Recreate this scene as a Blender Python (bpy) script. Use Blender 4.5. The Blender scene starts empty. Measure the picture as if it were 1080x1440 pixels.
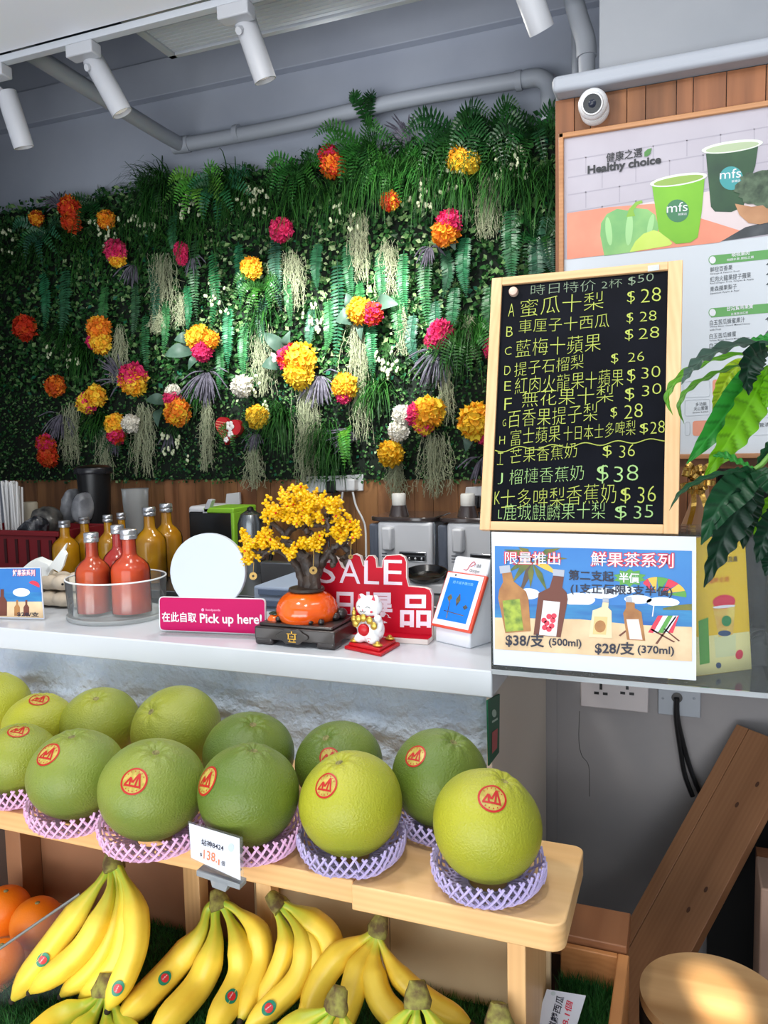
import bpy, math, random
from mathutils import Vector, Matrix, noise
R = math.radians
PI = math.pi
scn = bpy.context.scene
COL = scn.collection
random.seed(7)

# ------------------------------------------------------------------ camera
F_PX, PW, PH = 1100.0, 1080.0, 1440.0
EYE = Vector((0, 0, 1.45))
AX = Vector((0.9322, -0.0133, 0.3617)).normalized()        # world X seen in camera axes
UPC = Vector((-0.0209, 0.9957, 0.0901))
AZ = (UPC - AX * UPC.dot(AX)).normalized()
AY = AZ.cross(AX)
ROT = Matrix((AX, AY, AZ))                                   # camera -> world
cam_d = bpy.data.cameras.new('camera')
cam_d.sensor_fit = 'VERTICAL'
cam_d.sensor_height = 36.0
cam_d.lens = 36.0 * F_PX / PH
cam_d.clip_start = 0.02
cam = bpy.data.objects.new('camera', cam_d)
COL.objects.link(cam)
cam.matrix_world = Matrix.Translation(EYE) @ ROT.to_4x4()
scn.camera = cam

# ------------------------------------------------------------------ exposure, world, lights
scn.view_settings.view_transform = 'Standard'
scn.view_settings.look = 'None'
scn.view_settings.gamma = 1.0
scn.view_settings.use_curve_mapping = False
scn.view_settings.exposure = -0.12
try:
    scn.cycles.use_denoising = True
    scn.cycles.max_bounces = 8
    scn.cycles.transparent_max_bounces = 24
    scn.cycles.caustics_reflective = False
    scn.cycles.caustics_refractive = False
    scn.cycles.sample_clamp_indirect = 6.0
except Exception:
    pass
wd = bpy.data.worlds.new('street_daylight')
scn.world = wd
wd.use_nodes = True
wb = wd.node_tree.nodes['Background']
wb.inputs[0].default_value = (0.80, 0.88, 1.0, 1)
wb.inputs[1].default_value = 0.38

def lamp(name, kind, loc, target, energy, color=(1, 1, 1), **kw):
    d = bpy.data.lights.new(name, kind)
    d.energy = energy
    d.color = color
    for k, v in kw.items():
        setattr(d, k, v)
    o = bpy.data.objects.new(name, d)
    COL.objects.link(o)
    o.location = loc
    if target is not None:
        o.rotation_euler = (Vector(target) - Vector(loc)).to_track_quat('-Z', 'Y').to_euler()
    return o

# daylight coming in from the open street front, behind the camera
lamp('street_light', 'AREA', (-0.3, -2.2, 1.5), (-0.5, 2.0, 1.2), 78, (0.88, 0.94, 1.0), shape='RECTANGLE', size=4.0, size_y=2.2)
# added area lamp standing in for pavement bounce, brightens the soffit
lamp('soffit_fill', 'AREA', (-0.8, -1.6, 0.25), (-0.8, 0.9, 2.7), 138, (0.95, 0.97, 1.0), shape='RECTANGLE', size=4.0, size_y=1.6)
# shop downlights under the soffit over the fruit stand and the counter
lamp('downlight', 'AREA', (-1.15, 0.75, 2.62), (-0.85, 1.15, 0.9), 13, (1.0, 0.97, 0.92), shape='DISK', size=0.22)
lamp('downlight', 'AREA', (-0.25, 0.55, 2.62), (-0.35, 1.15, 0.8), 8, (1.0, 0.97, 0.92), shape='DISK', size=0.22)
lamp('downlight', 'AREA', (-1.0, 1.50, 2.62), (-1.0, 1.60, 1.0), 3, (1.0, 0.97, 0.93), shape='DISK', size=0.3)
lamp('menu_light', 'AREA', (0.25, 1.2, 2.62), (0.15, 2.05, 1.75), 2, (1.0, 0.98, 0.95), shape='DISK', size=0.3)
# added unseen lamp over the back counter, brightens the kitchen bay
lamp('bay_fill', 'AREA', (-0.95, 2.55, 2.66), (-0.95, 2.75, 1.0), 16, (1.0, 0.97, 0.92), shape='DISK', size=0.3)
# sunshine slipping in between the awnings on to the stool
lamp('sun_gap', 'SPOT', (0.9, -0.9, 2.6), (0.060, 1.385, 0.49), 1500, (1.0, 0.90, 0.70), spot_size=R(1.9), spot_blend=0.4, shadow_soft_size=0.02)
lamp('sun_gap', 'SPOT', (0.9, -0.9, 2.6), (0.072, 1.32, 0.49), 1300, (1.0, 0.90, 0.70), spot_size=R(1.6), spot_blend=0.4, shadow_soft_size=0.02)
# added upward spot without a fixture, brightens the upper wall and the ceiling
lamp('upper_wall_fill', 'SPOT', (-1.1, 2.52, 2.70), (-1.1, 3.0, 3.4), 7, (0.95, 0.97, 1.0), spot_size=R(150), spot_blend=0.8, shadow_soft_size=0.15)

# ------------------------------------------------------------------ pixel -> place helpers
def ray(px, py):
    return ROT @ Vector(((px - PW / 2) / F_PX, (PH / 2 - py) / F_PX, -1.0))
def atX(px, py, X):
    d = ray(px, py); return EYE + d * ((X - EYE.x) / d.x)
def atY(px, py, Y):
    d = ray(px, py); return EYE + d * ((Y - EYE.y) / d.y)
def atZ(px, py, Z):
    d = ray(px, py); return EYE + d * ((Z - EYE.z) / d.z)
def atD(px, py, dep):
    return EYE + ray(px, py) * dep
class Plane:
    """a real plane in the place; on() gives the point of it seen at a pixel"""
    def __init__(s, p, u, v):
        s.p = Vector(p); s.u = Vector(u).normalized()
        v = Vector(v); s.v = (v - s.u * v.dot(s.u)).normalized()
        s.n = s.u.cross(s.v)
        if s.n.dot(EYE - s.p) < 0: s.n = -s.n
    def on(s, px, py, lift=0.0):
        d = ray(px, py)
        return EYE + d * ((s.p + s.n * lift - EYE).dot(s.n) / d.dot(s.n))

# ------------------------------------------------------------------ materials
def lin(c):
    return tuple(((x / 255) / 12.92 if x / 255 <= 0.04045 else ((x / 255 + 0.055) / 1.055) ** 2.4) for x in c[:3])
MATS = {}
def _setin(b, key, val):
    if key in b.inputs: b.inputs[key].default_value = val
def mat(name, rgb, rough=0.5, metal=0.0, spec=0.5, rgb2=None, nscale=6.0, ndetail=4.0, stretch=None, lo=0.35, hi=0.65,
        bump=0.0, bscale=60.0, bdist=0.01, trans=0.0, ior=1.45, emit=0.0, transl=0.0, transl_rgb=None, attr=None, coat=0.0, alpha=1.0, sss=0.0):
    if name in MATS: return MATS[name]
    m = bpy.data.materials.new(name); MATS[name] = m
    m.use_nodes = True
    nt = m.node_tree; N = nt.nodes; L = nt.links
    b = N['Principled BSDF']
    b.inputs['Base Color'].default_value = (*lin(rgb), 1)
    b.inputs['Roughness'].default_value = rough
    b.inputs['Metallic'].default_value = metal
    _setin(b, 'Specular IOR Level', spec); _setin(b, 'Transmission Weight', trans); _setin(b, 'IOR', ior)
    _setin(b, 'Coat Weight', coat); _setin(b, 'Coat Roughness', 0.08)
    if sss: _setin(b, 'Subsurface Weight', sss); _setin(b, 'Subsurface Scale', 0.01)
    src = None
    tc = N.new('ShaderNodeTexCoord')
    def coords(scale3):
        mp = N.new('ShaderNodeMapping'); mp.inputs['Scale'].default_value = scale3
        L.new(tc.outputs['Object'], mp.inputs['Vector']); return mp.outputs['Vector']
    if rgb2 is not None:
        tx = N.new('ShaderNodeTexNoise'); tx.inputs['Scale'].default_value = nscale; tx.inputs['Detail'].default_value = ndetail
        L.new(coords(stretch or (1, 1, 1)), tx.inputs['Vector'])
        rp = N.new('ShaderNodeValToRGB')
        rp.color_ramp.elements[0].position = lo; rp.color_ramp.elements[1].position = hi
        rp.color_ramp.elements[0].color = (*lin(rgb), 1); rp.color_ramp.elements[1].color = (*lin(rgb2), 1)
        L.new(tx.outputs['Fac'], rp.inputs['Fac'])
        src = rp.outputs['Color']
    if attr is not None:                       # natural colour variation of leaves / fruit, stored per vertex
        at = N.new('ShaderNodeAttribute'); at.attribute_name = 'tint'
        if src is None:
            src = at.outputs['Color']
        else:
            mx = N.new('ShaderNodeMixRGB'); mx.blend_type = 'MULTIPLY'; mx.inputs[0].default_value = 1.0
            L.new(src, mx.inputs[1]); L.new(at.outputs['Color'], mx.inputs[2]); src = mx.outputs[0]
    if src is not None: L.new(src, b.inputs['Base Color'])
    if bump:
        bx = N.new('ShaderNodeTexNoise'); bx.inputs['Scale'].default_value = bscale; bx.inputs['Detail'].default_value = 5
        L.new(coords((1, 1, 1)), bx.inputs['Vector'])
        bp = N.new('ShaderNodeBump'); bp.inputs['Strength'].default_value = bump; bp.inputs['Distance'].default_value = bdist
        L.new(bx.outputs['Fac'], bp.inputs['Height']); L.new(bp.outputs['Normal'], b.inputs['Normal'])
    if emit:
        _setin(b, 'Emission Color', (*lin(rgb), 1)); _setin(b, 'Emission Strength', emit)
    if transl:
        tr = N.new('ShaderNodeBsdfTranslucent')
        if src is not None and transl_rgb is None: L.new(src, tr.inputs['Color'])
        else: tr.inputs['Color'].default_value = (*lin(transl_rgb or rgb), 1)
        ms = N.new('ShaderNodeMixShader'); ms.inputs[0].default_value = transl
        L.new(b.outputs[0], ms.inputs[1]); L.new(tr.outputs[0], ms.inputs[2])
        L.new(ms.outputs[0], N['Material Output'].inputs['Surface'])
    return m
def clear_mat(name, rgb=(245, 250, 250), gloss=0.10, rough=0.03, body=0.0, body_rgb=(235, 240, 240)):
    """thin clear plastic: see-through with a fresnel sheen and, with body > 0, a little milkiness"""
    if name in MATS: return MATS[name]
    m = bpy.data.materials.new(name); MATS[name] = m; m.use_nodes = True
    nt = m.node_tree; N = nt.nodes; L = nt.links
    N.remove(N['Principled BSDF'])
    t = N.new('ShaderNodeBsdfTransparent'); t.inputs[0].default_value = (*lin(rgb), 1)
    g = N.new('ShaderNodeBsdfGlossy'); g.inputs['Roughness'].default_value = rough
    lw = N.new('ShaderNodeLayerWeight'); lw.inputs['Blend'].default_value = gloss
    mx = N.new('ShaderNodeMixShader')
    L.new(lw.outputs['Fresnel'], mx.inputs[0]); L.new(t.outputs[0], mx.inputs[1]); L.new(g.outputs[0], mx.inputs[2])
    out = mx.outputs[0]
    if body:
        d = N.new('ShaderNodeBsdfDiffuse'); d.inputs[0].default_value = (*lin(body_rgb), 1)
        m2 = N.new('ShaderNodeMixShader'); m2.inputs[0].default_value = body
        L.new(out, m2.inputs[1]); L.new(d.outputs[0], m2.inputs[2]); out = m2.outputs[0]
    L.new(out, N['Material Output'].inputs['Surface'])
    return m
def wood(name, c1, c2, axis='X', scale=9.0, rough=0.45, bump=0.05):
    st = {'X': (0.12, 2.2, 2.2), 'Y': (2.2, 0.12, 2.2), 'Z': (2.2, 2.2, 0.12)}[axis]
    if name in MATS: return MATS[name]
    m = mat(name, c1, rough, rgb2=c2, nscale=scale, ndetail=6, stretch=st, lo=0.3, hi=0.72)
    nt = m.node_tree; N = nt.nodes; L = nt.links
    b = N['Principled BSDF']
    ramp = [n for n in N if n.type == 'VALTORGB'][0]
    tc = [n for n in N if n.type == 'TEX_COORD'][0]
    mp = N.new('ShaderNodeMapping')
    mp.inputs['Scale'].default_value = tuple(v * 1.0 for v in st)
    L.new(tc.outputs['Object'], mp.inputs['Vector'])
    wv = N.new('ShaderNodeTexWave'); wv.wave_type = 'RINGS'; wv.rings_direction = axis
    wv.inputs['Scale'].default_value = 14; wv.inputs['Distortion'].default_value = 5; wv.inputs['Detail'].default_value = 2
    L.new(mp.outputs[0], wv.inputs['Vector'])
    mx = N.new('ShaderNodeMixRGB'); mx.blend_type = 'MULTIPLY'; mx.inputs[0].default_value = 0.20
    r2 = N.new('ShaderNodeValToRGB'); r2.color_ramp.elements[0].color = (0.62, 0.48, 0.36, 1); r2.color_ramp.elements[1].color = (1, 1, 1, 1)
    L.new(wv.outputs['Fac'], r2.inputs['Fac'])
    L.new(ramp.outputs['Color'], mx.inputs[1]); L.new(r2.outputs['Color'], mx.inputs[2])
    L.new(mx.outputs[0], b.inputs['Base Color'])
    return m

# ------------------------------------------------------------------ mesh builder
def frame_from(d, up=Vector((0, 0, 1))):
    d = Vector(d).normalized()
    if abs(d.dot(up)) > 0.98: up = Vector((0, 1, 0))
    x = d.cross(up).normalized(); y = x.cross(d).normalized()
    return x, y, d
class MB:
    def __init__(s):
        s.v = []; s.f = []; s.c = []; s.m = []; s.cur = None; s.mi = 0
    def add(s, pts, faces, col=None):
        o = len(s.v)
        s.v += [tuple(p) for p in pts]
        c = col if col is not None else s.cur
        if isinstance(c, list): s.c += c
        else: s.c += [c] * len(pts)
        s.f += [tuple(i + o for i in f) for f in faces]
        s.m += [s.mi] * len(faces)
        return s
    def box(s, lo, hi, mtx=None):
        (x0, y0, z0), (x1, y1, z1) = lo, hi
        p = [Vector(q) for q in ((x0, y0, z0), (x1, y0, z0), (x1, y1, z0), (x0, y1, z0), (x0, y0, z1), (x1, y0, z1), (x1, y1, z1), (x0, y1, z1))]
        if mtx is not None: p = [mtx @ q for q in p]
        return s.add(p, [(0, 3, 2, 1), (4, 5, 6, 7), (0, 1, 5, 4), (1, 2, 6, 5), (2, 3, 7, 6), (3, 0, 4, 7)])
    def prism(s, base, off):
        """polygon (list of 3-D points) pushed along off"""
        n = len(base); off = Vector(off)
        a = [Vector(q) for q in base]; b = [q + off for q in a]
        return s.add(a + b, [tuple(range(n))[::-1], tuple(range(n, 2 * n))] + [(i, (i + 1) % n, n + (i + 1) % n, n + i) for i in range(n)])
    def tube(s, pts, rad, seg=8, caps=True, squash=None):
        pts = [Vector(p) for p in pts]; n = len(pts)
        if not hasattr(rad, '__len__'): rad = [rad] * n
        V = []; F = []; x = None
        for i, p in enumerate(pts):
            d = (pts[min(i + 1, n - 1)] - pts[max(i - 1, 0)])
            if d.length < 1e-9: d = Vector((0, 0, 1))
            d.normalize()
            if x is None: x, y, _ = frame_from(d)
            else:
                x = (x - d * x.dot(d)).normalized(); y = d.cross(x) * -1
                y = x.cross(d)
            for k in range(seg):
                a = 2 * PI * k / seg
                V.append(p + (x * math.cos(a) + y * math.sin(a)) * rad[i])
        for i in range(n - 1):
            for k in range(seg):
                k2 = (k + 1) % seg
                F.append((i * seg + k, (i + 1) * seg + k, (i + 1) * seg + k2, i * seg + k2))
        if caps:
            F.append(tuple(range(seg))); F.append(tuple(range((n - 1) * seg, n * seg))[::-1])
        return s.add(V, F)
    def lathe(s, prof, seg=32, mtx=None, cap=True):
        V = []; F = []; n = len(prof)
        for r, z in prof:
            for k in range(seg):
                a = 2 * PI * k / seg
                q = Vector((r * math.cos(a), r * math.sin(a), z))
                V.append(mtx @ q if mtx is not None else q)
        for i in range(n - 1):
            for k in range(seg):
                k2 = (k + 1) % seg
                F.append((i * seg + k, i * seg + k2, (i + 1) * seg + k2, (i + 1) * seg + k))
        if cap:
            F.append(tuple(range(seg))[::-1]); F.append(tuple(range((n - 1) * seg, n * seg)))
        return s.add(V, F)
    def ball(s, c, r, seg=16, rings=10, mtx=None):
        c = Vector(c)
        rr = r if hasattr(r, '__len__') else (r, r, r)
        V = []; F = []
        for i in range(rings + 1):
            t = PI * i / rings
            t = min(max(t, 0.02), PI - 0.02)
            for k in range(seg):
                a = 2 * PI * k / seg
                q = Vector((rr[0] * math.sin(t) * math.cos(a), rr[1] * math.sin(t) * math.sin(a), rr[2] * math.cos(t)))
                if mtx is not None: q = mtx @ q
                V.append(c + q)
        for i in range(rings):
            for k in range(seg):
                k2 = (k + 1) % seg
                F.append((i * seg + k, (i + 1) * seg + k, (i + 1) * seg + k2, i * seg + k2))
        F.append(tuple(range(seg))); F.append(tuple(range(rings * seg, (rings + 1) * seg))[::-1])
        return s.add(V, F)
    def sheet(s, fn, nu, nv, col=None):
        V = []; cs = []
        for i in range(nu + 1):
            for j in range(nv + 1):
                V.append(fn(i / nu, j / nv))
                if col: cs.append(col(i / nu, j / nv))
        F = [(i * (nv + 1) + j, (i + 1) * (nv + 1) + j, (i + 1) * (nv + 1) + j + 1, i * (nv + 1) + j + 1) for i in range(nu) for j in range(nv)]
        return s.add(V, F, cs if col else None)
    def build(s, name, m, parent=None, bevel=0.0, bseg=2, angle=40, label=None, smooth=True, kind=None, rel=True, mods=None):
        me = bpy.data.meshes.new(name)
        off = Vector((0, 0, 0))
        if parent is not None and rel: off = Vector(parent.get('_o', (0, 0, 0)))
        me.from_pydata([tuple(Vector(p) - off) for p in s.v] if off.length else s.v, [], s.f)
        for q in (m if isinstance(m, (list, tuple)) else [m]): me.materials.append(q)
        if any(s.m): me.polygons.foreach_set('material_index', s.m)
        if any(c is not None for c in s.c):
            ca = me.color_attributes.new('tint', 'FLOAT_COLOR', 'POINT')
            flat = []
            for c in s.c: flat += list(c)[:3] + [1.0] if c is not None else [1, 1, 1, 1]
            ca.data.foreach_set('color', flat)
        if smooth:
            me.shade_smooth()
            me.set_sharp_from_angle(angle=R(angle))
        me.update()
        o = bpy.data.objects.new(name, me); COL.objects.link(o)
        if parent is not None: o.parent = parent
        if bevel:
            bv = o.modifiers.new('bevel', 'BEVEL'); bv.width = bevel; bv.segments = bseg; bv.limit_method = 'ANGLE'; bv.angle_limit = R(40)
        if label: o['label'] = label
        if kind: o['kind'] = kind
        return o
def tag(o, label, cat, group=None):
    o['label'] = label; o['category'] = cat
    if group: o['group'] = group
    return o
def thing(name, label, cat, loc, group=None):
    """an Empty at the base of a thing; its parts are built in world coordinates and hung on it"""
    o = bpy.data.objects.new(name, None); COL.objects.link(o)
    o.empty_display_size = 0.05
    o.location = loc
    ORG[o.name] = Vector(loc)
    return tag(o, label, cat, group)
ORG = {}
_build = MB.build
def _b(s, name, m, parent=None, **kw):
    off = None
    if parent is not None:
        q = parent; off = Vector((0, 0, 0))
        while q is not None:
            off = off + ORG.get(q.name, Vector((0, 0, 0))); q = q.parent
        if off.length: s.v = [tuple(Vector(p) - off) for p in s.v]
    return _build(s, name, m, parent, rel=False, **kw)
MB.build = _b
def struct(o):
    o['kind'] = 'structure'; return o
def arc(p0, p1, p2, n=12):
    p0, p1, p2 = Vector(p0), Vector(p1), Vector(p2)
    return [p0 * (1 - t) ** 2 + p1 * 2 * t * (1 - t) + p2 * t * t for t in [i / n for i in range(n + 1)]]
def spline(pts, n=8):
    """Catmull-Rom through the points"""
    P = [Vector(p) for p in pts]; P = [P[0] * 2 - P[1]] + P + [P[-1] * 2 - P[-2]]
    out = []
    for i in range(1, len(P) - 2):
        a, b, c, d = P[i - 1:i + 3]
        for k in range(n):
            t = k / n
            out.append(0.5 * ((2 * b) + (c - a) * t + (2 * a - 5 * b + 4 * c - d) * t * t + (3 * b - a - 3 * c + d) * t ** 3))
    out.append(P[-2]); return out
def rround(w, h, r, n=4):
    pts = []
    for cx, cy, a0 in ((w / 2 - r, h / 2 - r, 0), (-w / 2 + r, h / 2 - r, 90), (-w / 2 + r, -h / 2 + r, 180), (w / 2 - r, -h / 2 + r, 270)):
        for k in range(n + 1):
            a = R(a0 + 90 * k / n); pts.append((cx + r * math.cos(a), cy + r * math.sin(a)))
    return pts

# ------------------------------------------------------------------ writing
_tc = {}
def glyphs(s, bold=0.0):
    key = (s, bold)
    if key in _tc: return _tc[key]
    cu = bpy.data.curves.new('writing', 'FONT'); cu.body = s; cu.size = 1.0; cu.offset = bold; cu.resolution_u = 3
    ob = bpy.data.objects.new('writing', cu); COL.objects.link(ob)
    dg = bpy.context.evaluated_depsgraph_get(); ev = ob.evaluated_get(dg); me = ev.to_mesh()
    vs = [(v.co.x, v.co.y) for v in me.vertices]; fs = [tuple(p.vertices) for p in me.polygons]
    ev.to_mesh_clear(); bpy.data.objects.remove(ob); bpy.data.curves.remove(cu)
    x0 = min(v[0] for v in vs); x1 = max(v[0] for v in vs); y0 = min(v[1] for v in vs); y1 = max(v[1] for v in vs)
    _tc[key] = ([((x - x0) / max(x1 - x0, 1e-6), (y - y0) / max(y1 - y0, 1e-6)) for x, y in vs], fs, (x1 - x0) / max(y1 - y0, 1e-6))
    return _tc[key]
def write(mb, s, org, xv, yv, bold=0.0, jitter=0.0, slant=0.0):
    """letters of s filling the parallelogram org + a*xv + b*yv"""
    vs, fs, _ = glyphs(s, bold)
    n = (Vector(xv).cross(Vector(yv))).normalized()
    pts = [Vector(org) + Vector(xv) * x + Vector(yv) * (y + (jitter * math.sin(x * 9.0 + len(s)) if jitter else 0)) + Vector(xv) * (slant * y) for x, y in vs]
    return mb.add(pts, fs)
def write_px(mb, pl, s, xl, yl, xr, yr, h, lift=0.001, bold=0.0, jitter=0.0):
    """s on plane pl: baseline from pixel (xl,yl) to (xr,yr), h pixels tall"""
    a = pl.on(xl, yl, lift); b = pl.on(xr, yr, lift); t = pl.on(xl, yl - h, lift)
    yv = pl.v * (t - a).length
    return write(mb, s, a, b - a, yv, bold, jitter)
def print_px(mb, pl, pts, lift=0.0006, thick=0.0):
    P = [pl.on(x, y, lift) for x, y in pts]
    n = (P[1] - P[0]).cross(P[2] - P[0])
    if thick: return mb.prism(P, pl.n * thick)
    # orient towards the viewer
    area = Vector((0, 0, 0))
    for i in range(len(P)): area += P[i].cross(P[(i + 1) % len(P)])
    if area.dot(pl.n) < 0: P = P[::-1]
    return mb.add(P, [tuple(range(len(P)))])
def ell(cx, cy, rx, ry, rot=0, n=24, a0=0, a1=360):
    out = []
    for i in range(n + (0 if a1 - a0 >= 360 else 1)):
        a = R(a0 + (a1 - a0) * i / n); x = rx * math.cos(a); y = ry * math.sin(a); r = R(rot)
        out.append((cx + x * math.cos(r) - y * math.sin(r), cy + x * math.sin(r) + y * math.cos(r)))
    return out
# ================================================================== THE SETTING
m_wall = mat('painted_wall', (176, 182, 194), 0.7, rgb2=(164, 170, 184), nscale=2.5, bump=0.25, bscale=14, bdist=0.006)
m_wall2 = mat('painted_menu_wall', (156, 151, 150), 0.75, rgb2=(140, 137, 138), nscale=3.0, bump=0.3, bscale=10, bdist=0.006)
m_wall3 = mat('painted_upper_wall', (150, 153, 158), 0.7, rgb2=(140, 144, 150), nscale=3.0, bump=0.3, bscale=9, bdist=0.008)
m_ceil = mat('dark_ceiling_paint', (32, 42, 54), 0.85)
m_soffit = mat('white_soffit_paint', (244, 246, 250), 0.6)
m_floor = mat('dark_floor_tile', (58, 54, 52), 0.5, rgb2=(40, 38, 37), nscale=5)
m_white = mat('white_plastic', (232, 233, 234), 0.35)
m_pipe = mat('painted_pipe', (166, 171, 180), 0.5, bump=0.1, bscale=30, bdist=0.003)
m_greymetal = mat('grey_metal', (150, 156, 164), 0.45, 0.4)
m_dark = mat('black_plastic', (18, 18, 20), 0.35)
m_steel = mat('brushed_steel', (150, 152, 155), 0.35, 1.0, bump=0.05, bscale=90)
m_chrome = mat('bright_chrome', (205, 207, 210), 0.18, 1.0)

def slab(name, lo, hi, m, bev=0.0):
    return struct(MB().box(lo, hi).build(name, m, bevel=bev, smooth=False))
slab('floor', (-4.6, -3.0, -0.1), (2.4, 3.4, 0.0), m_floor)
slab('ceiling', (-4.6, -3.0, 3.40), (2.4, 3.4, 3.5), m_ceil)
slab('wall_back', (-4.4, 3.20, 0.0), (0.2, 3.36, 3.40), m_wall)
slab('wall_left', (-4.5, 1.9, 0.0), (-4.4, 3.36, 3.40), m_wall)
slab('shade_wall_left', (-2.72, -1.2, 0.0), (-2.62, 1.95, 2.70), m_wall)  # added unseen wall, keeps street light off the left end of the plants
slab('wall_right', (-0.318, 2.05, 0.0), (2.3, 2.25, 2.302), m_wall2)
slab('wall_right_lower', (-0.36, 2.046, 0.0), (-0.317, 2.24, 0.966), m_wall2)
slab('wall_right_upper', (-0.214, 2.05, 2.302), (2.3, 2.25, 3.40), m_wall3)
slab('trim_1', (-4.4, -0.8, 2.70), (2.3, 1.995, 2.86), m_soffit)                       # white soffit over the shop front
slab('trim_2', (-4.4, 3.15, 3.06), (0.2, 3.20, 3.22), m_wall, 0.004)                    # beam along the back wall

# vertical boards behind the menu and behind the back counter
def boards(name, x0, x1, y, z0, z1, seed, c1, c2, wmin, wmax, d=0.014):
    rnd = random.Random(seed); mb = MB(); x = x0
    while x < x1 - 0.005:
        w = min(rnd.uniform(wmin, wmax), x1 - x); k = rnd.uniform(0.72, 1.08)
        mb.cur = (k, k * rnd.uniform(0.92, 1.0), k * rnd.uniform(0.84, 0.98))
        mb.box((x + 0.0008, y - d - rnd.uniform(0, 0.002), z0), (x + w - 0.0008, y, z1)); x += w
    return struct(mb.build(name, mat(name + '_wood', c1, 0.5, rgb2=c2, nscale=8, ndetail=6, stretch=(3, 3, 0.22), attr='tint'), bevel=0.0008, smooth=False))
boards('trim_3', -0.318, 1.6, 2.05, 0.985, 2.276, 3, (152, 100, 64), (112, 70, 42), 0.035, 0.085)
boards('trim_4', -3.4, -0.30, 3.20, 0.90, 1.30, 5, (170, 120, 78), (122, 82, 50), 0.06, 0.11, 0.018)

# ceiling hardware ---------------------------------------------------------------
t = thing('lighting_track', 'long grey-white lighting track along the edge of the white soffit', 'track', (-1.6, 2.03, 2.64))
MB().box((-4.2, 2.002, 2.678), (0.9, 2.030, 2.699)).build('rail', mat('track_paint', (196, 200, 206), 0.45, 0.1), t, bevel=0.002)
MB().box((-4.2, 2.030, 2.684), (0.9, 2.040, 2.690)).build('lower_lip', mat('track_paint', (196, 200, 206)), t, bevel=0.001)
m_head = mat('spotlight_white', (186, 188, 193), 0.4)
m_lens = mat('spotlight_lens', (255, 250, 238), 0.3, emit=0.25)
heads = [((8, 128), (28, 186), 'white cylinder track spotlight cut off by the left edge'),
         ((130, 82), (166, 150), 'white cylinder track spotlight in front of the slanting pipe'),
         ((342, 22), (369, 103), 'white cylinder track spotlight below the air vent'),
         ((742, -12), (750, 10), 'white track spotlight at the top edge beside the pale wall pipes')]
SPOT_POS = []
for i, (a, b, lab) in enumerate(heads):
    A = atY(a[0], a[1], 2.06); B = A + (atY(b[0], b[1], 2.10) - A).normalized() * 0.175
    B.y = A.y + 0.05
    t = thing('track_spotlight', lab, 'spotlight', (A.x, 2.02, 2.645), 'spotlights on the ceiling track')
    MB().box((A.x - 0.05, 1.998, 2.640), (A.x + 0.05, 2.044, 2.6779)).build('adapter', m_head, t, bevel=0.004)
    MB().tube([(A.x, 2.03, 2.615), A + (B - A) * 0.16], 0.011, 8).build('bracket', m_head, t)
    d = (B - A).normalized(); r = 0.033
    hd = MB(); x, y, z = frame_from(d); mt = Matrix((x, y, z)).transposed().to_4x4(); mt.translation = A
    L_ = (B - A).length
    hd.lathe([(r * 0.9, 0), (r, 0.004), (r, L_), (r * 0.9, L_), (r * 0.86, L_ - 0.015)], 28, mt, True)
    hb = hd.build('lamp_body', m_head, t)
    MB().lathe([(0.0, L_ - 0.012), (r * 0.84, L_ - 0.012)], 24, mt, False).build('lens', m_lens, t)
    SPOT_POS.append((B + d * 0.01, t))

t = thing('air_vent', 'grey slatted air conditioning grille hanging below the dark ceiling', 'air vent', (-1.2, 2.3, 2.8))
gx0, gx1, gy0, gy1, gz = -1.71, -0.62, 2.14, 2.425, 2.80
fr = MB()
fr.box((gx0, gy0, gz), (gx1, gy0 + .02, gz + .05)); fr.box((gx0, gy1 - .022, gz), (gx1, gy1, gz + .05))
fr.box((gx0, gy0, gz), (gx0 + .03, gy1, gz + .05)); fr.box((gx1 - .03, gy0, gz), (gx1, gy1, gz + .05))
fr.build('frame', mat('vent_paint', (186, 191, 198), 0.5), t, bevel=0.002)
sl = MB()
for k in range(12):
    y = gy0 + 0.03 + k * 0.0195
    sl.box((gx0 + .028, y, gz + .008), (gx1 - .028, y + .0145, gz + .011), None)
sl.build('slats', mat('vent_slat', (200, 206, 214), 0.5), t)
MB().box((gx0 + .005, gy0 + .005, gz + .03), (gx1 - .005, gy1 - .005, 3.40)).build('duct_box', mat('vent_duct', (120, 126, 134), 0.7), t)

t = thing('ceiling_pipe', 'white painted pipe running along the top of the back wall above the plants', 'pipe', (-1.5, 3.1, 2.8))
pz = 2.80; py_ = 3.10
main = spline([(-2.14, 2.15, 2.815), (-2.15, 2.7, 2.805), (-2.15, 3.06, pz), (-2.11, py_, pz), (-1.6, py_, pz), (-1.1, py_, pz + 0.015), (-0.60, py_, pz + 0.008)], 6)
MB().tube(main, 0.031, 16).build('pipe_run', m_pipe, t)
el = spline([(-0.60, py_, 2.808), (-0.545, py_, 2.803), (-0.51, py_, 2.77), (-0.505, py_, 2.70), (-0.505, py_, 2.64)], 6)
MB().tube(el, 0.033, 16).build('elbow', m_pipe, t)
for cx in (-1.86, -0.62):
    MB().lathe([(0.036, -0.012), (0.037, 0), (0.036, 0.012)], 20, Matrix.Translation((cx, py_, pz + 0.006)) @ Matrix.Rotation(PI / 2, 4, 'Y')).build('clamp', m_pipe, t)
MB().tube([(-2.19, 3.09, pz), (-2.11, 3.10, pz)], 0.036, 16).build('coupling', m_pipe, t)

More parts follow.
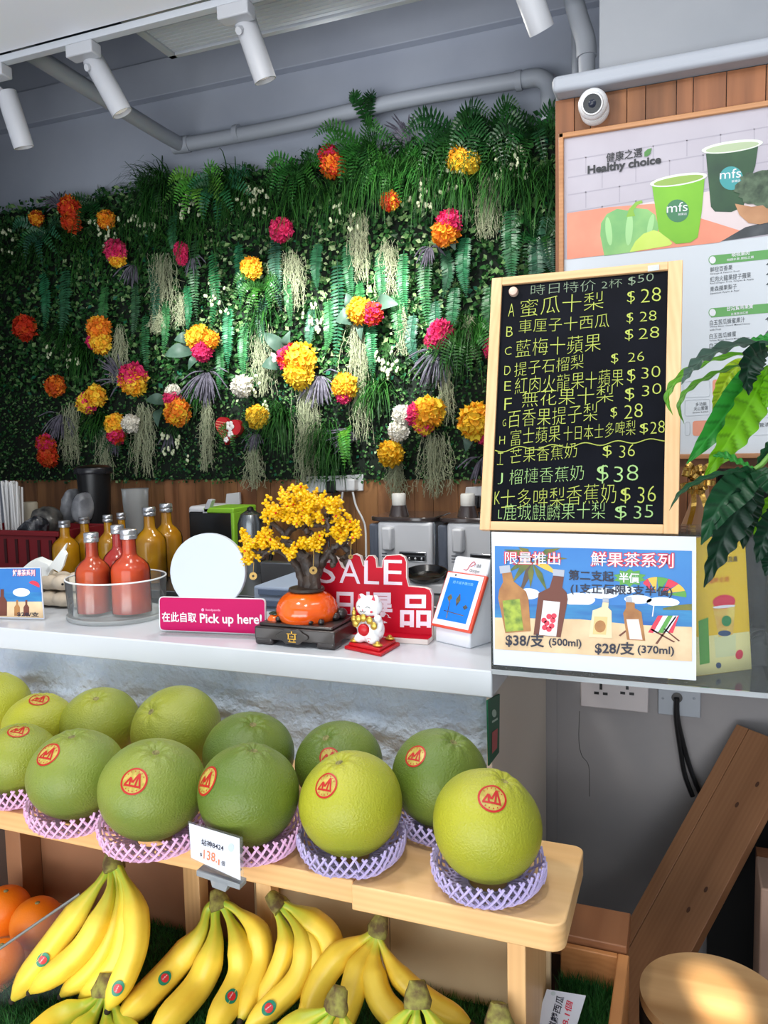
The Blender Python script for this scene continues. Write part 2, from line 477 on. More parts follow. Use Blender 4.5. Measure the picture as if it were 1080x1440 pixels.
t = thing('wall_pipe', 'thick white pipe bending down beside the upper wall corner', 'pipe', (-0.33, 2.5, 2.25))
A = [atY(800, -30, 2.45), atY(812, 20, 2.45), atY(823, 55, 2.45), atY(825, 80, 2.45), atY(826, 150, 2.45)]
MB().tube(spline(A[:4], 5), 0.029, 14).build('bend', m_pipe, t)
MB().tube([A[3] + Vector((0, 0, .02)), A[4], (A[4].x, A[4].y, 1.9)], 0.024, 14).build('downpipe', m_pipe, t)
tag(MB().tube([atY(808, -20, 2.75), atY(810, 150, 2.75)], 0.012, 10).build('conduit', m_pipe), 'thin pale conduit left of the thick bending pipe', 'conduit')
t = tag(MB().box((-0.318, 1.985, 2.278), (2.2, 2.05, 2.316)).build('cable_trunking', m_pipe, bevel=0.012, bseg=3), 'white cable trunking along the top of the wood boards', 'trunking')

t = thing('security_camera', 'round white dome security camera on the wood boards above the menu', 'camera', (-0.222, 2.03, 2.235))
mt = Matrix.Translation((-0.222, 2.034, 2.236)) @ Matrix.Rotation(PI / 2, 4, 'X')
MB().lathe([(0.034, 0), (0.034, 0.012), (0.030, 0.018)], 32, mt).build('base_ring', m_white, t)
c0 = Vector((-0.222, 1.99, 2.236)); d = (Vector((-0.12, 0.2, 1.62)) - c0).normalized(); x, y, z = frame_from(d)
mt = Matrix((x, y, z)).transposed().to_4x4(); mt.translation = c0
MB().ball(c0, 0.0345, 28, 18).build('dome', m_white, t)
MB().lathe([(0.0005, 0.0335), (0.021, 0.0335), (0.0215, 0.0325), (0.0215, 0.024)], 28, mt, False).build('face', mat('camera_face', (14, 14, 16), 0.15), t)
MB().lathe([(0.0005, 0.037), (0.007, 0.0362), (0.009, 0.0345), (0.009, 0.033)], 24, mt, False).build('lens', mat('camera_lens', (40, 44, 58), 0.05), t)
MB().lathe([(0.021, 0.034), (0.0235, 0.0335), (0.0255, 0.029), (0.0255, 0.02)], 28, mt, False).build('bezel', m_white, t)
for i, (pos, sp) in enumerate(SPOT_POS):
    pass
# beams of the track spotlights on the plant wall
for k, (tx, ty, en, ang) in enumerate([(290, 480, 125, 34), (395, 475, 215, 36), (525, 485, 240, 38)]):
    tgt = atY(tx, ty, 3.12)
    o = lamp('spotlight_beam', 'SPOT', SPOT_POS[k][0], tgt, en, (0.97, 1.0, 0.96), spot_size=R(ang), spot_blend=0.75, shadow_soft_size=0.02)
# ================================================================== PLANT WALL
rnd = random.Random(11)
YW = 3.17                                    # face of the panel
def wall_top(X):                             # ragged upper rim of the plants
    return 2.655 + 0.03 * noise.noise(Vector((X * 2.3, 0, 0))) + 0.02
m_leaf = mat('boxwood_leaf', (255, 255, 255), 0.42, attr='tint', transl=0.15, spec=0.25)
m_fern = mat('fern_leaf', (255, 255, 255), 0.4, attr='tint', transl=0.2)
m_moss = mat('hanging_moss', (176, 182, 148), 0.8, attr=None, transl=0.15)
m_lav = mat('lavender_bloom', (112, 108, 122), 0.8, rgb2=(70, 68, 80), nscale=40)
m_berry = mat('pale_bud', (206, 214, 178), 0.6)
m_stem = mat('green_stem', (52, 92, 44), 0.6)
m_petal = mat('silk_petal', (255, 255, 255), 0.7, attr='tint', transl=0.25)
m_bigleaf = mat('grey_green_leaf', (66, 94, 80), 0.5, rgb2=(86, 114, 98), nscale=20, transl=0.15)

t_wall = thing('plant_wall', 'wide artificial green wall of leaves across the back wall', 'plant wall', (-2.0, 3.19, 1.27))
MB().box((-3.9, YW, 1.285), (-0.36, 3.2, 2.66)).build('backing_panel', mat('dark_green_mat', (14, 26, 16), 0.9), t_wall)
def g(a, b, k):                              # green tint, linear
    return tuple(x + (y - x) * k for x, y in zip(a, b))
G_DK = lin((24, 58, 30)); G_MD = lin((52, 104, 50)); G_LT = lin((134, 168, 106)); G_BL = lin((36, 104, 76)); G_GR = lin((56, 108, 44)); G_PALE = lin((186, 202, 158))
lc = MB()
def small_leaf(mb, p, d, n, L, W, col):
    """folded leaf: two quads either side of the midrib"""
    d = d.normalized(); s_ = d.cross(n).normalized(); n = s_.cross(d)
    a = p; b = p + d * L; m1 = p + d * (L * .5)
    lift = n * (W * 0.35)
    mb.add([a, m1 + s_ * W + lift, b, m1 - s_ * W + lift, m1], [(0, 4, 1), (4, 2, 1), (0, 3, 4), (4, 3, 2)], [col] * 5)
for _ in range(24000):
    X = rnd.uniform(-3.88, -0.38); Z = rnd.uniform(1.275, wall_top(X) + 0.01)
    k = noise.noise(Vector((X * 3, Z * 3, 4.0))) * 0.5 + 0.5
    p = Vector((X, YW - rnd.uniform(-0.005, 0.035), Z))
    d = Vector((rnd.uniform(-1, 1), rnd.uniform(-0.9, 0.1), rnd.uniform(-1.1, 0.7)))
    n = Vector((rnd.uniform(-.5, .5), -1, rnd.uniform(-.3, .7)))
    u = rnd.random()
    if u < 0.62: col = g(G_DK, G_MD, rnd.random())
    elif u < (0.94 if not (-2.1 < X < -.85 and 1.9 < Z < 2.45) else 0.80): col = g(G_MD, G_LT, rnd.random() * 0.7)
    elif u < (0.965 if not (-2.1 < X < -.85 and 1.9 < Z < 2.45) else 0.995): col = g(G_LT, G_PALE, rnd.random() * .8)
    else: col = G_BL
    L_ = rnd.uniform(0.018, 0.034) * (0.62 if Z < 1.72 else 1.0)
    small_leaf(lc, p, d, n, L_, L_ * rnd.uniform(0.3, 0.42), col)
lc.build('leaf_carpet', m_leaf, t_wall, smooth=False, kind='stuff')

# long grass blades (nobody could count them) -----------------------------------
gr = MB()
def blade(mb, p, d0, L, w, droop, col):
    d = d0.normalized(); pts = []; q = Vector(p)
    for i in range(5):
        pts.append(Vector(q)); q = q + d * (L / 4); d = (d + Vector((0, 0, -droop))).normalized()
    s_ = Vector((1, 0.1, 0)).cross(Vector((0, -1, 0))).normalized(); 
    s_ = (d0.cross(Vector((0, 0, 1)))); s_ = s_.normalized() if s_.length > 1e-4 else Vector((1, 0, 0))
    V = []
    for i, q in enumerate(pts):
        ww = w * (1 - (i / 4) ** 2 * 0.92); V += [q - s_ * ww, q + s_ * ww]
    mb.add(V, [(2 * i, 2 * i + 1, 2 * i + 3, 2 * i + 2) for i in range(4)], [col] * len(V))
def tuft(px, py, n, L, spread=0.5, sx=0.05):
    c = atY(px, py, YW - 0.02)
    for _ in range(int(n * 2.2)):
        p = c + Vector((rnd.gauss(0, sx), -rnd.uniform(0, .03), rnd.gauss(0, .02)))
        d = Vector((rnd.gauss(0, spread), -rnd.uniform(.3, .7), rnd.uniform(-.6, .6)))
        blade(gr, p, d, L * rnd.uniform(.6, 1.1), 0.0026, 0.5, g(G_DK, G_GR, rnd.random() * 1.1))
for px in range(-40, 790, 17):
    topy = (wall_top(-2))
    y = 300 - 0.235 * px if px < 560 else 172
    tuft(px, y + rnd.uniform(50, 95), 14, 0.25, 0.3, 0.04)
for px, y, n, L_ in ((232, 262, 90, .26), (215, 275, 60, .26), (330, 262, 60, .25), (530, 235, 90, .28), (600, 235, 70, .26), (650, 250, 60, .25), (720, 235, 50, .25), (425, 262, 50, .22),
                     (120, 500, 70, .2), (145, 590, 40, .2), (270, 560, 40, .18), (395, 585, 70, .22), (460, 610, 60, .2), (470, 640, 40, .18), (530, 545, 60, .17), (640, 480, 60, .2), (655, 470, 50, .22), (95, 470, 40, .2), (370, 440, 30, .2)):
    tuft(px, y, n, L_, 0.3, 0.03)
gr.build('grass_blades', m_leaf, t_wall, smooth=False, kind='stuff')

# ferns -------------------------------------------------------------------------
def frond(mb, pts, W, n, col, wav=0.0):
    """a fern frond: midrib through pts with pairs of pinnae"""
    P = spline(pts, 8); m = len(P) - 1
    mb.cur = tuple(c * 0.7 for c in col); mb.tube(P, [0.0022 * (1 - i / (m + 1) * .7) for i in range(m + 1)], 4); mb.cur = None
    for k in range(n):
        tt = 0.06 + 0.93 * k / n; i = min(int(tt * m), m - 1); f = tt * m - i
        q = P[i].lerp(P[i + 1], f); d = (P[i + 1] - P[i]).normalized()
        w = W * (math.sin(PI * min(1, (0.12 + tt * 0.93))) ** 0.6 if tt < 0.95 else 0.3) * (1 - 0.35 * tt)
        out = Vector((0, -1, 0)); s_ = d.cross(out).normalized(); nn = s_.cross(d).normalized()
        if nn.y > 0: nn = -nn
        for sg in (-1, 1):
            dd = (s_ * sg + d * 0.25 + nn * rnd.uniform(0.05, 0.5)).normalized()
            kk = rnd.uniform(0.7, 1.25)
            c = tuple(x * kk for x in col)
            wd_ = w * 0.115 + 0.001
            e = dd.cross(nn).normalized()
            a = q; b = q + dd * w
            mb.add([a - e * wd_ * .6, a + e * wd_ * .6, q + dd * w * .55 + e * wd_ - nn * .0, b - nn * w * .12, q + dd * w * .55 - e * wd_], [(0, 1, 2, 4), (4, 2, 3)], [c] * 5)
C_SW = lin((56, 118, 78)); C_FE = lin((52, 112, 44)); C_FL = lin((96, 160, 62)); C_FD = lin((30, 74, 34))
def at_w(px, py, off): 
    return atY(px, py, YW - off)
sword = [(190, 398, 480, 9), (214, 372, 470, 9), (275, 332, 455, 10), (298, 352, 470, 10), (322, 430, 520, 10), (335, 340, 430, 9), (388, 330, 440, 11), (372, 415, 505, 9),
         (474, 365, 520, 11), (462, 420, 500, 9), (520, 440, 540, 9), (568, 352, 450, 9), (598, 345, 470, 10), (612, 420, 505, 9), (640, 400, 490, 9), (555, 410, 500, 9), (92, 375, 490, 13), (60, 380, 470, 11), (718, 290, 410, 12), (752, 330, 420, 11), (770, 300, 390, 11), (690, 400, 480, 10), (505, 395, 470, 8), (232, 420, 500, 9)]
sword += [(205, 440, 540, 8), (245, 300, 370, 9), (262, 400, 470, 8), (308, 480, 560, 8), (345, 450, 540, 9), (400, 380, 460, 8), (440, 430, 500, 8), (448, 340, 410, 9), (488, 340, 430, 9), (535, 350, 440, 9), (582, 440, 520, 9), (625, 350, 420, 9), (655, 330, 420, 10), (150, 400, 480, 10)]
sword.sort()
words = 'first second third fourth fifth sixth seventh eighth ninth tenth eleventh twelfth thirteenth fourteenth fifteenth sixteenth seventeenth eighteenth nineteenth twentieth twenty-first twenty-second twenty-third twenty-fourth twenty-fifth twenty-sixth twenty-seventh twenty-eighth twenty-ninth thirtieth thirty-first thirty-second thirty-third thirty-fourth thirty-fifth thirty-sixth thirty-seventh thirty-eighth thirty-ninth fortieth'.split()
for i, (px, y0, y1, w) in enumerate(sword):
    mb = MB(); a = at_w(px, y0, .05)
    b = at_w(px + rnd.uniform(-6, 6), (y0 + y1) / 2, .085); c = at_w(px + rnd.uniform(-10, 10), y1, .06)
    frond(mb, [a, b, c], w * 0.0042, 30, tuple(x * rnd.uniform(.7, 1.15) for x in C_SW))
    tag(mb.build('sword_fern', m_fern, smooth=False), 'long hanging blue-green sword fern strip, %s from the left on the plant wall' % words[i], 'fern', 'sword ferns on the plant wall')
# bushy ferns: each a spray of fronds
sprays = [(292, 262, 9, .20, C_FL, 'bright green fern spray glowing under the white buds at left centre'),
          (318, 268, 7, .20, C_SW, 'blue-green fern spray just right of the bright green one'),
          (425, 240, 9, .17, C_FE, 'drooping fern spray left of the red-orange bloom at the top rim'),
          (510, 205, 9, .20, C_FE, 'fern spray right of the red-orange bloom at the top rim'),
          (520, 180, 5, .17, C_FD, 'dark fern frond sticking up highest above the rim near the middle'),
          (560, 240, 8, .17, C_FE, 'fern spray above the small red-orange bud'),
          (640, 185, 10, .22, C_FD, 'large dark fern spray at the rim above the yellow bloom'),
          (690, 180, 9, .20, C_FD, 'dark fern spray at the rim right of the yellow bloom'),
          (755, 185, 8, .19, C_FD, 'dark fern spray in the upper right corner of the plants'),
          (375, 405, 9, .14, C_FE, 'small green fern spray beside the orange-yellow bloom'),
          (660, 475, 10, .17, C_FE, 'green fern spray right of the pink bloom above the lavender'),
          (70, 330, 7, .18, C_SW, 'pale blue-green fern spray at the dim left end'),
          (180, 615, 6, .12, C_FD, 'little fern under the white and pink bloom at lower left'),
          (490, 600, 6, .17, C_FL, 'bright fern frond hanging below the orange and yellow bloom near the sockets'),
          (345, 610, 5, .10, C_FE, 'short fern above the red striped heart ornament'),
          (765, 330, 6, .15, C_FD, 'dark fern spray beside the wood panel edge'),
          (235, 265, 6, .16, C_FD, 'dark fern spray at the rim left of the bright green fern'),
          (140, 290, 6, .15, C_FD, 'dark fern spray at the rim beside the tall orange bloom')]
for px, py, n, L_, col, lab in sprays:
    mb = MB(); c = at_w(px, py, .05)
    for k in range(n):
        a = R(-200 + 220 * (k + rnd.uniform(-.3, .3)) / max(n - 1, 1))
        dx, dz = math.cos(a), math.sin(a)
        if 'sticking up' in lab: dx, dz = rnd.uniform(-.3, .5), 1.0
        if 'hanging below' in lab: dx, dz = 0.25 + rnd.uniform(-.15, .15), -1
        ll = L_ * rnd.uniform(.75, 1.1)
        m_ = c + Vector((dx * ll * .5, -.05 - rnd.uniform(0, .05), dz * ll * .45 + .02)); e = c + Vector((dx * ll * .95, -.07 - rnd.uniform(0, .04), dz * ll * .75 - .05))
        frond(mb, [c, m_, e], L_ * .22, 17, tuple(x * rnd.uniform(.75, 1.2) for x in col))
    tag(mb.build('fern_spray', m_fern, smooth=False), lab, 'fern', 'fern sprays on the plant wall')

# hanging moss ------------------------------------------------------------------
moss = [(228, 355, 440, 20), (222, 430, 470, 14), (168, 455, 545, 8), (370, 455, 560, 15), (505, 290, 400, 12), (545, 335, 420, 13), (412, 350, 440, 16), (432, 530, 690, 19), (613, 605, 702, 20), (508, 470, 625, 11), (290, 560, 665, 9), (200, 565, 675, 16), (100, 565, 655, 12), (688, 240, 340, 20), (660, 440, 505, 10), (556, 640, 705, 10), (358, 620, 690, 9), (145, 600, 690, 9), (565, 425, 500, 7), (625, 500, 600, 7), (500, 420, 540, 8), (255, 410, 460, 8)]
moss.sort()
for i, (px, y0, y1, hw) in enumerate(moss):
    mb = MB(); n = int(16 + hw * 2.6)
    for _ in range(n):
        x = px + rnd.gauss(0, hw * .42); P = []; yy0 = y0 + rnd.uniform(0, 18); yy1 = y1 - abs(rnd.gauss(0, (y1 - y0) * .22)); m = 12
        off = rnd.uniform(.035, .09)
        for k in range(m + 1):
            P.append(at_w(x, yy0 + (yy1 - yy0) * k / m, off)); x += rnd.gauss(0, 1.7)
        mb.tube(P, 0.0009, 3, False)
        for k in range(1, m):
            if rnd.random() < .7:
                q = P[k] + Vector((rnd.gauss(0, .011), rnd.gauss(0, .008), rnd.gauss(-.012, .010)))
                mb.tube([P[k], (P[k] + q) / 2 + Vector((rnd.gauss(0, .006), 0, rnd.gauss(0, .006))), q], 0.0008, 3, False)
    tag(mb.build('hanging_moss', m_moss, smooth=False), 'pale stringy hanging moss clump, %s from the left on the plant wall' % words[i], 'moss', 'hanging moss on the plant wall')

# lavender, buds, big leaves ----------------------------------------------------
lav = [(188, 370, 14, 0.10, 'grey lavender bunch hanging under the topmost pink bloom at left'), (172, 540, 18, .14, 'lavender bunch below left of the pink bloom with yellow rim'), (292, 520, 30, .15, 'dark lavender bunch spreading under the yellow and pink bloom'), (450, 525, 22, .13, 'lavender bunch right of the big yellow bloom'), (618, 492, 30, .14, 'wide lavender bunch under the pink bloom'), (505, 615, 14, .13, 'lavender bunch reaching left from the white blooms'), (88, 580, 18, .13, 'dim lavender bunch at lower left below the orange bloom'), (360, 608, 10, .08, 'small lavender tuft under the yellow bloom by the heart'), (575, 203, 12, .12, 'dark lavender at the top rim in the middle'), (165, 618, 8, .07, 'lavender tuft under the pink bloom beside the white one'), (680, 640, 14, .10, 'lavender tuft under the yellow bloom at the blackboard'), (605, 345, 10, .09, 'dark lavender left of the pink and orange bloom'), (272, 360, 8, .08, 'lavender right of the small pink bloom'), (85, 292, 10, .09, 'dark lavender at the rim beside the tall orange bloom'), (240, 608, 8, .08, 'dim lavender under the orange and white bloom'), (675, 580, 8, .08, 'grey lavender right of the yellow and pink bloom')]
for px, py, n, L_, lab in lav:
    mb = MB(); c = at_w(px, py, .06)
    for k in range(int(n * 1.8)):
        a = R(-90 + rnd.gauss(0, 30))
        if 'reaching left' in lab: a = R(180 + rnd.gauss(10, 18))
        if 'rim' in lab: a = R(90 + rnd.gauss(40, 45))
        d = Vector((math.cos(a), -rnd.uniform(.1, .6), math.sin(a))); ll = L_ * rnd.uniform(.6, 1.1)
        p = [c + d * ll * .15, c + d * ll * .55 + Vector((0, 0, .008)), c + d * ll + Vector((0, 0, -.012))]
        sp = spline(p, 5)
        mb.tube(sp, [.0012, .0012, .0016, .0028, .0036, .003, .0036, .003, .0033, .0026, .001], 5)
    tag(mb.build('lavender_bunch', m_lav), lab, 'lavender', 'lavender on the plant wall')
buds = [(148, 325, 14, 24, 'cream bud sprig above the pink bloom at left'), (205, 300, 12, 22, 'cream bud sprig right of the dark orange bloom at the rim'), (268, 290, 14, 22, 'cream bud sprig left of the bright fern'), (357, 280, 18, 22, 'cream bud sprig above the pink bloom at centre left'), (598, 265, 22, 26, 'cream bud sprig hanging below the fern at right centre'), (722, 225, 20, 26, 'cream bud sprig in the upper right corner'), (545, 505, 14, 24, 'white bud sprig right of the orange and yellow bloom'), (8, 335, 10, 20, 'cream bud sprig at the left edge'), (95, 500, 10, 24, 'pale bud sprig by the double orange bloom'), (475, 300, 8, 24, 'pale bud sprig left of the red-orange bud'), (245, 625, 14, 26, 'tiny white bud sprig below the orange and white bloom'), (375, 575, 10, 16, 'white bud sprig beside the yellow bloom near the heart'), (640, 250, 10, 16, 'cream bud sprig below the yellow bloom at the rim'), (352, 540, 8, 16, 'white bud sprig by the white bloom'), (300, 415, 10, 24, 'pale bud sprig left of the orange-yellow bloom'), (445, 440, 14, 24, 'pale bud sprig over the middle of the wall')]
for px, py, n, rr, lab in buds:
    mb = MB(); st = MB(); c = at_w(px, py - rr, .05)
    t = thing('bud_sprig', lab, 'bud sprig', tuple(c), 'bud sprigs on the plant wall')
    for k in range(n):
        q = at_w(px + rnd.gauss(0, rr * .42), py + rnd.uniform(-rr * .7, rr), rnd.uniform(.07, .12))
        mb = MB()
        for _ in range(3): mb.ball(q + Vector((rnd.gauss(0, .004), rnd.gauss(0, .004), rnd.gauss(0, .006))), (.0055, .0055, .008), 7, 5)
        mb.build('bud', m_berry, t)
        st.tube(arc(c, (c + q) / 2 + Vector((0, -.03, .02)), q, 5), .001, 3, False)
    st.build('stem', m_stem, t)

def bigleaf(mb, base, tip, W, bow=0.03, n=Vector((0, -1, 0.25))):
    base = Vector(base); tip = Vector(tip); d = tip - base; s_ = d.cross(n).normalized(); nn = s_.cross(d).normalized()
    if nn.dot(n) < 0: nn = -nn
    def fn(u, v):
        w = W * (math.sin(PI * min(u * 0.98 + .01, 1)) ** .75) * (1.1 - .35 * u)
        t_ = (v - .5) * 2
        return base + d * u + s_ * (w * t_) + nn * (bow * math.sin(PI * u) - abs(t_) * w * -.25)
    mb.sheet(fn, 10, 4)

# silk blooms -------------------------------------------------------------------
YEL = (255, 212, 58); ORA = (246, 140, 36); RED = (222, 62, 30); PNK = (226, 48, 110); WHT = (238, 234, 222); YO = (255, 178, 40); DOR = (210, 84, 24)
def bloom(px, py, rpx, parts, lab, name='silk_bloom', leaves=(), squash=1.0):
    c = at_w(px, py, .11); r = rpx / 338.0
    t = thing(name, lab, 'flower', (c.x, c.y + .05, c.z), 'silk blooms on the plant wall')
    for (ox, oy, k, cols, nm) in parts:
        cc = c + Vector((ox * r, 0, -oy * r)); rr = r * k; mb = MB(); n = int(74 + 40 * k)
        for i in range(n):
            z = 1 - 1.25 * (i + .5) / n; a = i * 2.39996 + rnd.uniform(-.2, .2)
            s_ = math.sqrt(max(0, 1 - z * z)); dirv = Vector((s_ * math.cos(a), -z, s_ * math.sin(a)))
            col = lin(cols[0]) if rnd.random() < .6 or len(cols) == 1 else lin(cols[1])
            kk = rnd.uniform(.8, 1.15); col = tuple(min(1, x * kk) for x in col)
            x, y, d = frame_from(dirv); tw = rnd.uniform(0, PI); X_ = x * math.cos(tw) + y * math.sin(tw); Y_ = d.cross(X_)
            pw = rr * rnd.uniform(.22, .33); q = cc + dirv * rr * rnd.uniform(.62, .86)
            V = []
            for a_ in (-1, 0, 1):
                for b_ in (-1, 0, 1):
                    rad = math.hypot(a_, b_); V.append(q + X_ * a_ * pw * (.8 if rad > 1.2 else 1) + Y_ * b_ * pw * .75 * (.8 if rad > 1.2 else 1) + d * (rr * .22 * (rad ** 1.5) * rnd.uniform(.3, 1.1)))
            mb.add(V, [(0, 1, 4, 3), (1, 2, 5, 4), (3, 4, 7, 6), (4, 5, 8, 7)], [col] * 9)
        mb.ball(cc + Vector((0, rr * .15, 0)), rr * .7, 10, 7); 
        mb.c[-len([0] * (10 * 8)):] = [tuple(x * .5 for x in lin(cols[0]))] * 80
        mb.build(nm, m_petal, t, smooth=True, angle=80)
    for (bx, by, tx, ty, w) in leaves:
        lm = MB(); bigleaf(lm, at_w(bx, by, .05), at_w(tx, ty, .10), w / 338.0); lm.build('leaf', m_bigleaf, t)
    return t
B = bloom
B(100, 300, 19, [(0, -.45, .95, (RED, ORA), 'upper_petals'), (.1, .75, .85, (DOR, RED), 'lower_petals')], 'tall double orange-red bloom at the rim near the left end')
B(52, 307, 12, [(0, 0, 1, (DOR, YO), 'petals')], 'small dim orange bloom at the rim, farthest left')
B(150, 309, 14, [(0, 0, 1, (YO, ORA), 'petals')], 'yellow-orange bloom half hidden in the rim leaves at left')
B(164, 355, 18, [(0, -.1, 1, (PNK, PNK), 'pink_petals'), (.1, .55, .75, (YEL, YO), 'yellow_petals')], 'pink bloom with yellow petals below it, top left')
B(255, 357, 14, [(0, -.4, .8, (PNK,), 'upper_petals'), (.1, .5, .7, (PNK,), 'lower_petals')], 'narrow deep pink bloom left of the blue-green ferns')
B(354, 378, 16, [(0, 0, 1, (YO, YEL), 'petals')], 'orange-yellow bloom alone in the bright ferns')
B(396, 324, 17, [(0, 0, 1, (PNK, PNK), 'petals')], 'bright pink bloom near the top centre')
B(466, 226, 18, [(-.2, -.4, .8, (PNK, RED), 'pink_petals'), (.15, .35, .95, (ORA, RED), 'orange_petals')], 'pink and orange bloom on the top rim at centre')
B(549, 283, 13, [(0, 0, 1, (RED, YO), 'petals')], 'small red-orange bud below the rim')
B(630, 321, 19, [(.1, -.4, .85, (PNK,), 'pink_petals'), (-.15, .3, .95, (ORA, YO), 'orange_petals')], 'bloom with pink top and orange base right of centre', leaves=((636, 335, 640, 352, 8),))
B(650, 228, 19, [(-.3, -.2, .8, (YEL, YO), 'petals'), (.5, .15, .75, (YEL,), 'side_petals')], 'yellow bloom under the dark ferns at the upper right rim')
B(36, 461, 20, [(0, 0, 1, (RED, DOR), 'petals')], 'orange-red bloom in the dark left end at mid height')
B(139, 472, 20, [(.1, -.55, .95, (ORA, YO), 'orange_petals'), (-.55, .45, .6, (PNK,), 'pink_petals'), (.25, .6, .85, (YEL, YO), 'yellow_petals')], 'three-colour bloom of orange, pink and yellow at left')
B(188, 531, 23, [(0, 0, .95, (PNK, PNK), 'pink_petals'), (0, .25, .95, (YEL, YO), 'yellow_petals')], 'round pink bloom with a yellow rim at left')
B(284, 483, 22, [(-.2, -.4, .85, (YO, YEL), 'yellow_petals'), (.75, -.2, .6, (YO, ORA), 'orange_petals'), (.05, .45, .75, (PNK,), 'pink_petals')], 'yellow and pink bloom framed by grey-green leaves over dark lavender', leaves=((275, 495, 232, 500, 13), (285, 505, 265, 520, 8), (268, 480, 245, 478, 10)))
B(79, 543, 17, [(0, 0, 1, (DOR, ORA), 'petals')], 'dim orange bloom above the lavender at lower left')
B(129, 562, 20, [(-.45, .25, .85, (YEL, PNK), 'left_petals'), (.5, -.3, .85, (YO, YEL), 'right_petals')], 'double yellow bloom flecked pink at lower left')
B(163, 603, 19, [(0, -.35, .9, (YEL, YO), 'yellow_petals'), (.1, .5, .8, (PNK, RED), 'pink_petals')], 'yellow over pink bloom touching a white one')
B(184, 596, 14, [(0, 0, 1, (WHT,), 'petals')], 'white bloom touching the yellow over pink one at lower left')
B(248, 572, 22, [(-.2, -1.05, .55, (WHT,), 'white_petals'), (-.25, -.55, .65, (PNK,), 'pink_petals'), (.15, .4, .95, (ORA, YEL), 'orange_petals')], 'orange bloom with pink and white on top beside a grey-green leaf', leaves=((238, 565, 205, 563, 10), (232, 575, 222, 600, 9)))
B(341, 543, 16, [(0, 0, 1, (WHT,), 'petals')], 'white bloom above the red striped heart ornament')
B(363, 586, 17, [(0, 0, 1, (YEL, YEL), 'petals')], 'yellow bloom right of the red striped heart ornament')
B(419, 512, 27, [(-.45, -.35, .7, (PNK, RED), 'pink_petals'), (.15, -.2, .9, (YEL, YO), 'upper_yellow_petals'), (.05, .5, .8, (YEL, YEL), 'lower_yellow_petals')], 'largest bloom, yellow with a pink side, at the centre', leaves=((405, 495, 370, 468, 11), (410, 490, 408, 465, 9), (395, 515, 368, 515, 12)))
B(485, 545, 18, [(0, -.1, 1, (YO, YEL), 'yellow_petals'), (-.1, .7, .6, (PNK,), 'pink_petals')], 'orange and yellow bloom with pink base above the sockets')
B(513, 440, 20, [(-.35, -.15, .9, (YEL, YO), 'yellow_petals'), (.55, .1, .8, (RED, PNK), 'red_petals')], 'yellow and red bloom framed by broad grey-green leaves', leaves=((500, 450, 472, 452, 15), (512, 450, 508, 478, 7), (530, 432, 560, 428, 13), (510, 445, 528, 424, 9), (498, 430, 487, 412, 10)))
B(617, 472, 18, [(.15, -.1, 1, (PNK,), 'petals'), (-.5, .35, .6, (PNK,), 'side_petals')], 'pink bloom over the wide lavender bunch')
B(598, 583, 23, [(-.45, 0, .75, (PNK,), 'pink_petals'), (.2, -.1, .95, (YEL, YO), 'yellow_petals'), (-.1, .6, .6, (YEL, PNK), 'lower_petals')], 'yellow bloom with a pink left side beside two white ones')
B(566, 584, 14, [(0, 0, 1, (WHT,), 'petals')], 'upper white bloom of the pair beside the yellow and pink one')
B(561, 606, 14, [(0, 0, 1, (WHT,), 'petals')], 'lower white bloom of the pair above the golden one')
B(550, 638, 18, [(0, 0, 1, (YEL, (236, 176, 20)), 'petals')], 'golden yellow bloom at the lower edge of the plants')
B(671, 593, 24, [(0, 0, 1, (YEL, YO), 'petals'), (.4, .9, .4, (PNK,), 'pink_petals')], 'yellow-orange bloom beside the blackboard, lowest right', leaves=((668, 610, 655, 635, 9),))
B(696, 490, 15, [(0, 0, 1, (PNK,), 'petals')], 'pink bloom mostly hidden behind the blackboard')
B(66, 634, 20, [(-.05, -.6, .8, (DOR, PNK), 'upper_petals'), (.15, .5, .85, (DOR, RED), 'lower_petals')], 'double dull orange bloom at the bottom left of the plants')

# red striped heart with white flowers -------------------------------------------
cH = at_w(325, 604, .10)
t = thing('heart_ornament', 'red and white striped heart ornament with little white flowers', 'ornament', tuple(cH))
hp = []
for i in range(36):
    a = 2 * PI * i / 36; hp.append((16 * math.sin(a) ** 3, 13 * math.cos(a) - 5 * math.cos(2 * a) - 2 * math.cos(3 * a) - math.cos(4 * a)))
mb = MB(); mt = Matrix.Translation(cH) @ Matrix.Rotation(R(12), 4, 'Y')
mb.prism([mt @ Vector((x * .0042, 0, y * .0042)) for x, y in hp], (0, -.03, 0))
mb.build('heart', mat('ornament_red', (196, 30, 40), 0.6), t, bevel=.006)
mb = MB()
for k in range(-4, 3):
    zz = k * .012
    xs = [x for x, y in hp if abs(y * .0042 - zz) < .008]
    if xs and k < 3: 
        w0 = -max(xs) * .0042; mb.prism([mt @ Vector((x, -.031, z)) for x, z in ((w0 + .004, zz), (-.004, zz + .001), (-.004, zz + .005), (w0 + .004, zz + .004))], (0, -.0012, 0))
mb.build('stripes', mat('ornament_pink', (238, 150, 120), 0.6), t)
for fx, fz, r in ((.012, .018, .022), (.022, -.018, .015), (.004, -.045, .013)):
    mb = MB()
    for k in range(5):
        a = 2 * PI * k / 5; mb.ball(mt @ Vector((fx + math.cos(a) * r * .6, -.036, fz + math.sin(a) * r * .6)), (r * .5, .005, r * .5), 10, 6)
    mb.build('white_flower', mat('cloth_white', (240, 236, 232), 0.7), t)
cb = at_w(391, 503, .12)
t = thing('butterfly_ornament', 'pale pink butterfly clipped beside the largest bloom', 'butterfly', tuple(cb))
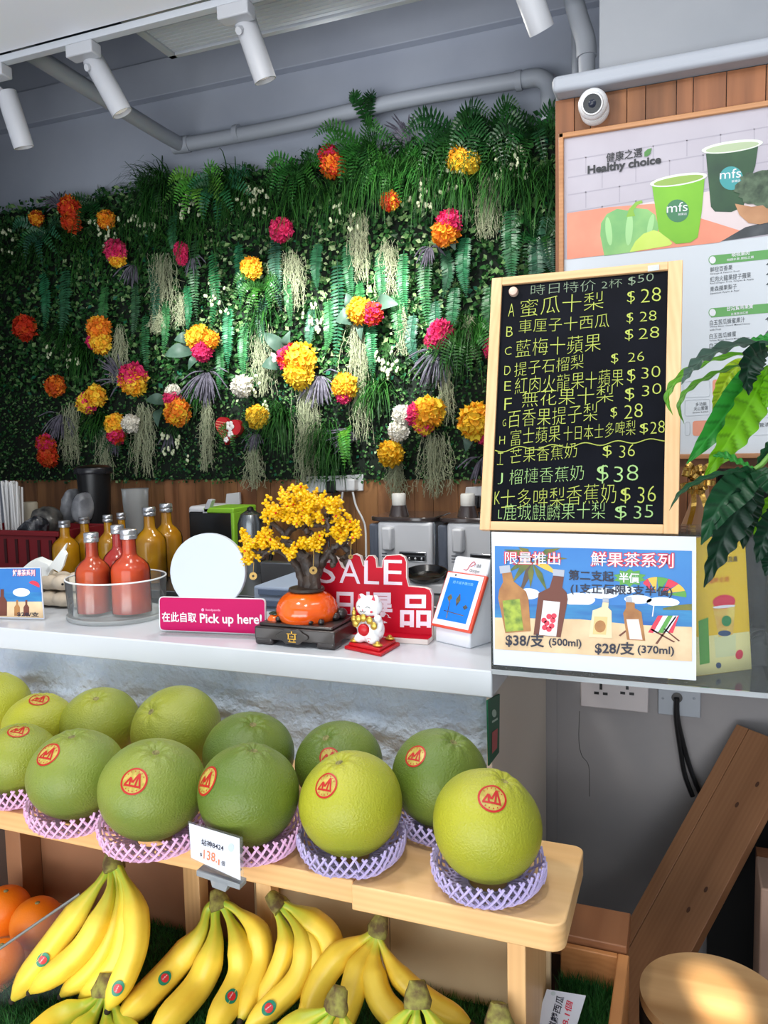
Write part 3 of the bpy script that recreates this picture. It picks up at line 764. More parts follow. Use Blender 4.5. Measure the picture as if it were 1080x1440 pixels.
for sg in (-1, 1):
    mb = MB(); w = [(0, 0), (.012, .02), (.027, .024), (.03, .012), (.02, .002), (.026, -.008), (.02, -.02), (.008, -.016)]
    mb.prism([cb + Vector((sg * x, -.012 * x / .03, z)) for x, z in w], (0, -.0015, 0)); mb.build('wing', mat('butterfly_pink', (206, 172, 178), 0.5, rgb2=(120, 92, 92), nscale=60), t)
MB().ball(cb + Vector((0, -.003, 0)), (.002, .002, .014), 8, 6).build('body', m_dark, t)
# ================================================================== COUNTERS
ZC = 1.02
m_top = mat('white_countertop', (206, 211, 217), 0.25)
m_stone = mat('white_rock_panel', (196, 209, 224), 0.75, rgb2=(180, 194, 212), nscale=9, bump=1.0, bscale=46, bdist=0.014)
m_end = mat('beige_end_panel', (236, 224, 208), 0.6)
t = thing('service_counter', 'long white-topped service counter with a rough white stone front', 'counter', (-2.0, 1.6, 0))
MB().box((-2.61, 1.395, 0.968), (-0.335, 1.74, ZC)).build('countertop', m_top, t, bevel=0.003)
rk = MB()
def rock(u, v):
    X = -2.61 + 2.255 * u; Z = 0.3 + 0.668 * v
    d = noise.noise(Vector((X * 5, 0, Z * 11))) * .007 + noise.noise(Vector((X * 14, 3, Z * 26))) * .010 + abs(noise.noise(Vector((X * 3 + 1.5 * Z, 7, Z * 16)))) * .012
    if u > .99: d *= (1 - u) * 100
    return Vector((X, 1.432 - d, Z))
rk.sheet(rock, 320, 110)
rk.build('stone_front', m_stone, t, angle=180)
MB().box((-2.61, 1.462, 0.0), (-0.36, 1.48, 0.966)).build('front_board', m_end, t)
MB().box((-0.36, 1.432, 0.0), (-0.345, 2.045, 0.966)).build('end_panel', m_end, t, bevel=.001)

t = thing('back_counter', 'steel work counter along the back wall under the plants', 'work counter', (-2.0, 2.75, 0))
MB().box((-4.3, 2.24, 0.915), (-0.34, 3.165, 0.945)).build('worktop', m_steel, t, bevel=.003)
MB().box((-4.25, 2.30, 0.0), (-0.36, 3.16, 0.915)).build('cabinet', mat('cabinet_grey', (92, 94, 98), 0.6), t, bevel=.003)

# red and green QR notice on the end panel ---------------------------------------
plE = Plane((-0.3405, 1.45, .9), (0, 1, 0), (0, 0, 1))
t = thing('payment_notice', 'narrow green notice with a red panel on the end of the counter', 'notice', plE.on(694, 1070))
mb = MB(); q = [plE.on(x, y) for x, y in ((686, 985), (703, 976), (702, 1058), (688, 1077))]
mb.prism(q, (-.003, 0, 0)); mb.build('card', mat('notice_green', (28, 96, 66), 0.45), t)
print_px(MB(), plE, ((692, 1030), (700, 1024), (699, 1052), (692, 1060)), .0008).build('red_panel', mat('notice_red', (186, 92, 92), 0.5), t)
print_px(MB(), plE, ell(695, 1003, 3.2, 5.5), .0008).build('round_mark', mat('notice_pale', (190, 214, 198), 0.5), t)
print_px(MB(), plE, ((692, 1014), (700, 1009), (700, 1012), (692, 1017)), .0008).build('pale_line', mat('notice_pale', (190, 214, 198), 0.5), t)

# ================================================================== BOTTLES
m_alu = mat('aluminium_cap', (198, 200, 204), 0.3, 0.9)
m_glass = clear_mat('bottle_glass', (255, 250, 245), 0.12, 0.02)
def bottle(x, y, z, H, Rr, rgb, rgb2, lab, group, mname, fill=0.9, sq=0.60):
    t = thing('juice_bottle', lab, 'bottle', (x, y, z), group)
    hN = H * sq
    prof = [(Rr * .92, 0), (Rr, .006), (Rr, hN * .86), (Rr * .93, hN * .96), (Rr * .70, hN * 1.06), (Rr * .42, hN * 1.14), (Rr * .36, hN * 1.2), (Rr * .34, H * .90)]
    mt = Matrix.Translation((x, y, z))
    juice = mat(mname, rgb, 0.18, rgb2=rgb2, nscale=14, ndetail=5, lo=.3, hi=.7, coat=0.5)
    MB().lathe([(r * .955, max(zz, .005)) for r, zz in prof], 32, mt).build('juice', juice, t)
    MB().lathe(prof, 32, mt, False).build('glass', m_glass, t)
    cp = [(Rr * .40, H * .885), (Rr * .42, H * .89), (Rr * .42, H * .93), (Rr * .40, H * .935), (Rr * .42, H * .945), (Rr * .42, H * .99), (Rr * .38, H)]
    MB().lathe(cp, 28, mt).build('cap', m_alu, t)
    return t
GB = 'orange juice bottles in the clear tray'
cT = atZ(166, 866, ZC)
ox = (200, 84, 36); ox2 = (150, 54, 46)
p = atZ(134, 862, 1.034); bottle(p.x, p.y, 1.033, .205, .043, ox, ox2, 'left orange-red juice bottle in the clear round tray', GB, 'carrot_juice')
p = atZ(186, 862, 1.034); bottle(p.x, p.y, 1.033, .213, .049, (212, 84, 34), (164, 58, 52), 'right and larger orange juice bottle in the clear round tray', GB, 'orange_juice')
p = atZ(170, 842, 1.034); bottle(p.x, p.y, 1.033, .205, .042, (190, 52, 40), (150, 40, 44), 'dark red juice bottle behind the two orange ones', GB, 'red_juice')
m_acr = clear_mat('clear_acrylic', (252, 254, 254), 0.08, 0.02, 0.05)
t = thing('clear_tray', 'round clear acrylic tray holding three juice bottles', 'tray', (cT.x, cT.y, ZC))
mt = Matrix.Translation((cT.x, cT.y, ZC)) @ Matrix.Diagonal((1.0, .92, 1, 1))
ro = .128
MB().lathe([(.0005, .001), (ro * .98, .001), (ro, .004), (ro, .010), (ro * .985, .012), (.0005, .012)], 56, mt, False).build('base', clear_mat('acrylic_base', (250, 253, 253), .1, .03, .3), t)
MB().lathe([(ro * .95, .012), (ro, .10), (ro * .985, .103), (ro * .968, .10), (ro * .92, .0125)], 64, mt, False).build('wall', m_acr, t)
tb = MB(); tb.tube([mt @ Vector((ro * .985 * math.cos(2 * PI * k / 64), ro * .985 * math.sin(2 * PI * k / 64), .1015)) for k in range(65)], .0022, 6, False); tb.build('rim', mat('acrylic_rim', (236, 240, 240), 0.15), t)

yel = (206, 158, 22); yel2 = (168, 112, 14)
GY = 'yellow juice bottles on the back counter'
def ybot(px, ytop, wpx, lab, Y=2.36, nm='yellow_juice'):
    top = atY(px, ytop, Y); k = F_PX / (atY(px, ytop, Y) - EYE).dot(ROT @ Vector((0, 0, -1)))
    bottle(top.x, Y, .945, top.z - .945, wpx / 2 / k, yel, yel2, lab, GY, nm, sq=.62)
ybot(90, 732, 38, 'yellow juice bottle farthest left, beside the red crate')
ybot(118, 727, 34, 'second yellow juice bottle from the left, partly behind the first', 2.50)
ybot(151, 724, 32, 'yellow juice bottle behind the orange ones, third from left', 2.44)
ybot(170, 721, 30, 'yellow juice bottle almost hidden by the dark red one', 2.58)
ybot(209, 713, 44, 'broad yellow juice bottle left of its twin, beside the magenta sign', 2.36)
ybot(233, 708, 42, 'rearmost broad yellow juice bottle, rightmost of the yellow ones', 2.50)

# ================================================================== PRINTED ADVERT (drink poster) shared drawing
P_SKY = mat('print_sky', (24, 98, 178), 0.5, rgb2=(66, 140, 202), nscale=3); P_SEA = mat('print_sea', (22, 92, 164), 0.5, rgb2=(50, 136, 186), nscale=8, stretch=(1, 1, 6))
P_SAND = mat('print_sand', (228, 200, 160), 0.5, rgb2=(206, 176, 136), nscale=18); P_CLOUD = mat('print_cloud', (222, 232, 242), 0.5)
P_PALM = mat('print_palm', (54, 92, 48), 0.5, rgb2=(120, 116, 40), nscale=30); P_TRUNK = mat('print_trunk', (84, 66, 54), 0.5)
P_RED = mat('print_red', (214, 52, 76), 0.5); P_WHITE = mat('print_white', (222, 222, 228), 0.5); P_NAVY = mat('print_navy', (28, 32, 52), 0.5)
P_BROWN = mat('print_brown', (150, 98, 52), 0.5, rgb2=(176, 124, 68), nscale=30); P_DBROWN = mat('print_dark_brown', (104, 52, 36), 0.5); P_GOLD = mat('print_gold', (220, 182, 70), 0.5)
P_PALE = mat('print_pale', (226, 206, 168), 0.5); P_GRN = mat('print_green', (88, 156, 66), 0.5); P_LIME = mat('print_lime', (168, 186, 62), 0.5, rgb2=(92, 120, 40), nscale=60); P_CAP = mat('print_cap', (170, 176, 188), 0.5)
m_paper = mat('white_paper', (212, 216, 226), 0.55)

# small card at the left edge of the counter
plC = Plane(atZ(30, 871, ZC + .001), (atZ(64, 872, ZC) - atZ(0, 870, ZC)), (0, .05, 1))
t = thing('promo_card', 'small beach-themed drinks card propped on the counter at the left edge', 'card', plC.on(20, 871))
def card(nm, pts, m, lift): return print_px(MB(), plC, pts, lift).build(nm, m, t)
mb = MB(); mb.prism([plC.on(x, y) for x, y in ((-46, 799), (57, 798), (62, 871), (-46, 868))], plC.n * -.003); mb.build('card', m_paper, t)
card('printed_sky', ((-46, 800), (56, 799), (59, 848), (-46, 848)), P_SKY, .0004)
card('printed_sea', ((-46, 833), (58.5, 833), (59, 848), (-46, 848)), P_SEA, .0007)
card('printed_sand', ((-46, 846), (59, 846), (61, 869), (-46, 866)), P_SAND, .0010)
card('printed_cloud', ell(30, 833, 12, 6), P_CLOUD, .0010)
mb = MB(); print_px(mb, plC, ell(48, 823, 8, 6, 25, 12, 180, 360), .0012); mb.build('printed_parasol', P_RED, t)
for bx, m in ((24, P_BROWN), (37, P_DBROWN), (3, P_DBROWN)):
    s = 1.7 if bx == 3 else 1; by = 866
    mb = MB(); print_px(mb, plC, [(bx - 4 * s, by), (bx + 4 * s, by), (bx + 4 * s, by - 12 * s), (bx + 1.4 * s, by - 16 * s), (bx + 1.4 * s, by - 22 * s), (bx - 1.4 * s, by - 22 * s), (bx - 1.4 * s, by - 16 * s), (bx - 4 * s, by - 12 * s)], .0014); mb.build('printed_bottle', m, t)
mb = MB(); write_px(mb, plC, '鮮果茶系列', 18, 810, 49, 810, 9, .0016, .02); mb.build('title_text', P_WHITE, t)
mb = MB(); write_px(mb, plC, '鮮果茶系列', 17.6, 810.8, 49.8, 810.8, 10.4, .0013, .06); mb.build('title_outline', P_RED, t)
mb = MB(); write_px(mb, plC, '$28/支', 24, 867, 55, 868, 7, .0018, .02); mb.build('price_text', P_NAVY, t)

# moulded pulp carton -------------------------------------------------------------
m_pulp = mat('cream_pulp', (214, 200, 180), 0.85, rgb2=(196, 182, 162), nscale=14, bump=.3, bscale=120, bdist=.003)
def remesh_blob(name, balls, m, parent, vox=.0035, boxes=()):
    mb = MB()
    for c, r in balls: mb.ball(c, r, 18, 12)
    for lo, hi in boxes: mb.box(lo, hi)
    o = mb.build(name, m, parent)
    rm = o.modifiers.new('merge', 'REMESH'); rm.mode = 'VOXEL'; rm.voxel_size = vox; rm.use_smooth_shade = True
    sm = o.modifiers.new('soften', 'SMOOTH'); sm.factor = .6; sm.iterations = 5
    return o
c0 = atZ(82, 862, ZC)
t = thing('pulp_carton', 'stack of two cream moulded pulp trays behind the small beach card', 'carton', (c0.x, c0.y + .05, ZC))
for k, (zz, nm) in enumerate(((.002, 'lower_tray'), (.046, 'upper_tray'))):
    bl = []; sc = 1.0
    for i in range(-3, 2):
        for j in range(2):
            bl.append(((c0.x + .012 + i * .046, c0.y + .055 + j * .05, ZC + zz + .023), (.027, .027, .021)))
    remesh_blob(nm, bl, m_pulp, t, boxes=[((c0.x - .15, c0.y + .045, ZC + zz + .004), (c0.x + .065, c0.y + .115, ZC + zz + .036))])
hs = MB()
for i in (-1, 0, 1): hs.ball((c0.x + .02 + i * .03, c0.y + .031, ZC + .07), .0035, 8, 6)
hs.build('air_holes', m_dark, t)
t = thing('crumpled_wrapper', 'white crumpled plastic wrapper sticking up from the cream pulp trays', 'wrapper', (c0.x, c0.y + .06, ZC + .093))
lid = MB(); plq = Plane((c0.x, c0.y + .045, ZC + .09), (1, 0, 0), (0, .3, 1))
q = [plq.on(x, y) for x, y in ((60, 802), (70, 795), (93, 764), (90, 775), (93, 780), (88, 797), (83, 805), (74, 800), (66, 808))]
lid.prism(q, (0, .008, .002)); lid.prism([plq.on(x, y) for x, y in ((30, 800), (42, 790), (52, 787), (60, 791), (66, 793), (72, 800), (66, 812), (36, 812))], (0, .02, .006))
lid.build('wrapper', mat('lid_white', (232, 234, 230), 0.4), t, bevel=.001)

# ================================================================== PICK-UP SIGN
plP = Plane(atZ(225, 889, ZC), Vector((atZ(372, 893, ZC).x - atZ(225, 889, ZC).x, atZ(372, 895, ZC).y - atZ(225, 889, ZC).y, 0)), (0, 0, 1))
MAG = mat('magenta_print', (184, 10, 88), 0.5, spec=.2)
t = thing('pickup_sign', 'magenta pick up here sign with a rounded white back board', 'sign', plP.on(298, 890))
def rr_px(pts4, r, n=4):
    """rounded quad in pixels"""
    out = []; P = [Vector((*q, 0)) for q in pts4]
    for i in range(4):
        a, b, c = P[i - 1], P[i], P[(i + 1) % 4]
        d0 = (a - b).normalized() * r; d1 = (c - b).normalized() * r
        out += [(q.x, q.y) for q in arc(b + d0, b, b + d1, n)]
    return out
bk = [plP.on(x, y, -.004) for x, y in [(248, 842)] + ell(292, 804, 53, 54, 3, 36, 128, 412) + [(345, 846)]]
mb = MB(); mb.prism(bk, plP.n * -.012); mb.build('white_back_board', mat('sign_white', (188, 197, 208), 0.35), t, bevel=.002)
mb = MB(); mb.prism([plP.on(x, y) for x, y in rr_px(((223, 839), (373, 842), (374, 893), (224, 887)), 6)], plP.n * -.006); mb.build('white_edge', P_WHITE, t, bevel=.0008)
mb = MB(); mb.prism([plP.on(x, y, .0004) for x, y in rr_px(((224.5, 840), (372, 843), (372.5, 891.5), (225.5, 885.5)), 5.5)], plP.n * .0006); mb.build('magenta_panel', MAG, t)
mb = MB(); write_px(mb, plP, '在此自取', 228, 874.5, 276.5, 875.5, 14, .0016, .018); write_px(mb, plP, 'Pick up here!', 281.5, 880.0, 368.5, 882, 17.5, .0016, .018); mb.build('white_lettering', P_WHITE, t)
mb = MB(); write_px(mb, plP, 'foodpanda', 289, 860, 310, 860.5, 4.2, .0016, .012); mb.build('small_lettering', mat('print_pink', (240, 150, 190), 0.5), t)
print_px(MB(), plP, ell(285, 857.5, 2.0, 2.2), .0016).build('small_mark', mat('print_pink', (240, 150, 190), 0.5), t)
a = plP.on(232, 889); b = plP.on(366, 894)
mb = MB(); u = plP.u; nn = plP.n
q = [Vector((a.x, a.y, ZC)), Vector((b.x, b.y, ZC))]
mb.prism([q[0] + nn * .03, q[1] + nn * .03, q[1] - nn * .03, q[0] - nn * .03], (0, 0, .003)); mb.build('clear_foot', clear_mat('clear_acrylic'), t)

# ================================================================== SALE BOARD
aS = atZ(428, 882, ZC + .012); bS = atZ(608, 894, ZC + .012)
plS = Plane(bS, (bS - aS), (0, .08, 1))
RED_B = mat('sale_red', (184, 8, 36), 0.5, spec=.2); m_foam = mat('foam_edge', (226, 212, 206), 0.6)
t = thing('sale_board', 'red cut-out SALE board with white lettering behind the bonsai', 'sale sign', plS.on(520, 888))
out = [(424, 884), (424, 800), (438, 797), (442, 786), (452, 781), (468, 781), (476, 786), (481, 797), (485, 800), (492, 782), (500, 778.5), (507, 782), (511, 795), (514, 797), (514, 786), (518, 781), (525, 781), (529, 786), (530, 797.5), (537, 797.5), (538, 787), (543, 781), (562, 779.5), (569, 783), (572, 790), (572, 812), (575, 824), (598, 826), (605, 829), (608, 837), (608, 896)]
mb = MB(); mb.prism([plS.on(x, y) for x, y in out], plS.n * -.012); mb.build('foam_core', m_foam, t)
mb = MB()
import itertools
P2 = []
for i in range(len(out)):
    a, b, c = (Vector((*out[i - 1], 0)), Vector((*out[i], 0)), Vector((*out[(i + 1) % len(out)], 0)))
    n1 = (b - a).normalized(); n2 = (c - b).normalized(); nv = Vector((-(n1.y + n2.y), n1.x + n2.x, 0)); nv = nv.normalized() if nv.length > 1e-6 else nv
    P2.append((b.x + nv.x * 1.1, b.y + nv.y * 1.1))
mb.prism([plS.on(x, y, .0003) for x, y in P2], plS.n * .0006); mb.build('red_face', RED_B, t, smooth=False)
m_sw = mat('sale_lettering', (226, 210, 222), 0.5)
mb = MB(); write_px(mb, plS, 'S', 447.5, 820, 471.5, 820.5, 33, .0016, .0); write_px(mb, plS, 'A', 477.5, 819.5, 506.5, 821, 33, .0016, .0); write_px(mb, plS, 'L', 512, 821, 533, 822, 33, .0016, .0); write_px(mb, plS, 'E', 539.5, 822, 565.5, 823, 35, .0016, .0); mb.build('sale_word', m_sw, t)
mb = MB()
for ch, x0, x1, yb, h in (('今', 428, 464, 868, 36), ('日', 473, 497, 871, 39), ('爆', 509, 553.5, 879, 47), ('品', 562.5, 606, 882, 46)):
    write_px(mb, plS, ch, x0, yb, x1, yb + 1, h, .0016, .022)
mb.build('chinese_word', m_sw, t)
mb = MB(); u = plS.u; hv = Vector((plS.n.x, plS.n.y, 0)).normalized(); a = plS.on(424, 884); b = plS.on(608, 897); a.z = b.z = ZC
mb.prism([a - hv * .02, a + hv * .035, b + hv * .035, b - hv * .02], (0, 0, .012)); mb.build('foam_foot', m_foam, t, bevel=.002)
a.z = b.z = ZC + .0122
mb = MB(); mb.prism([a + hv * .001, a + hv * .034, b + hv * .034, b + hv * .001], (0, 0, .0008)); mb.build('red_foot_top', RED_B, t)

# ================================================================== BONSAI
m_blk = mat('black_lacquer', (30, 26, 26), 0.35, rgb2=(52, 44, 42), nscale=12, coat=.3)
m_bark = mat('bronze_bark', (66, 52, 42), 0.5, rgb2=(38, 30, 26), nscale=30, bump=.6, bscale=90, bdist=.004)
m_gold = mat('gold_relief', (206, 160, 70), 0.3, 0.9); m_amber = mat('amber_glass', (255, 226, 40), 0.12, rgb2=(252, 206, 22), nscale=50, coat=.5, transl=.45, transl_rgb=(255, 226, 60))
m_pers = mat('orange_ceramic', (238, 104, 24), 0.16, rgb2=(214, 72, 16), nscale=9, coat=.7)
x0 = -.866; x1 = -.676; y0 = 1.438; y1 = 1.58
t = thing('bonsai_ornament', 'golden-blossomed bonsai ornament growing from an orange persimmon on a black base', 'bonsai', ((x0 + x1) / 2, (y0 + y1) / 2, ZC))
mb = MB()
mb.box((x0, y0, ZC + .012), (x1, y1, ZC + .040)); mb.box((x0 + .008, y0 + .006, ZC + .040), (x1 - .008, y1 - .006, ZC + .047))
mb.build('base_block', m_blk, t, bevel=.006, bseg=3)
for fx in (x0 + .022, x1 - .022):
    for fy in (y0 + .02, y1 - .02):
        MB().box((fx - .022, fy - .02, ZC), (fx + .022, fy + .02, ZC + .02)).build('foot', m_blk, t, bevel=.006)
em = MB(); ec = Vector(((x0 + x1) / 2 - .002, y0 - .001, ZC + .024))
em.prism([ec + Vector((.034 * math.cos(a) * (1 + .12 * math.cos(4 * a)), 0, .017 * math.sin(a) * (1 + .1 * math.cos(6 * a)))) for a in [2 * PI * k / 40 for k in range(40)]], (0, -.003, 0))
em.build('medallion', m_blk, t, bevel=.0008)
em = MB()
for dx, dz, w, h in ((-.007, .006, .010, .0018), (.007, .006, .010, .0018), (0, .009, .003, .006), (-.008, .0, .003, .009), (.008, .0, .003, .009), (0, .0, .008, .0018), (0, -.005, .02, .002), (-.005, -.008, .002, .006), (.005, -.008, .002, .006), (0, -.011, .018, .002)):
    em.box((ec.x + dx - w / 2, ec.y - .0045, ec.z + dz - h / 2), (ec.x + dx + w / 2, ec.y - .003, ec.z + dz + h / 2))
em.build('gold_relief', m_gold, t, bevel=.0004)
yb = (y0 + y1) / 2
def bp(px, py, dy=0.0): return atY(px, py, yb + dy)
pc = bp(432, 857); pr = .0655
def pumpk(th, ph):
    s_ = math.sin(th); lob = 1 + .05 * abs(math.cos(2 * ph)) ** .6
    return pc + Vector((pr * lob * s_ * math.cos(ph), pr * lob * s_ * math.sin(ph), .049 * math.cos(th) * (1 - .18 * math.exp(-(th / .4) ** 2)) ))
mb = MB(); mb.sheet(lambda u, v: pumpk(.03 + (PI - .06) * u, 2 * PI * v), 24, 48); ob = mb.build('persimmon_pot', m_pers, t, angle=180)
pf = bp(388, 873, -.03); MB().ball(pf, (.019, .019, .017), 20, 14).build('small_persimmon', m_pers, t)
mb = MB()
for k in range(5):
    a = 2 * PI * k / 5; mb.ball(pf + Vector((.008 * math.cos(a), .008 * math.sin(a), .017)), (.008, .006, .003), 8, 5)
mb.tube([pf + Vector((0, 0, .016)), pf + Vector((.002, 0, .028))], .0025, 6); mb.build('small_calyx', mat('dark_leaf_glaze', (30, 44, 30), .3), t)
mb = MB()
for px, py, r, dy in ((400, 881, .008, -.03), (437, 884, .007, -.05), (452, 884, .007, -.045), (480, 869, .014, .02), (472, 876, .010, .0), (466, 872, .011, .03), (392, 883, .007, -.045)):
    c = bp(px, py, dy); c.z = ZC + .047 + r * .8; MB().ball(c, (r, r, r * .9), 10, 7).build('pebble', m_blk, t)
mb = MB(); mb.lathe([(.036, 0), (.040, .003), (.038, .008), (.02, .010)], 24, Matrix.Translation(pc + Vector((0, 0, .041)))); mb.build('pot_collar', m_bark, t)
tb = MB()
def branch(pts, r0, r1, n=6, dy=None):
    P = [bp(x, y, d) for x, y, d in pts]; S = spline(P, n); m = len(S)
    S = [q + Vector((rnd.gauss(0, .0012), rnd.gauss(0, .0012), rnd.gauss(0, .0012))) for q in S]
    tb.tube(S, [r0 + (r1 - r0) * i / (m - 1) for i in range(m)], 9)
branch([(436, 830, 0), (437, 805, 0), (428, 785, .0), (415, 770, 0), (398, 760, .0)], .019, .009)
branch([(428, 830, .008), (420, 800, .01), (404, 780, .01), (385, 772, 0), (366, 785, -.01)], .012, .005)
branch([(442, 830, -.006), (443, 800, -.005), (447, 775, 0), (440, 755, .01), (425, 740, 0)], .014, .006)
branch([(444, 810, .005), (455, 788, .0), (470, 770, 0), (484, 762, 0), (492, 745, 0)], .011, .006)
branch([(447, 776, .0), (458, 758, .01), (462, 740, 0), (458, 722, 0)], .010, .005)
branch([(425, 780, .0), (405, 760, .01), (390, 742, 0), (375, 728, 0)], .009, .005)
branch([(400, 758, .01), (412, 742, .01), (440, 738, .01), (468, 740, 0)], .009, .005)
branch([(460, 775, 0), (470, 786, 0), (468, 796, 0)], .008, .007)
branch([(480, 765, .01), (492, 778, .01), (480, 788, 0)], .009, .006)
branch([(380, 772, 0), (366, 778, -.01), (352, 772, -.01)], .006, .003)
tb.build('trunk', m_bark, t)
clus = [(425, 700, 30, 19, 60, 'topmost'), (400, 715, 26, 18, 40, ''), (450, 712, 24, 18, 40, ''), (428, 728, 26, 12, 30, ''), (378, 722, 15, 12, 26, ''), (470, 712, 12, 12, 18, ''), (486, 742, 17, 18, 46, ''), (352, 775, 14, 16, 36, ''), (345, 786, 10, 8, 14, ''), (375, 752, 10, 10, 18, ''), (380, 766, 22, 9, 34, ''), (425, 768, 24, 11, 40, ''), (410, 776, 16, 7, 18, ''), (452, 758, 10, 8, 16, ''), (346, 754, 7, 9, 10, '')]
for cx, cy, rx, ry, n, _ in clus:
    mb = MB(); vd = MB(); kx = 660.0
    for _i in range(n):
        q = bp(cx + max(-rx, min(rx, rnd.gauss(0, rx * .55))), cy + max(-ry, min(ry, rnd.gauss(0, ry * .5))), rnd.gauss(0, rx * .45 / kx))
        ax = Vector((rnd.gauss(0, 1), rnd.gauss(-.6, 1), rnd.gauss(0, 1))).normalized(); x, y, d = frame_from(ax)
        for k in range(4):
            a = 2 * PI * k / 4 + rnd.uniform(-.3, .3); w = x * math.cos(a) + y * math.sin(a)
            X_, Y_, Z_ = frame_from(w + d * .35)
            mt3 = Matrix((X_, Y_, Z_)).transposed().to_4x4()
            mb.ball(q + (w + d * .3) * .0055, (.0044, .0030, .0048), 8, 6, mt3)
        if rnd.random() < .18: vd.ball(q + d * .003, .003, 7, 5)
    mb.build('blossom_cluster', m_amber, t)
    if vd.v: vd.build('red_bead', mat('red_bead', (200, 30, 20), .2), t)
for px, py, ytop in ((356, 810, 790), (440.5, 802, 772), (493, 783, 762)):
    c = bp(px, py, -.03); mtc = Matrix.Translation(c) @ Matrix.Rotation(PI / 2, 4, 'X') @ Matrix.Rotation(R(30), 4, 'Y')
    rr = .0085 if px != 493 else .005
    mb = MB(); mb.lathe([(rr * .3, -.0008), (rr, -.0008), (rr, .0008), (rr * .3, .0008), (rr * .3, -.0008)], 24, mtc, False); o = mb.build('coin', mat('old_brass', (150, 122, 70), .35, .8), t)
    MB().tube([c + Vector((0, 0, rr * .3)), bp(px + 1, ytop, -.02)], .0007, 5).build('cord', mat('gold_cord', (170, 140, 70), .6), o)

# ================================================================== LUCKY CAT
m_cat = mat('white_porcelain', (238, 238, 238), 0.2, coat=.5); m_red = mat('red_lacquer', (190, 16, 28), 0.35); m_gl = mat('gold_paint', (206, 168, 76), 0.3, .7)
cq = [atZ(484, 913, ZC), atZ(536, 924, ZC), atZ(563, 908, ZC), atZ(514, 898, ZC)]
t = thing('cat_cushion', 'square red stand with gold ingots under the waving cat', 'stand', (sum((q for q in cq), Vector()) / 4))
cc = sum(cq, Vector()) / 4
mb = MB(); mb.prism(cq, (0, 0, .007)); mb.build('lower_slab', m_red, t, bevel=.002)
mb = MB(); mb.prism([cc + (q - cc) * .84 + Vector((0, 0, .007)) for q in cq], (0, 0, .007)); mb.build('upper_slab', m_red, t, bevel=.002)
for k in (0, 1, 2, 3):
    q = cc + (cq[k] - cc) * .62
    mb = MB(); mb.ball(q + Vector((0, 0, .017)), (.011, .007, .004), 14, 8); mb.ball(q + Vector((0, 0, .021)), (.005, .005, .004), 12, 8); mb.build('gold_ingot', m_gl, t)
zb = ZC + .0142; kc = atZ(521, 902, zb); kx, ky = kc.x, kc.y
fwd = Vector((-.25, -1, 0)).normalized(); side = Vector((fwd.y * -1, fwd.x, 0)); side = Vector((1, -.25, 0)).normalized()
KS = 1.13
def kp(s_, f_, z_): return Vector((kx, ky, zb)) + (side * s_ + fwd * f_ + Vector((0, 0, z_))) * KS
t = thing('lucky_cat', 'small white beckoning cat figurine with red bib and gold fan', 'figurine', (kx, ky, zb))
hz = .066
remesh_blob('body', [(kp(0, -.002, .022), (.030, .026, .029)), (kp(0, -.002, .040), (.021, .018, .018)), (kp(0, .001, hz), (.0295, .0235, .0235)), (kp(-.014, .012, .008), (.013, .016, .010)), (kp(.015, .012, .009), (.014, .016, .011)),
     (kp(-.016, .003, hz + .014), (.0085, .005, .0105)), (kp(.016, .003, hz + .014), (.0085, .005, .0105)), (kp(.024, .004, .036), (.008, .008, .016)), (kp(.025, .010, .048), (.0085, .008, .008)), (kp(-.022, .008, .034), (.007, .008, .013))], m_cat, t, .0016)
for sg in (-1, 1):
    mb = MB(); mb.prism([kp(sg * .0118, .0095, hz + .015), kp(sg * .0195, .0095, hz + .014), kp(sg * .0168, .0095, hz + .0235)], fwd * .0012); mb.build('ear_lining', mat('cat_pink', (214, 74, 92), .4), t)
    mb = MB(); mb.tube(arc(kp(sg * .006, .0215, hz + .001), kp(sg * .010, .0215, hz + .006), kp(sg * .0145, .0185, hz + .001), 6), .0007, 5); mb.build('eye_line', m_dark, t)
    MB().ball(kp(sg * .0155, .0165, hz - .006), (.003, .002, .0025), 8, 6).build('cheek', mat('cat_pink', (214, 74, 92), .4), t)
    mb = MB(); mb.tube(arc(kp(0, .0225, hz - .005), kp(sg * .003, .0225, hz - .0085), kp(sg * .006, .0215, hz - .005), 5), .0006, 5); mb.build('mouth', m_dark, t)
MB().ball(kp(0, .0225, hz - .003), .0013, 8, 6).build('nose', mat('cat_pink', (214, 74, 92), .4), t)
tb = MB(); tb.tube([kp(.0175 * math.cos(a), .017 * math.sin(a), .0495) for a in [2 * PI * k / 24 for k in range(25)]], .0022, 6); tb.build('collar', m_red, t)
MB().ball(kp(0, .020, .026), (.013, .007, .013), 16, 10).build('red_bag', m_red, t)
mb = MB()
for k in range(5):
    a = R(160 - 35 * k); q = kp(.022 * math.cos(a), .021 - .002 * abs(k - 2), .028 + .020 * math.sin(a)); mb.ball(q, (.0075, .003, .0085), 12, 8)
mb.build('gold_fan', m_gl, t)
mb = MB(); mb.ball(kp(-.026, .014, .042), (.007, .006, .008), 12, 8); mb.ball(kp(-.026, .014, .053), (.005, .004, .007), 12, 8); mb.ball(kp(-.026, .014, .061), (.002, .002, .004), 8, 6); mb.build('gold_gourd', m_gl, t)
for k, (dx, dz) in enumerate(((0, 0), (-.003, .004), (0, .005), (.003, .004))):
    MB().ball(kp(.015 + dx, .0245, .008 + dz), (.0022 if k == 0 else .0012,) * 3, 8, 6).build('paw_pad', m_red, t)

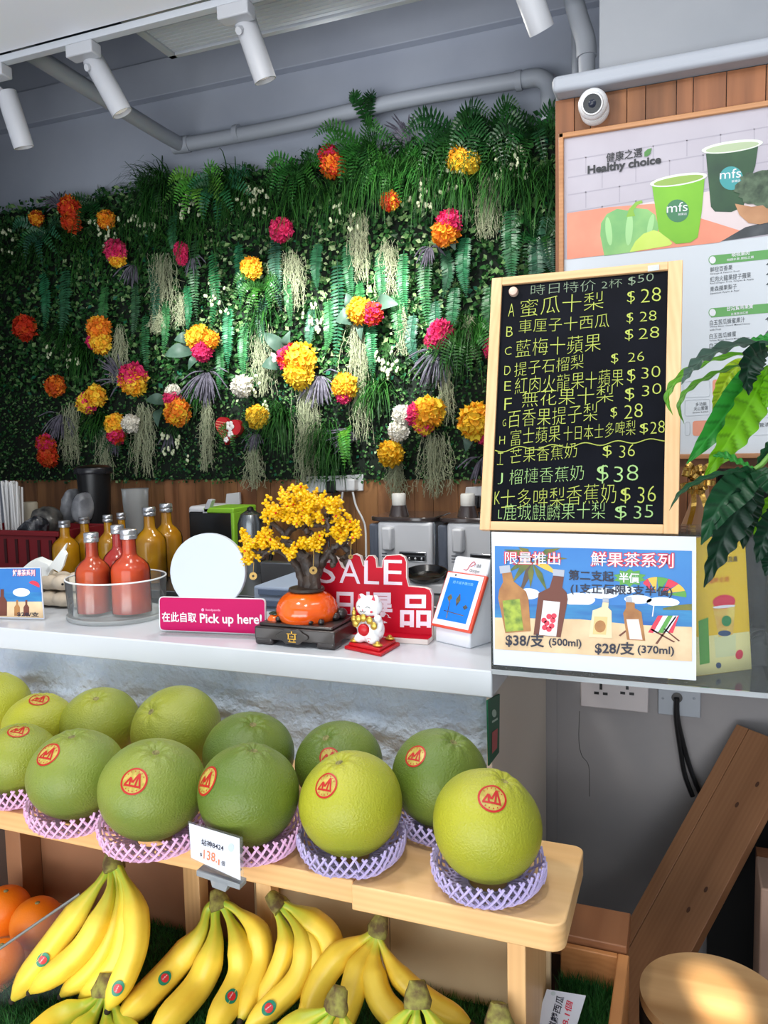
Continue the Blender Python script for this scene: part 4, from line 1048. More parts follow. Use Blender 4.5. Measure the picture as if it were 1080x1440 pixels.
# ================================================================== CARD READER
t0 = atZ(661, 913, ZC); t1 = atZ(612, 902, ZC)
ux = (t0 - t1); ux.z = 0; wT = ux.length; ux.normalize(); nb = Vector((-ux.y, ux.x, 0))
if nb.y < 0: nb = -nb
def tp(a, b, z): return t1 + ux * a + nb * b + Vector((0, 0, z))
t = thing('card_reader', 'white payment terminal with orange bezel and blue screen on the counter', 'card reader', tp(wT / 2, .04, 0))
sidep = [(0, 0), (.080, 0), (.090, .02), (.088, .170), (.082, .176), (.070, .176), (.052, .134), (.004, .038), (0, .030)]
mb = MB(); mb.prism([tp(0, b, z) for b, z in sidep], ux * wT); mb.build('housing', mat('terminal_white', (228, 232, 238), .3), t, bevel=.004, bseg=3)
A_ = Vector((.004, .038)); B_ = Vector((.058, .140))
nrm = Vector((-(B_ - A_).y, (B_ - A_).x)).normalized()
def fp(a, s_, h=0.0):
    q = A_.lerp(B_, s_) + nrm * h; return tp(a, q.x, q.y)
mb = MB(); mb.prism([fp(-.006, -.06, 0), fp(wT + .006, -.06, 0), fp(wT + .006, 1.02, 0), fp(-.006, 1.02, 0)], (fp(0, 0, .010) - fp(0, 0, 0))); mb.build('orange_bezel', mat('orange_bezel', (226, 84, 62), .35), t, bevel=.003, bseg=3)
mb = MB(); mb.prism([fp(-.002, -.02, .0102), fp(wT + .001, -.02, .0102), fp(wT + .001, .99, .0102), fp(-.002, .99, .0102)], (fp(0, 0, .0012) - fp(0, 0, 0))); mb.build('white_front', mat('terminal_white', (228, 232, 238), .3), t, bevel=.001)
mb = MB(); mb.add([fp(.008, .08, .0118), fp(wT - .009, .08, .0118), fp(wT - .009, .90, .0118), fp(.008, .90, .0118)], [(0, 1, 2, 3)]); mb.build('screen', mat('blue_screen', (24, 104, 204), .25, emit=.55), t)
plT = Plane(fp(0, .5, .0121), ux, fp(0, 1) - fp(0, 0))
sm = MB()
def sc(u, v): return fp(.008 + (wT - .017) * u, .08 + .82 * v, .0122)
for (u, v, a, b) in ((.22, .52, .09, .09), (.82, .36, .09, .06), (.52, .5, .08, .16)):
    sm.add([sc(u - a, v), sc(u, v - b), sc(u + a, v), sc(u, v + b)], [(0, 1, 2, 3)])
sm.add([sc(.15, .2), sc(.85, .16), sc(.85, .18), sc(.15, .22)], [(0, 1, 2, 3)]); sm.add([sc(.30, .05), sc(.33, .05), sc(.27, .45), sc(.24, .45)], [(0, 1, 2, 3)])
sm.build('screen_picture', mat('screen_dark', (40, 60, 84), .3, rgb2=(120, 110, 60), nscale=60), t)
tx = MB(); write(tx, '拍卡或手機付款', sc(.16, .86), sc(.86, .86) - sc(.16, .86), (sc(.16, .93) - sc(.16, .86))); tx.build('screen_text', mat('screen_text', (120, 180, 240), .3, emit=.5), t)
MB().ball(fp(.022, .95, .0114), .0022, 10, 6).build('sensor', m_dark, t)
C_ = Vector((.0545, .142)); D_ = Vector((.0695, .1755))
def hp2(a, s_, h=.0012):
    q = C_.lerp(D_, s_); n2 = Vector((-(D_ - C_).y, (D_ - C_).x)).normalized(); q = q + n2 * h; return tp(a, q.x, q.y)
lg = MB(); S_ = [hp2(wT * (.30 + .28 * math.sin(k * .5) * .3 + .05 * k), .25 + .5 * (k / 6)) for k in range(7)]
lg.tube(spline([hp2(wT * .34, .30), hp2(wT * .44, .28), hp2(wT * .50, .62), hp2(wT * .58, .82), hp2(wT * .62, .66), hp2(wT * .52, .5)], 4), .0008, 5); lg.build('logo_mark', mat('logo_red', (190, 40, 60), .4), t)
tx = MB(); write(tx, '八達通', hp2(wT * .62, .48), hp2(wT * .8, .48) - hp2(wT * .62, .48), (hp2(0, .72) - hp2(0, .48))); write(tx, 'Octopus', hp2(wT * .52, .14), hp2(wT * .8, .14) - hp2(wT * .52, .14), (hp2(0, .38) - hp2(0, .14))); tx.build('logo_text', m_dark, t)

# ================================================================== BACK COUNTER THINGS
ZB = .945
m_app = mat('appliance_white', (222, 224, 228), .3); m_smoke = mat('smoky_lid', (66, 56, 54), .12, coat=.6); m_lgrey = mat('light_grey_plastic', (196, 200, 206), .4)
def juicer(dx, lab):
    X0 = -1.120 + dx; X1 = -.872 + dx; Yf = 2.72; Yb = 2.98
    t = thing('juicer', lab, 'juicer', ((X0 + X1) / 2, 2.85, ZB), 'juicers on the back counter')
    mb = MB(); mb.box((X0 + .03, Yf, ZB), (X1, Yb, 1.150)); mb.build('body', m_app, t, bevel=.014, bseg=3)
    mb = MB(); mb.box((X0 - .006, Yf + .004, ZB + .01), (X0 + .03, Yb - .02, 1.14)); mb.build('pulp_bin', clear_mat('clear_bin', (196, 204, 220), .3, .1, .3, (170, 180, 200)), t, bevel=.008)
    mb = MB(); mb.prism([Vector((x, y, 1.150)) for x, y in [((X0 + X1) / 2 + a, (Yf + Yb) / 2 + b) for a, b in rround(.262, .265, .05, 5)]], (0, 0, .017)); mb.build('lid', m_smoke, t, bevel=.004)
    c = ((X0 + X1) / 2 - .037, (Yf + Yb) / 2 - .04)
    MB().lathe([(.040, 1.167), (.030, 1.20), (.029, 1.205)], 28, Matrix.Translation((c[0], c[1], 0))).build('feed_tube', m_smoke, t)
    MB().lathe([(.026, 1.205), (.027, 1.21), (.027, 1.245), (.024, 1.25)], 28, Matrix.Translation((c[0], c[1], 0))).build('pusher', mat('pusher_cream', (236, 234, 226), .4), t)
    mb = MB(); mb.box((X0 + .06, Yf - .04, 1.045), (X0 + .10, Yf + .006, 1.132)); mb.build('spout', m_app, t, bevel=.008)
    mb = MB(); mb.box((X0 + .118, Yf - .006, 1.002), (X0 + .225, Yf + .002, 1.040)); f = mb.build('control_panel', m_chrome, t, bevel=.003)
    mb = MB(); mb.box((X0 + .124, Yf - .0075, 1.007), (X0 + .219, Yf - .005, 1.022)); mb.box((X0 + .124, Yf - .0075, 1.026), (X0 + .219, Yf - .005, 1.035)); mb.build('dark_strip', m_dark, t)
    for k in range(4): MB().ball((X0 + .136 + k * .024, Yf - .008, 1.015), .006, 10, 7).build('button', m_chrome, t)
    mb = MB(); mb.tube([(X1 + .004, Yf + .01, 1.15), (X1 + .006, Yf + .006, 1.10), (X1 + .004, Yf + .006, .98)], .006, 8); mb.build('latch_arm', m_chrome, t)
    mb = MB()
    for k in range(3): mb.box((X0 + .048, Yf - .0012, 1.005 + k * .011), (X0 + .080 - .006 * k, Yf + .002, 1.008 + k * .011))
    mb.build('printed_lines', mat('print_grey', (70, 74, 84), .5), t)
juicer(0, 'white juice extractor with cream pusher, the left one behind the SALE board')
juicer(.272, 'white juice extractor with cream pusher, the right one half hidden by the blackboard')
t = thing('black_bowl', 'oval black bowl on the counter behind the SALE board, left of the terminal', 'bowl', atY(598, 822, 2.42) * 1.0)
cb_ = atY(598, 806, 2.45); ORG[t.name] = Vector((cb_.x, cb_.y, ZB)); t.location = (cb_.x, cb_.y, ZB)
mtb = Matrix.Translation((cb_.x, cb_.y, 0)) @ Matrix.Rotation(R(14), 4, 'X') @ Matrix.Diagonal((1, .8, 1, 1)); mtb = Matrix.Translation((cb_.x, cb_.y, cb_.z)) @ Matrix.Rotation(R(16), 4, 'X') @ Matrix.Diagonal((1, .8, 1, 1))
MB().lathe([(.0005, -.018), (.055, -.018), (.074, .002), (.076, .004), (.072, .004), (.053, -.012), (.0005, -.013)], 36, mtb, False).build('bowl', mat('glossy_black', (14, 14, 16), .2), t)
MB().box((cb_.x - .07, cb_.y - .03, ZB), (cb_.x + .07, cb_.y + .05, cb_.z - .03)).build('white_riser', m_app, t, bevel=.006)

# storage crate and steel edge seen between the sign and the bonsai
q0 = atY(366, 868, 1.95); q1 = atY(396, 826, 1.95)
t = thing('storage_crate', 'pale blue-grey plastic drawer crate seen behind the counter between sign and bonsai', 'crate', (q0.x + .05, 2.05, 0))
MB().box((q0.x - .02, 1.95, q0.z - .06), (q1.x + .20, 2.20, q1.z)).build('crate_body', mat('crate_blue', (156, 170, 190), .5), t, bevel=.006)
mb = MB()
for k in range(4): mb.box((q0.x + .0, 1.942, q0.z - .03 + k * .033), (q0.x + .15, 1.951, q0.z - .015 + k * .033))
mb.build('drawer_grips', mat('crate_blue_dark', (96, 112, 138), .5), t)
MB().box((q0.x - .3, 1.93, q0.z - .075), (q1.x + .5, 2.225, q0.z - .06)).build('shelf_plate', m_steel, t)
for sx in (q0.x - .28, q1.x + .48): MB().box((sx - .015, 2.0, 0), (sx + .015, 2.03, q0.z - .075)).build('leg', m_steel, t)
q0 = atY(376, 824, 2.2); q1 = atY(397, 796, 2.2)
tag(MB().box((q0.x - .06, 2.2, ZB + .0002), (q1.x + .12, 2.236, max(q1.z, ZB + .05))).build('steel_box', m_steel, bevel=.004), 'low brushed steel box behind the bonsai branches', 'box')
bpy.data.objects['steel_box'].location.y += .06

# red crate with straws and bags at the left
L0 = atY(-60, 788, 2.40); L1 = atY(80, 728, 2.40)
t = thing('red_crate', 'dark red plastic crate on the back counter at the left edge', 'crate', ((L0.x + L1.x) / 2, 2.55, ZB))
m_rc = mat('crate_red', (122, 22, 30), .5)
X0, X1, Zt = L0.x, L1.x, 1.12
mb = MB(); mb.box((X0, 2.40, ZB), (X1, 2.415, Zt)); mb.box((X0, 2.68, ZB), (X1, 2.695, Zt)); mb.box((X0, 2.40, ZB), (X0 + .015, 2.695, Zt)); mb.box((X1 - .015, 2.40, ZB), (X1, 2.695, Zt)); mb.box((X0, 2.40, ZB), (X1, 2.695, ZB + .01))
mb.box((X0 - .01, 2.39, Zt - .02), (X1 + .01, 2.40, Zt)); mb.build('crate_shell', m_rc, t, bevel=.003)
mb = MB()
for k in range(9):
    x = X0 + .04 + k * (X1 - X0 - .08) / 8; mb.box((x - .007, 2.397, ZB + .04), (x + .007, 2.4, Zt - .035))
mb.build('side_slots', mat('crate_slot', (60, 10, 14), .6), t)
sb = atY(18, 722, 2.56)
t = thing('straw_bundle', 'bundle of white drinking straws standing in the red crate', 'straws', (sb.x, sb.y, ZB + .01))
mb = MB()
for _ in range(60):
    x = sb.x + rnd.uniform(-.047, .047); y = sb.y + rnd.uniform(-.03, .03)
    h = atY(18, 682, 2.56).z + rnd.uniform(-.02, .02)
    mb.tube([(x, y, ZB + .012), (x + rnd.uniform(-.012, .012), y + rnd.uniform(-.01, .01), h)], .0045, 7)
mb.build('straws', mat('straw_white', (214, 214, 214), .5), t, kind='stuff')
def crumple(name, lab, cat, pts, Y, dep, m, seed, base=None):
    """bag: lumpy closed form whose outline follows the points"""
    P = [atY(x, y, Y) for x, y in pts]; c = sum(P, Vector()) / len(P)
    mb = MB(); rn = random.Random(seed); n = len(P); rings = []
    for s_, yo in ((.55, -1), (.85, -.7), (1, 0), (.85, .7), (.5, 1)):
        rings.append([c + (p - c) * (s_ + rn.uniform(-.06, .06)) + Vector((0, yo * dep, 0)) for p in P])
    V = sum(rings, []); F = []
    for i in range(4):
        for k in range(n): F.append((i * n + k, i * n + (k + 1) % n, (i + 1) * n + (k + 1) % n, (i + 1) * n + k))
    F.append(tuple(range(n))[::-1]); F.append(tuple(range(4 * n, 5 * n)))
    mb.add(V, F); o = mb.build(name, m, bevel=.0)
    ss = o.modifiers.new('s', 'SUBSURF'); ss.levels = 2; ss.render_levels = 2
    tx_ = o.modifiers.new('d', 'DISPLACE'); tex = bpy.data.textures.new(name, 'CLOUDS'); tex.noise_scale = .05; tx_.texture = tex; tx_.strength = .02
    return tag(o, lab, cat)
m_pbag = mat('frosted_bag', (150, 152, 156), .35, rgb2=(104, 106, 112), nscale=14); m_bbag = mat('black_bag', (34, 36, 42), .25, rgb2=(120, 122, 128), nscale=30, lo=.5, hi=.75)
crumple('plastic_bag', 'dark crumpled plastic bag in the red crate beside the straws', 'bag', ((26, 765), (60, 765), (62, 735), (52, 722), (36, 730)), 2.52, .06, m_bbag, 3)
crumple('plastic_bag', 'crumpled foil-grey bag behind the first yellow bottle', 'bag', ((48, 760), (84, 760), (86, 725), (74, 712), (56, 710), (50, 722)), 2.62, .06, mat('foil_bag', (96, 94, 90), .3, rgb2=(40, 40, 42), nscale=25), 4)
crumple('plastic_bag', 'translucent grey bag of cups leaning upright before the dark bin', 'bag', ((88, 745), (104, 745), (110, 690), (104, 683), (95, 690)), 2.75, .05, m_pbag, 5)
crumple('plastic_bag', 'clear bag with a teal print beside the dark bin', 'bag', ((106, 738), (130, 740), (126, 692), (114, 690), (108, 706)), 2.70, .05, m_pbag, 6)
c = atY(136, 748, 2.78); c2 = atY(136, 655, 2.78)
t = thing('black_bin', 'tall black tapered ice bin against the plants at left', 'bin', (c.x, 2.78, ZB))
MB().lathe([(.055, ZB), (.058, ZB + .01), (.072, c2.z - .03), (.078, c2.z - .028), (.080, c2.z - .01), (.066, c2.z), (.02, c2.z + .006)], 32, Matrix.Translation((c.x, 2.78, 0))).build('bin', m_dark, t)
MB().lathe([(.081, c2.z - .035), (.083, c2.z - .03), (.083, c2.z - .012), (.081, c2.z - .008)], 32, Matrix.Translation((c.x, 2.78, 0)), False).build('rim', mat('black_rim', (30, 30, 34), .25), t)
for k, (px, py, Yq) in enumerate(((42, 714, 2.7),)):
    c = atY(px, py, Yq); t = thing('cream_tub', 'short cream tub behind the straws', 'tub', (c.x, c.y, ZB))
    MB().lathe([(.032, ZB), (.034, c.z - .01), (.034, c.z + .02), (.03, c.z + .026)], 24, Matrix.Translation((c.x, c.y, 0))).build('tub_body', mat('cream_lid', (176, 168, 150), .6), t)
# clear container stack, printer, kettle, notices ---------------------------------
q0 = atY(165, 735, 2.8); q1 = atY(196, 688, 2.8)
t = thing('clear_container', 'pile of clear plastic cups between the bin and the tall yellow bottles', 'cups', ((q0.x + q1.x) / 2, 2.85, ZB))
MB().lathe([(.040, ZB), (.058, q1.z - .01), (.060, q1.z), (.056, q1.z)], 28, Matrix.Translation(((q0.x + q1.x) / 2, 2.85, 0)), False).build('cup_stack', clear_mat('clear_cup', (210, 214, 216), .3, .1, .25), t)
q0 = atY(266, 770, 2.72); q1 = atY(332, 716, 2.72)
t = thing('label_printer', 'boxy label machine with white back, black window and lime green frame', 'machine', ((q0.x + q1.x) / 2, 2.8, ZB))
MB().box((q0.x, 2.72, ZB), (q0.x + .10, 2.90, q1.z + .01)).build('white_shell', m_app, t, bevel=.015, bseg=3)
MB().box((q0.x + .015, 2.705, ZB), (q1.x - .012, 2.88, q1.z - .012)).build('dark_window', mat('printer_dark', (34, 36, 38), .2), t, bevel=.006)
mb = MB(); mb.box((q0.x + .09, 2.70, q1.z - .016), (q1.x, 2.88, q1.z + .006)); mb.box((q1.x - .016, 2.70, ZB), (q1.x, 2.88, q1.z - .01)); mb.build('green_frame', mat('lime_green', (142, 200, 52), .4), t, bevel=.005)
mb = MB(); pp = [atY(x, y, 2.70) for x, y in ((284, 722), (291, 722), (298, 703), (292, 702))]; mb.prism(pp, (0, .03, 0)); mb.build('lever', m_lgrey, t, bevel=.003)
MB().box((q0.x + .03, 2.702, ZB + .05), (q0.x + .055, 2.706, ZB + .08)).build('label', P_WHITE, t)
c = atY(346, 760, 2.62); c2 = atY(346, 720, 2.62)
t = thing('kettle', 'dark kettle with a silver band behind the golden blossoms', 'kettle', (c.x, 2.66, ZB))
mt = Matrix.Translation((c.x, 2.66, 0))
MB().lathe([(.052, ZB), (.055, ZB + .02), (.052, c2.z - .05), (.040, c2.z - .012), (.02, c2.z)], 32, mt).build('body', mat('kettle_dark', (130, 134, 136), .22, .9), t)
MB().lathe([(.02, c2.z), (.014, c2.z + .004), (.012, c2.z + .014), (.004, c2.z + .018)], 20, mt).build('lid_knob', m_dark, t)
MB().tube(spline([(c.x + .05, 2.66, ZB + .03), (c.x + .085, 2.66, ZB + .06), (c.x + .085, 2.66, c2.z - .06), (c.x + .045, 2.66, c2.z - .03)], 6), .008, 8).build('handle', m_dark, t)
YK = 3.178
def wall_sock(pts, lab, plugs, name='power_socket', cat='socket'):
    P = [atY(x, y, YK) for x, y in pts]; t = thing(name, lab, cat, (P[0].x, 3.18, P[0].z))
    MB().prism(P, (0, -.012, 0)).build('face_plate', m_white, t, bevel=.003)
    for (px, py, col) in plugs:
        c = atY(px, py, YK - .03); MB().box((c.x - .022, YK - .055, c.z - .028), (c.x + .022, YK - .01, c.z + .024)).build('plug', m_dark if col == 'k' else m_white, t, bevel=.006)
    return t
wall_sock(((432, 670), (512, 667), (512, 690), (432, 693)), 'white socket strip under the plants with one black and two white plugs', ((468, 684, 'k'), (481, 681, 'w'), (495, 681, 'w')))
wall_sock(((656, 685), (688, 683), (690, 712), (652, 716)), 'white socket with black plug beside the blackboard edge', ((668, 705, 'k'),))
for pts, lab in ((((482, 692), (479, 712), (476, 728), (487, 742)), 'left white plug cable looping down the wood boards'), (((496, 692), (501, 712), (510, 730), (514, 745)), 'right white plug cable slanting down the wood boards')):
    tag(MB().tube(spline([atY(x, y, YK - .05) for x, y in pts] + [Vector((atY(pts[-1][0], pts[-1][1], 3.1).x, 3.1, ZB + .004))], 6), .0045, 7).build('power_cable', m_white), lab, 'cable')
tag(MB().tube(spline([atY(467, 693, YK - .05), atY(466, 715, YK - .05), atY(462, 740, YK - .04), Vector((atY(462, 740, 3.1).x, 3.1, ZB + .006))], 6), .005, 7).build('power_cable', m_dark), 'black plug cable hanging from the socket strip', 'cable')
pn = [atY(x, y, 3.16) for x, y in ((321, 694), (339, 692), (340, 708), (336, 714), (319, 714))]
tag(MB().prism(pn, (0, -.018, 0)).build('paper_holder', m_white, bevel=.003), 'small white holder fixed to the wood boards above the green machine', 'holder')
# ================================================================== FRUIT STAND
ZS = .79
m_pine = wood('pine_board', (242, 202, 146), (226, 178, 118), 'X', 9, .4)
m_pineZ = wood('pine_post', (238, 198, 142), (220, 172, 114), 'Z', 9, .45)
m_pineY = wood('pine_rail', (204, 142, 88), (178, 118, 68), 'Y', 9, .45)
m_cream = mat('cream_back_board', (214, 190, 150), .6, rgb2=(200, 174, 134), nscale=5)
m_brownb = mat('brown_side_board', (150, 104, 72), .55, rgb2=(132, 90, 60), nscale=5)
m_turf = mat('turf_blade', (255, 255, 255), .6, attr='tint')
t = thing('fruit_stand', 'two-tier pine fruit stand with posts and a turf-lined lower bay', 'fruit stand', (-.7, 1.15, 0))
def boardpoly(mb, pts, z0, z1): mb.prism([Vector((x, y, z0)) for x, y in pts], (0, 0, z1 - z0))
def rc(x0, y0, x1, y1, rs, n=5):
    """rectangle with rounded corners, radii rs for (x0y0, x1y0, x1y1, x0y1)"""
    out = []
    for (cx, cy, a0), r in zip(((x0, y0, 180), (x1, y0, 270), (x1, y1, 0), (x0, y1, 90)), rs):
        sx = 1 if cx == x0 else -1; sy = 1 if cy == y0 else -1
        if r == 0: out.append((cx, cy)); continue
        for k in range(n + 1):
            a = R(a0 + 90 * k / n); out.append((cx + sx * r + r * math.cos(a), cy + sy * r + r * math.sin(a)))
    return out
mb = MB(); boardpoly(mb, rc(-.462, 1.018, -.148, 1.242, (0.002, .022, .018, 0.002)), .750, ZS); mb.build('shelf_board', m_pine, t, bevel=.0025)
mb = MB(); boardpoly(mb, rc(-1.9, 1.028, -.4635, 1.242, (0, 0.002, 0.002, 0)), .753, ZS); mb.build('shelf_board', m_pine, t, bevel=.0025)
mb = MB(); boardpoly(mb, rc(-1.9, 1.244, -.29, 1.405, (0, .002, .002, 0)), .753, ZS); mb.build('rear_shelf_board', m_pine, t, bevel=.0025)
for px0, px1, Y in ((258.5, 280.5, 1.195), (360, 381, 1.195)):
    a = atY(px0, 1260, Y).x; b = atY(px1, 1260, Y).x
    MB().box((a, Y, 0.0), (b, Y + .03, .7529)).build('post', m_pineZ, t, bevel=.0015)
a = atY(713, 1340, 1.06).x; b = atY(739, 1340, 1.06).x
MB().box((a, 1.06, 0.0), (b, 1.235, .7499)).build('end_post', m_pineZ, t, bevel=.0015)
a = atY(7, 1180, 1.195).x; b = atY(28, 1180, 1.195).x
MB().box((a, 1.195, 0.0), (b, 1.25, .7529)).build('left_divider', m_brownb, t, bevel=.0015)
MB().box((b, 1.25, .40), (-.775, 1.262, .7529)).build('back_board', m_brownb, t); MB().box((-1.9, 1.25, 0), (b - .001, 1.262, .7529)).build('back_board', mat('dark_brown_board', (58, 42, 34), .6), t)
xs_ = atY(548, 1300, 1.25).x
MB().box((-.774, 1.25, .40), (xs_ - .0008, 1.262, .7529)).build('back_board', m_cream, t); MB().box((xs_ + .0008, 1.25, .40), (-.205, 1.262, .7529)).build('back_board', m_cream, t)
MB().box((-1.9, .62, .42), (-.21, 1.25, .462)).build('lower_deck', m_pine, t)
def turf(x0, x1, y0, y1, z, n, parent, name='artificial_turf', h=.022):
    gm = MB()
    for _ in range(n):
        p = Vector((rnd.uniform(x0, x1), rnd.uniform(y0, y1), z)); d = Vector((rnd.gauss(0, .35), rnd.gauss(0, .35), 1)).normalized()
        s_ = Vector((rnd.uniform(-1, 1), rnd.uniform(-1, 1), 0)).normalized() * .0011; hh = h * rnd.uniform(.5, 1.15)
        k = rnd.random(); c = g(lin((14, 62, 24)), lin((58, 128, 52)), k)
        gm.add([p - s_, p + s_, p + d * hh + Vector((d.x * .006, d.y * .006, 0))], [(0, 1, 2)], [c] * 3)
    gm.box((x0, y0, z - .004), (x1, y1, z + .001)); gm.c[-8:] = [lin((18, 60, 26))] * 8
    return gm.build(name, m_turf, parent, smooth=False, kind='stuff')
turf(-1.15, -.21, .86, 1.248, .4665, 26000, t)

# price tag -----------------------------------------------------------------------
yT = .968
plG = Plane(atY(303, 1198, yT), (atY(338, 1179, yT) - atY(265.5, 1157, yT)) * Vector((1, 1, 0)) if False else (1, -.10, 0), (0, .12, 1))
t = thing('price_tag', 'white price card in a clear clip hanging on the shelf edge', 'price tag', plG.on(305, 1245))
mb = MB(); mb.prism([plG.on(x, y) for x, y in ((264, 1155), (340, 1178), (342, 1243), (267, 1208))], plG.n * -.0025); mb.build('clear_sleeve', clear_mat('clear_acrylic'), t)
mb = MB(); mb.prism([plG.on(x, y, .0004) for x, y in ((266, 1157.5), (337, 1179), (338.5, 1238), (269, 1206))], plG.n * .0004); mb.build('card', m_paper, t)
mb = MB(); write_px(mb, plG, '站神8424', 283, 1188, 314, 1197.5, 9, .0014, .012); write_px(mb, plG, '$', 281, 1204, 284, 1205, 5, .0014); write_px(mb, plG, '個', 311, 1217, 316, 1218.5, 7, .0014); mb.build('black_print', P_NAVY, t)
mb = MB(); write_px(mb, plG, '138.', 286, 1207.5, 305, 1213.5, 13, .0014, .01); write_px(mb, plG, '1', 306.5, 1216, 308.5, 1217, 8, .0014); mb.build('orange_figures', mat('print_orange', (226, 128, 84), .5), t)
print_px(MB(), plG, ell(325, 1192, 4.2, 6), .0012).build('grey_mark', mat('print_lightgrey', (186, 200, 204), .5), t)
mb = MB(); q = [plG.on(x, y) for x, y in ((276, 1224), (337, 1244), (337, 1252), (276, 1232))]; mb.prism(q, (0, .02, 0)); q = [plG.on(x, y) for x, y in ((294, 1232), (322, 1241), (317, 1255), (298, 1248))]; mb.prism(q, (0, .012, 0))
mb.build('clip', clear_mat('clip_clear', (225, 228, 230), .3, .08, .45, (190, 196, 200)), t, bevel=.001)
MB().tube([plG.on(309, 1215) + Vector((0, .004, 0)), Vector((plG.on(309, 1226).x, 1.022, .775))], .002, 6).build('clip_pin', m_greymetal, t)

# ------------------------------------------------------------------ pomelos
def pomelo_mat(nm, c1, c2, sc=5):
    if nm in MATS: return MATS[nm]
    m = mat(nm, c1, .34, rgb2=c2, nscale=sc, ndetail=3, lo=.34, hi=.66, bump=.7, bscale=300, bdist=.0022)
    return m
PM_Y = pomelo_mat('pomelo_yellow_green', (174, 172, 44), (148, 156, 46)); PM_G = pomelo_mat('pomelo_green', (86, 110, 40), (114, 130, 46)); PM_M = pomelo_mat('pomelo_mid_green', (138, 148, 58), (104, 126, 50)); PM_L = pomelo_mat('pomelo_lime', (154, 158, 52), (120, 136, 48))
m_stk = mat('sticker_foil', (196, 172, 86), .35, rgb2=(164, 148, 60), nscale=140); m_stkr = mat('sticker_red', (178, 30, 24), .45); m_scar = mat('stem_scar', (150, 140, 92), .8, rgb2=(96, 92, 56), nscale=200)
POM = {}
